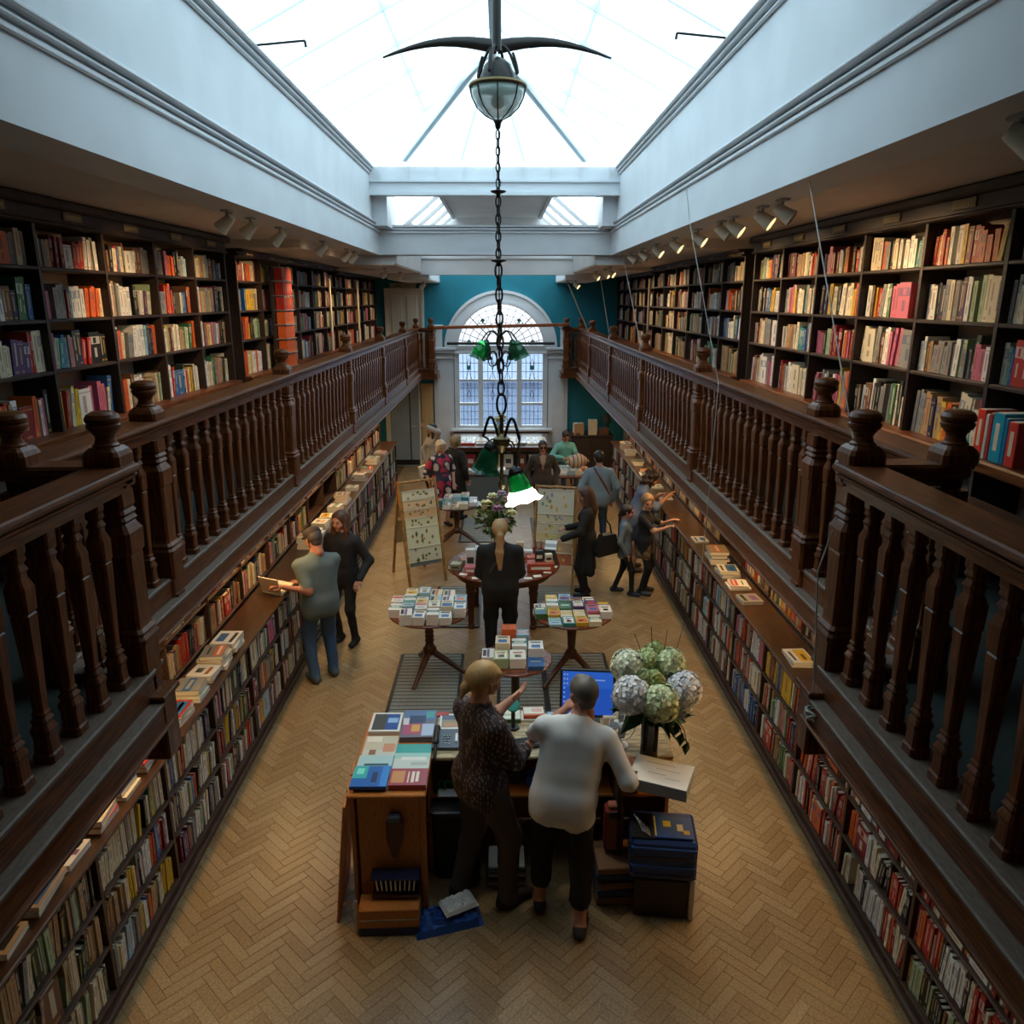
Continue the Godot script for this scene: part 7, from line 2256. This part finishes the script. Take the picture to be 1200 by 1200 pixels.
func head(mb: MB, x: Transform3D, cols: Dictionary, cell: float) -> void:
	var sc := x.basis.get_scale().x
	var pr := []
	var A := func(a: Vector3, b: Vector3, ra: float, rb: float, c: int) -> void: pr.append([x * a, x * b, ra * sc, rb * sc, c])
	A.call(Vector3(0, 0.035, 0.012), Vector3(0, 0.035, -0.032), 0.074, 0.074, 20)
	A.call(Vector3(0, -0.01, 0.040), Vector3(0, -0.065, 0.050), 0.056, 0.036, 20)
	A.call(Vector3(-0.025, -0.045, 0.03), Vector3(0.025, -0.045, 0.03), 0.036, 0.036, 20)
	A.call(Vector3(0, -0.085, 0.070), Vector3(0, -0.086, 0.072), 0.018, 0.018, 20)
	A.call(Vector3(0, 0.012, 0.092), Vector3(0, -0.022, 0.104), 0.009, 0.014, 20)
	A.call(Vector3(-0.03, 0.03, 0.078), Vector3(0.03, 0.03, 0.078), 0.013, 0.013, 20)
	A.call(Vector3(-0.016, -0.054, 0.084), Vector3(0.016, -0.054, 0.084), 0.009, 0.009, 22)
	A.call(Vector3(0, -0.04, -0.02), Vector3(0, -0.15, -0.03), 0.052, 0.055, 20)
	for e in [-1.0, 1.0]:
		A.call(Vector3(e * 0.076, 0.008, -0.005), Vector3(e * 0.074, -0.022, 0.002), 0.014, 0.010, 20)
		A.call(Vector3(e * 0.040, -0.03, 0.06), Vector3(e * 0.034, -0.035, 0.066), 0.024, 0.02, 20)
	var xi := x.affine_inverse()
	var skin: Color = cols[20]
	var hc: Color = cols[30]
	var paint := func(c: int, p: Vector3) -> Color:
		var q := xi * p
		var ex := Vector2(absf(q.x) - 0.031, q.y - 0.008)
		if q.z > 0.05 and ex.length() < 0.010: return Color(0.02, 0.016, 0.013)
		if q.z > 0.05 and absf(ex.y - 0.022) < 0.006 and absf(ex.x) < 0.018: return hc * 0.6 + skin * 0.25
		if c == 22 and q.z > 0.085: return Color(skin.r * 0.75, skin.g * 0.42, skin.b * 0.42)
		return skin
	sdf(mb, pr, cell * sc, 0.016 * sc, paint)

# palm and five fingers; the thumb leaves the side of the palm
func hand(mb: MB, w: Vector3, d: Vector3, sg: float, k: float, skin: Color, cell: float, curl: float, palm_n: Vector3) -> void:
	var nrm := (palm_n - d * palm_n.dot(d)).normalized()       # out of the palm
	var sd := d.cross(nrm).normalized() * sg                      # towards the thumb
	var pr := []
	var P := func(a: float, b: float, c: float) -> Vector3: return w + (d * a + sd * b + nrm * c) * k
	pr.append([P.call(0.0, 0.0, 0.0), P.call(0.03, 0.012, 0.0), 0.026 * k, 0.022 * k, 20])
	for f in 4:
		var o := 0.027 - f * 0.018
		pr.append([P.call(0.025, o * 0.7, 0.0), P.call(0.085, o, 0.0), 0.017 * k, 0.0125 * k, 20])
		var ln: float = [0.070, 0.078, 0.072, 0.056][f]
		var a0 := curl * (0.7 + 0.08 * f)
		var a1 := a0 + curl * 0.9
		var p0 := Vector3(0.088, o, 0.0)
		var p1 := p0 + Vector3(cos(a0), 0, sin(a0)) * ln * 0.52
		var p2 := p1 + Vector3(cos(a1), 0, sin(a1)) * ln * 0.48
		pr.append([P.call(p0.x, p0.y, p0.z), P.call(p1.x, p1.y + 0.002 * (1.5 - f), p1.z), 0.0098 * k, 0.009 * k, 20])
		pr.append([P.call(p1.x, p1.y + 0.002 * (1.5 - f), p1.z), P.call(p2.x, p2.y + 0.003 * (1.5 - f), p2.z), 0.009 * k, 0.0078 * k, 20])
	pr.append([P.call(0.022, 0.022, 0.006), P.call(0.052, 0.048, 0.018), 0.014 * k, 0.0115 * k, 20])
	pr.append([P.call(0.052, 0.048, 0.018), P.call(0.084, 0.056, 0.026), 0.0112 * k, 0.009 * k, 20])
	sdf(mb, pr, cell, 0.006, func(_c: int, _p: Vector3) -> Color: return skin)

func hair(t: Node3D, x: Transform3D, xd: Transform3D, style: String, col: Color, cell: float) -> void:
	if style == "none": return
	var sc := x.basis.get_scale().x
	var pr := []
	var cuts := []
	var A := func(a: Vector3, b: Vector3, ra: float, rb: float) -> void: pr.append([x * a, x * b, ra * sc, rb * sc, 30])
	# strands that hang straight down whatever the tilt of the head
	var D := func(a: Vector3, b: Vector3, ra: float, rb: float) -> void: pr.append([xd * a, xd * b, ra * sc, rb * sc, 30])
	var C := func(a: Vector3, b: Vector3, ra: float, rb: float) -> void: cuts.append([x * a, x * b, ra * sc, rb * sc])
	# skull cap; the face is cut free
	A.call(Vector3(0, 0.042, 0.008), Vector3(0, 0.04, -0.036), 0.083, 0.085)
	A.call(Vector3(0, 0.0, -0.045), Vector3(0, -0.03, -0.045), 0.072, 0.060)
	C.call(Vector3(0, 0.0, 0.12), Vector3(0, -0.10, 0.12), 0.088, 0.11)
	if style in ["ponytail", "bun", "bob"]: A.call(Vector3(0, 0.045, -0.02), Vector3(0, 0.02, -0.055), 0.088, 0.086)
	match style:
		"short":
			C.call(Vector3(-0.12, -0.055, 0.02), Vector3(0.12, -0.055, 0.02), 0.05, 0.05)
			A.call(Vector3(0.01, 0.10, 0.02), Vector3(-0.02, 0.10, -0.04), 0.03, 0.03)
		"ponytail":
			A.call(Vector3(0, 0.01, -0.09), Vector3(0, -0.05, -0.125), 0.045, 0.036)
			D.call(Vector3(0, -0.04, -0.13), Vector3(0.005, -0.22, -0.15), 0.038, 0.046)
			D.call(Vector3(0.005, -0.22, -0.15), Vector3(0.0, -0.42, -0.15), 0.05, 0.024)
		"bun":
			A.call(Vector3(0, -0.01, -0.115), Vector3(0, -0.03, -0.135), 0.028, 0.034)
			A.call(Vector3(0, -0.03, -0.135), Vector3(0.01, -0.10, -0.15), 0.026, 0.012)
			A.call(Vector3(-0.05, 0.055, 0.055), Vector3(0.05, 0.06, 0.055), 0.032, 0.032)
		"long":
			for e in [-1.0, 1.0]:
				D.call(Vector3(e * 0.07, 0.02, -0.01), Vector3(e * 0.082, -0.12, 0.0), 0.035, 0.042)
				D.call(Vector3(e * 0.082, -0.12, 0.0), Vector3(e * 0.085, -0.24, 0.02), 0.042, 0.022)
			D.call(Vector3(0, -0.02, -0.06), Vector3(0, -0.20, -0.085), 0.07, 0.06)
		"very_long":
			for e in [-1.0, 1.0]:
				D.call(Vector3(e * 0.065, 0.02, -0.01), Vector3(e * 0.08, -0.14, 0.0), 0.04, 0.042)
				D.call(Vector3(e * 0.08, -0.14, 0.0), Vector3(e * 0.075, -0.28, 0.01), 0.042, 0.02)
			D.call(Vector3(0, -0.02, -0.06), Vector3(0, -0.2, -0.10), 0.075, 0.07)
			D.call(Vector3(0, -0.2, -0.10), Vector3(0, -0.38, -0.10), 0.07, 0.04)
		"bob":
			for e in [-1.0, 1.0]: A.call(Vector3(e * 0.07, 0.03, 0.0), Vector3(e * 0.078, -0.06, 0.01), 0.042, 0.036)
			A.call(Vector3(0, 0.0, -0.05), Vector3(0, -0.07, -0.05), 0.08, 0.06)
			A.call(Vector3(-0.05, 0.075, 0.05), Vector3(0.05, 0.075, 0.05), 0.034, 0.034)
		"curly":
			for q in 16:
				var a := q * 2.4
				var y := 0.10 - q * 0.014
				A.call(Vector3(0.075 * cos(a), y, -0.03 + 0.075 * sin(a)), Vector3(0.085 * cos(a), y - 0.01, -0.03 + 0.085 * sin(a)), 0.042, 0.038)
		"braid":
			A.call(Vector3(0, 0.0, -0.10), Vector3(0, -0.07, -0.12), 0.026, 0.03)
			D.call(Vector3(0, -0.07, -0.12), Vector3(0.0, -0.46, -0.13), 0.026, 0.016)
	var mb := MB.new()
	var nzh := FastNoiseLite.new()
	nzh.seed = 21
	nzh.frequency = 40.0
	sdf(mb, pr, cell * sc, 0.02 * sc, func(_c: int, p: Vector3) -> Color:
		var g := 1.0 + 0.28 * nzh.get_noise_3d(p.x, p.y * 0.25, p.z)
		return Color(col.r * g, col.g * g, col.b * g), cuts)
	part(t, "hair", mb, M.hair)

func peaked_cap(t: Node3D, x: Transform3D, c: Color) -> void:
	var mb := MB.new()
	mb.col = c
	mb.lathe(V2([0.094, 0.045, 0.095, 0.075, 0.085, 0.105, 0.055, 0.128, 0.0, 0.136]), 18, x * Transform3D(Basis.IDENTITY, Vector3(0, 0.0, -0.012)), true, 1.1)
	var brim := PackedVector2Array()
	for q in 11:
		var a := PI * q / 10.0
		brim.append(Vector2(0.075 * cos(a), 0.06 + 0.095 * sin(a)))
	mb.extrude(brim, 0.006, x * Transform3D(Basis(Vector3.RIGHT, PI / 2 + 0.18), Vector3(0, 0.062, 0.0)))
	part(t, "cap", mb, M.skin_cloth)

# strap of a bag over the body, a flat band through points of the upper body
func strap(t: Node3D, pts: Array, w: float, c: Color) -> void:
	var mb := MB.new()
	mb.col = c
	mb.tube(pts, w, 6)
	part(t, "strap", mb, M.skin_cloth)

func build_people() -> void:
	var skin := lin("b98a72")
	var pale := lin("c69a84")
	var black := lin("1a1a1c")
	var C := func(d: Dictionary) -> Dictionary:
		var o := {}
		for q in d: o[q] = lin(d[q])
		return o
	# --- reader in a grey T-shirt at the low bookcase
	person({"boxy": true, "label": "man in grey T-shirt, jeans and dark cap reading at the low bookcase ledge", "at": Vector3(-1.98, 0, -7.86), "turn": -2.55, "h": 1.76, "wide": 1.08, "belly": 0.008,
		"colors": C.call({0: "5c6b6c", 1: "36506e", 2: "4a5358", 20: "a8705a", 30: "4a4240"}), "sleeve": 0.75, "arm_width": 1.15, "leg_width": 1.08, "cell": 0.014,
		"feet": [Vector3(-0.12, 0, 0.03), Vector3(0.12, 0, -0.03)], "hands": [Vector3(-2.16, 1.13, -7.86), Vector3(-2.28, 1.19, -7.58)], "lean": 0.06, "nod": 0.35, "yaw": 0.25, "curl": 0.8,
		"poles": [Vector3(-0.9, -0.6, -0.5), Vector3(0.5, -1, -0.5)],
		"extras": [func(t: Node3D, x: Transform3D, _u: Callable) -> void: peaked_cap(t, x, lin("2b2622"))]})
	open_book(Vector3(-2.40, 1.10, -7.62), 1.1)
	# --- long-haired man in black
	person({"label": "long-haired man in black jacket and trousers facing the low bookcase reader", "at": Vector3(-1.90, 0, -8.80), "turn": -0.35, "h": 1.71,
		"colors": C.call({0: "1c1b1d", 1: "17171a", 2: "141414", 20: "b98673", 30: "4e3426"}), "hair": "long", "cell": 0.015, "leg_width": 0.9, "nod": 0.22, "yaw": -0.1,
		"hands": [Vector3(-2.10, 0.90, -8.66), Vector3(-1.68, 0.90, -8.58)], "poles": [Vector3(-0.5, -0.6, -0.6), Vector3(0.5, -0.5, -0.7)], "arm_width": 1.15})
	# --- woman seen from behind in the middle
	person({"label": "woman in black seen from behind with blond ponytail at the round table", "at": Vector3(-0.03, 0, -8.38), "turn": PI, "h": 1.70, "fem": true, "wide": 1.24, "belly": 0.028,
		"colors": C.call({0: "17171a", 1: "121214", 2: "151515", 20: "bb917c", 30: "b0895c"}), "hair": "ponytail", "cell": 0.014, "leg_width": 1.28, "arm_width": 1.25,
		"hands": [Vector3(0.10, 0.98, -8.66), Vector3(-0.16, 0.98, -8.66)], "poles": [Vector3(-0.45, -1, -0.5), Vector3(0.45, -1, -0.5)], "nod": 0.2,
		"extras": [func(t: Node3D, _x: Transform3D, u: Callable) -> void: strap(t, [u.call(-0.07, 0.50, -0.09), u.call(0.02, 0.36, -0.125), u.call(0.10, 0.22, -0.118), u.call(0.165, 0.08, -0.06)], 0.012, lin("4a3a30"))]})
	# --- staff woman
	person({"label": "blond woman in dark striped blouse and brown trousers talking at the till desk", "at": Vector3(-0.16, 0, -4.55), "turn": 2.25, "h": 1.84, "fem": true,
		"colors": C.call({0: "332624", 1: "4d4238", 2: "2b2622", 20: "b98b78", 30: "a5814f"}), "hair": "bun", "cell": 0.010, "head_cell": 0.006, "hand_cell": 0.005, "leg_width": 1.18, "nod": 0.12, "yaw": -0.15, "lean": 0.04,
		"feet": [Vector3(-0.16, 0, 0.10), Vector3(0.13, 0, -0.08)], "sleeve": 1.45, "arm_width": 1.22, "hands": [Vector3(0.20, 1.13, -4.74), Vector3(0.06, 1.36, -4.90)], "palm": Vector3(0.1, 1, 0.1), "curl": 0.3,
		"poles": [Vector3(-0.5, -1, -0.4), Vector3(0.4, -1, -0.3)],
		"pattern": func(c: int, p: Vector3, b: Color) -> Color:
			if c == 0:
				var a := atan2(p.x, p.z + 0.02) * 9.0 + p.y * 1.5
				if absf(fposmod(a, 1.0) - 0.5) < 0.13 and fposmod(p.y * 21.0 + floor(a) * 0.37, 1.0) < 0.62: return Color(0.22, 0.18, 0.165)
			return b})
	# --- staff man leaning on the desk
	person({"boxy": true, "label": "grey-haired person in white shirt and black trousers leaning over the till desk", "tilt": 0.17, "at": Vector3(0.39, 0, -4.38), "turn": PI - 0.12, "h": 1.78, "wide": 1.10, "belly": 0.010,
		"colors": C.call({0: "dadad8", 1: "101012", 2: "2c2a2b", 20: "b07a66", 30: "5f5952"}), "hair": "short", "cell": 0.010, "head_cell": 0.006, "hand_cell": 0.005, "lean": 0.26, "yaw": 0.55, "nod": -0.05, "untucked": true, "leg_width": 1.15, "bare": 0.62,
		"feet": [Vector3(-0.13, 0, -0.14), Vector3(0.15, 0, 0.06)], "sleeve": 1.15, "arm_width": 1.15, "hands": [Vector3(0.83, 1.04, -4.62), Vector3(0.44, 1.30, -4.88)], "curl": 0.6, "poles": [Vector3(-0.6, -1, -0.6), Vector3(0.9, -0.8, -0.2)],
		"extras": [func(t: Node3D, _x: Transform3D, u: Callable) -> void:
			var mb := MB.new()
			mb.col = lin("e0e0dc")
			mb.lathe(V2([0.072, 0.0, 0.075, 0.02, 0.068, 0.045, 0.062, 0.045]), 16, Transform3D(Basis(Vector3.RIGHT, 0.3), u.call(0, 0.49, -0.005)))
			part(t, "collar", mb, M.skin_cloth)]})
	# --- children and adult at the wire-side shelves
	person({"label": "small girl in grey-blue top, beige shorts and black leggings in profile", "at": Vector3(1.72, 0, -10.38), "turn": 1.30, "h": 1.33, "fem": true, "child": true, "hair": "braid",
		"colors": C.call({0: "5f6d76", 1: "161617", 2: "2b3040", 4: "8d8474", 20: "a9786a", 30: "2e211d"}), "feet": [Vector3(-0.08, 0, 0.16), Vector3(0.10, 0, -0.18)], "skirt": [[0.14, 0.10, 4]], "leg_width": 0.85, "nod": 0.1, "wide": 0.92})
	person({"label": "girl in black T-shirt, patterned skirt and leggings leaning on the ledge", "at": Vector3(2.00, 0, -10.42), "turn": 1.15, "h": 1.47, "fem": true, "child": true, "hair": "ponytail",
		"colors": C.call({0: "1b1b1e", 1: "151516", 2: "3a3f48", 4: "5c4a34", 20: "bd8f78", 30: "8a6a48"}), "skirt": [[0.22, 0.12, 4]], "sleeve": 0.75, "leg_width": 0.85, "yaw": -1.0, "nod": 0.2, "wide": 0.92,
		"hands": [Vector3(2.30, 1.06, -10.18), Vector3(2.36, 1.10, -10.34)], "poles": [Vector3(-0.6, -0.8, -0.2), Vector3(0.6, -0.8, -0.2)],
		"pattern": func(c: int, p: Vector3, b: Color) -> Color:
			return Color(0.22, 0.15, 0.08) if c == 4 and sin(p.x * 60.0) * sin(p.y * 70.0 + p.z * 50.0) > 0.15 else b})
	person({"label": "curly-haired adult in blue-grey shirt bending to the shelf behind the girls", "at": Vector3(2.00, 0, -11.40), "turn": 1.5, "h": 1.66, "fem": true, "hair": "curly", "lean": 0.38, "nod": 0.25,
		"colors": C.call({0: "5a6a86", 1: "2a2f44", 2: "3a332e", 20: "a06e58", 30: "2a201d"}), "bare": 0.0, "skirt": [[0.34, 0.13, 1]], "sleeve": 1.3, "arm_width": 1.2,
		"hands": [Vector3(2.46, 1.24, -11.15), Vector3(2.40, 1.16, -11.5)], "poles": [Vector3(-0.5, -1, 0), Vector3(0.5, -1, 0)]})
	# --- woman in long coat with handbag
	person({"label": "woman with long brown hair in long black coat reaching to the map rack", "at": Vector3(1.17, 0, -10.30), "turn": -1.75, "h": 1.62, "fem": true, "hair": "very_long", "wide": 1.05,
		"colors": C.call({0: "191719", 1: "151516", 2: "121213", 4: "19171a", 20: "b88c7a", 30: "4b3026"}), "skirt": [[0.50, 0.13, 4]], "leg_width": 0.95, "nod": 0.35, "arm_width": 1.2,
		"hands": [Vector3(0.90, 0.98, -10.42), Vector3(0.82, 0.92, -10.08)], "poles": [Vector3(-0.5, -1, -0.3), Vector3(0.5, -1, -0.3)]})
	handbag(Vector3(1.42, 0.66, -10.16), 0.5)
	# --- man in denim shirt seen from behind
	person({"boxy": true, "label": "dark-haired man in denim shirt and jeans with rust shoulder strap, seen from behind", "at": Vector3(1.60, 0, -12.55), "turn": PI + 0.1, "h": 1.68, "hair": "short", "wide": 1.08,
		"colors": C.call({0: "6f8593", 1: "2f4256", 2: "3a302a", 20: "a87a66", 30: "241f1d"}), "arm_width": 1.25, "lean": 0.03, "nod": 0.15,
		"extras": [func(t: Node3D, _x: Transform3D, u: Callable) -> void: strap(t, [u.call(0.10, 0.51, -0.05), u.call(0.06, 0.44, -0.10), u.call(-0.03, 0.30, -0.125), u.call(-0.12, 0.15, -0.12), u.call(-0.19, 0.0, -0.06)], 0.016, lin("6a3a2c"))]})
	# --- woman in sunglasses behind the map rack
	person({"label": "woman in sunglasses and dark cardigan standing behind the map rack", "at": Vector3(0.74, 0, -14.0), "turn": 0.05, "h": 1.60, "fem": true, "hair": "short",
		"colors": C.call({0: "3b322d", 1: "25221f", 2: "1c1a19", 3: "4a3d34", 20: "a97e68", 30: "3b2c24"}), "arm_width": 1.35, "nod": 0.12, "wide": 1.1,
		"pattern": func(c: int, p: Vector3, b: Color) -> Color:
			return Color(0.36, 0.22, 0.15) if c == 0 and p.z > 0.05 and absf(p.x) < (p.y - 1.02) * 0.22 and p.y > 1.05 else b,
		"extras": [func(t: Node3D, x: Transform3D, _u: Callable) -> void:
			var mb := MB.new()
			mb.col = lin("121214")
			for e in [-1.0, 1.0]:
				mb.lathe(V2([0.0, 0.0, 0.026, 0.0, 0.029, 0.006, 0.026, 0.011, 0.0, 0.012]), 14, x * Transform3D(Basis(Vector3.RIGHT, PI / 2), Vector3(e * 0.034, 0.008, 0.088)))
				mb.tube([x * Vector3(e * 0.06, 0.012, 0.09), x * Vector3(e * 0.082, 0.01, 0.0)], 0.004, 5)
			mb.tube([x * Vector3(-0.012, 0.012, 0.102), x * Vector3(0.012, 0.012, 0.102)], 0.004, 5)
			part(t, "sunglasses", mb, M.gloss_print)]})
	# --- seated reader in a teal jumper
	var ch := thing("stool", "dark wooden stool under the reader in the teal jumper", "stool", Vector3(1.38, 0, -17.1))
	part(ch, "seat", MB.new().cbox(Vector3(0, 0.385, 0), Vector3(0.40, 0.03, 0.38), 0.01), M.mahogany)
	for x in [-0.16, 0.16]:
		for z in [-0.15, 0.15]: part(ch, "leg", MB.new().tube([Vector3(x * 1.15, 0, z * 1.15), Vector3(x, 0.37, z)], 0.016, 8), M.mahogany)
	person({"boxy": true, "label": "seated reader in teal jumper looking down beside the teal wall", "at": Vector3(1.38, 0.0, -17.08), "turn": 0.25, "h": 1.70, "sit": true, "hair": "short",
		"colors": C.call({0: "5f9e98", 1: "2a2f3a", 2: "222222", 20: "a87860", 30: "2b211c"}), "nod": 0.6, "lean": 0.12, "hands": [Vector3(1.32, 0.70, -16.74), Vector3(1.48, 0.70, -16.76)], "arm_width": 1.2, "poles": [Vector3(-1, -0.5, -0.2), Vector3(1, -0.5, -0.2)]})
	# --- group at the far left
	person({"label": "white-haired woman in red floral dress looking down at a far table", "at": Vector3(-1.12, 0, -13.85), "turn": 0.55, "h": 1.64, "fem": true, "hair": "bob", "nod": 0.35, "wide": 1.08,
		"colors": C.call({0: "2b2f44", 1: "2b2f44", 2: "2a2522", 4: "2b2f44", 20: "c08f7c", 30: "cbb794"}), "skirt": [[0.42, 0.15, 4]], "bare": 0.0, "sleeve": 0.9, "arm_width": 1.2,
		"pattern": func(c: int, p: Vector3, b: Color) -> Color:
			if c == 20 or c == 2: return b
			if absf(p.y - 1.02) < 0.03: return b
			var a := sin(p.x * 31.0 + p.y * 13.0) + sin(p.y * 27.0 - p.z * 22.0 + 1.0) + sin((p.x + p.z) * 19.0)
			return Color(0.42, 0.03, 0.07) if a > 0.55 else (Color(0.55, 0.48, 0.46) if a < -1.3 else b)})
	person({"label": "grey-blond person in dark coat standing behind the woman in the floral dress", "at": Vector3(-0.88, 0, -14.35), "turn": 2.5, "h": 1.64, "hair": "bob",
		"colors": C.call({0: "17181c", 1: "16171b", 2: "151515", 4: "17181c", 20: "b58b78", 30: "8f7a58"}), "skirt": [[0.35, 0.12, 4]], "arm_width": 1.15})
	person({"label": "dark-haired woman in pale grey top holding up one hand by the door", "at": Vector3(-1.42, 0, -15.7), "turn": -1.0, "h": 1.66, "fem": true, "hair": "very_long",
		"colors": C.call({0: "a7a49c", 1: "2a2725", 2: "1b1a19", 20: "bb9280", 30: "1d1714"}), "arm_width": 1.2, "sleeve": 1.8, "hands": [null, Vector3(-1.52, 1.60, -15.46)], "palm": Vector3(0.5, 0, 1), "curl": 0.2, "poles": [Vector3(-0.8, -0.6, 0.2), Vector3(0.6, -0.3, -0.6)]})
	tote(Vector3(-1.60, 0.48, -15.86))
	# teal card reader on a black stalk behind the desk
	var cr := thing("card_stand", "teal round tape reel on a black stalk behind the staff woman's hand", "stand", Vector3(0.075, 0.9455, -5.22))
	part(cr, "stalk", MB.new().tube([Vector3.ZERO, Vector3(0, 0.16, 0)], 0.016, 8), M.black_plastic)
	part(cr, "foot", MB.new().lathe(V2([0.0, 0.0, 0.05, 0.0, 0.045, 0.012, 0.0, 0.016]), 14), M.black_plastic)
	part(cr, "reel", MB.new().lathe(V2([0.0, -0.018, 0.045, -0.018, 0.05, -0.012, 0.05, 0.012, 0.045, 0.018, 0.0, 0.018]), 18, Transform3D(Basis(Vector3.RIGHT, 0.9), Vector3(0.0, 0.19, 0.0))), mat_once("reel_teal", Color("2f8f88"), 0.5))

func open_book(p: Vector3, turn: float) -> void:
	var t := thing("open_book", "open pale book held on the ledge by the man in the cap", "book", p, turn)
	for s in [-1.0, 1.0]:
		var m := MB.new()
		m.col = lin("d8d2be")
		var a := 0.35 if s > 0 else 1.25
		m.box(Vector3(s * 0.5 * 0.19 * cos(a), 0.5 * 0.19 * sin(a) + 0.01, 0), Vector3(0.19, 0.012, 0.26), Basis(Vector3.BACK, s * a))
		part(t, "leaf_block", m, M.print)
	part(t, "spine", MB.new().cbox(Vector3(0, 0.006, 0), Vector3(0.03, 0.012, 0.26), 0.004), M.paper)

func handbag(p: Vector3, turn: float) -> void:
	var t := thing("handbag", "large black handbag hanging from the coat wearer's arm", "bag", p, turn)
	var m := MB.new()
	m.extrude(P2([-0.16, 0.0, 0.17, 0.02, 0.20, 0.10, 0.12, 0.30, -0.08, 0.30, -0.18, 0.08]), 0.12, Transform3D(Basis.IDENTITY, Vector3(0, 0, -0.06)))
	part(t, "body", m, M.black_plastic)
	part(t, "strap", MB.new().tube([Vector3(-0.07, 0.29, 0), Vector3(-0.10, 0.45, 0), Vector3(-0.16, 0.62, 0.02), Vector3(-0.06, 0.55, 0.02), Vector3(0.06, 0.42, 0), Vector3(0.09, 0.29, 0)], 0.011, 6), M.black_plastic)

func tote(p: Vector3) -> void:
	var t := thing("paper_bag", "cream paper bag held beside the woman with the raised hand", "bag", p, 0.4)
	part(t, "body", MB.new().extrude(P2([-0.13, 0.0, 0.13, 0.0, 0.15, 0.24, 0.02, 0.27, -0.15, 0.22]), 0.10, Transform3D(Basis.IDENTITY, Vector3(0, 0, -0.05))), M.paper)
	part(t, "handle", MB.new().tube([Vector3(-0.07, 0.24, 0), Vector3(-0.04, 0.36, 0), Vector3(0.05, 0.36, 0), Vector3(0.08, 0.25, 0)], 0.006, 5), M.paper)
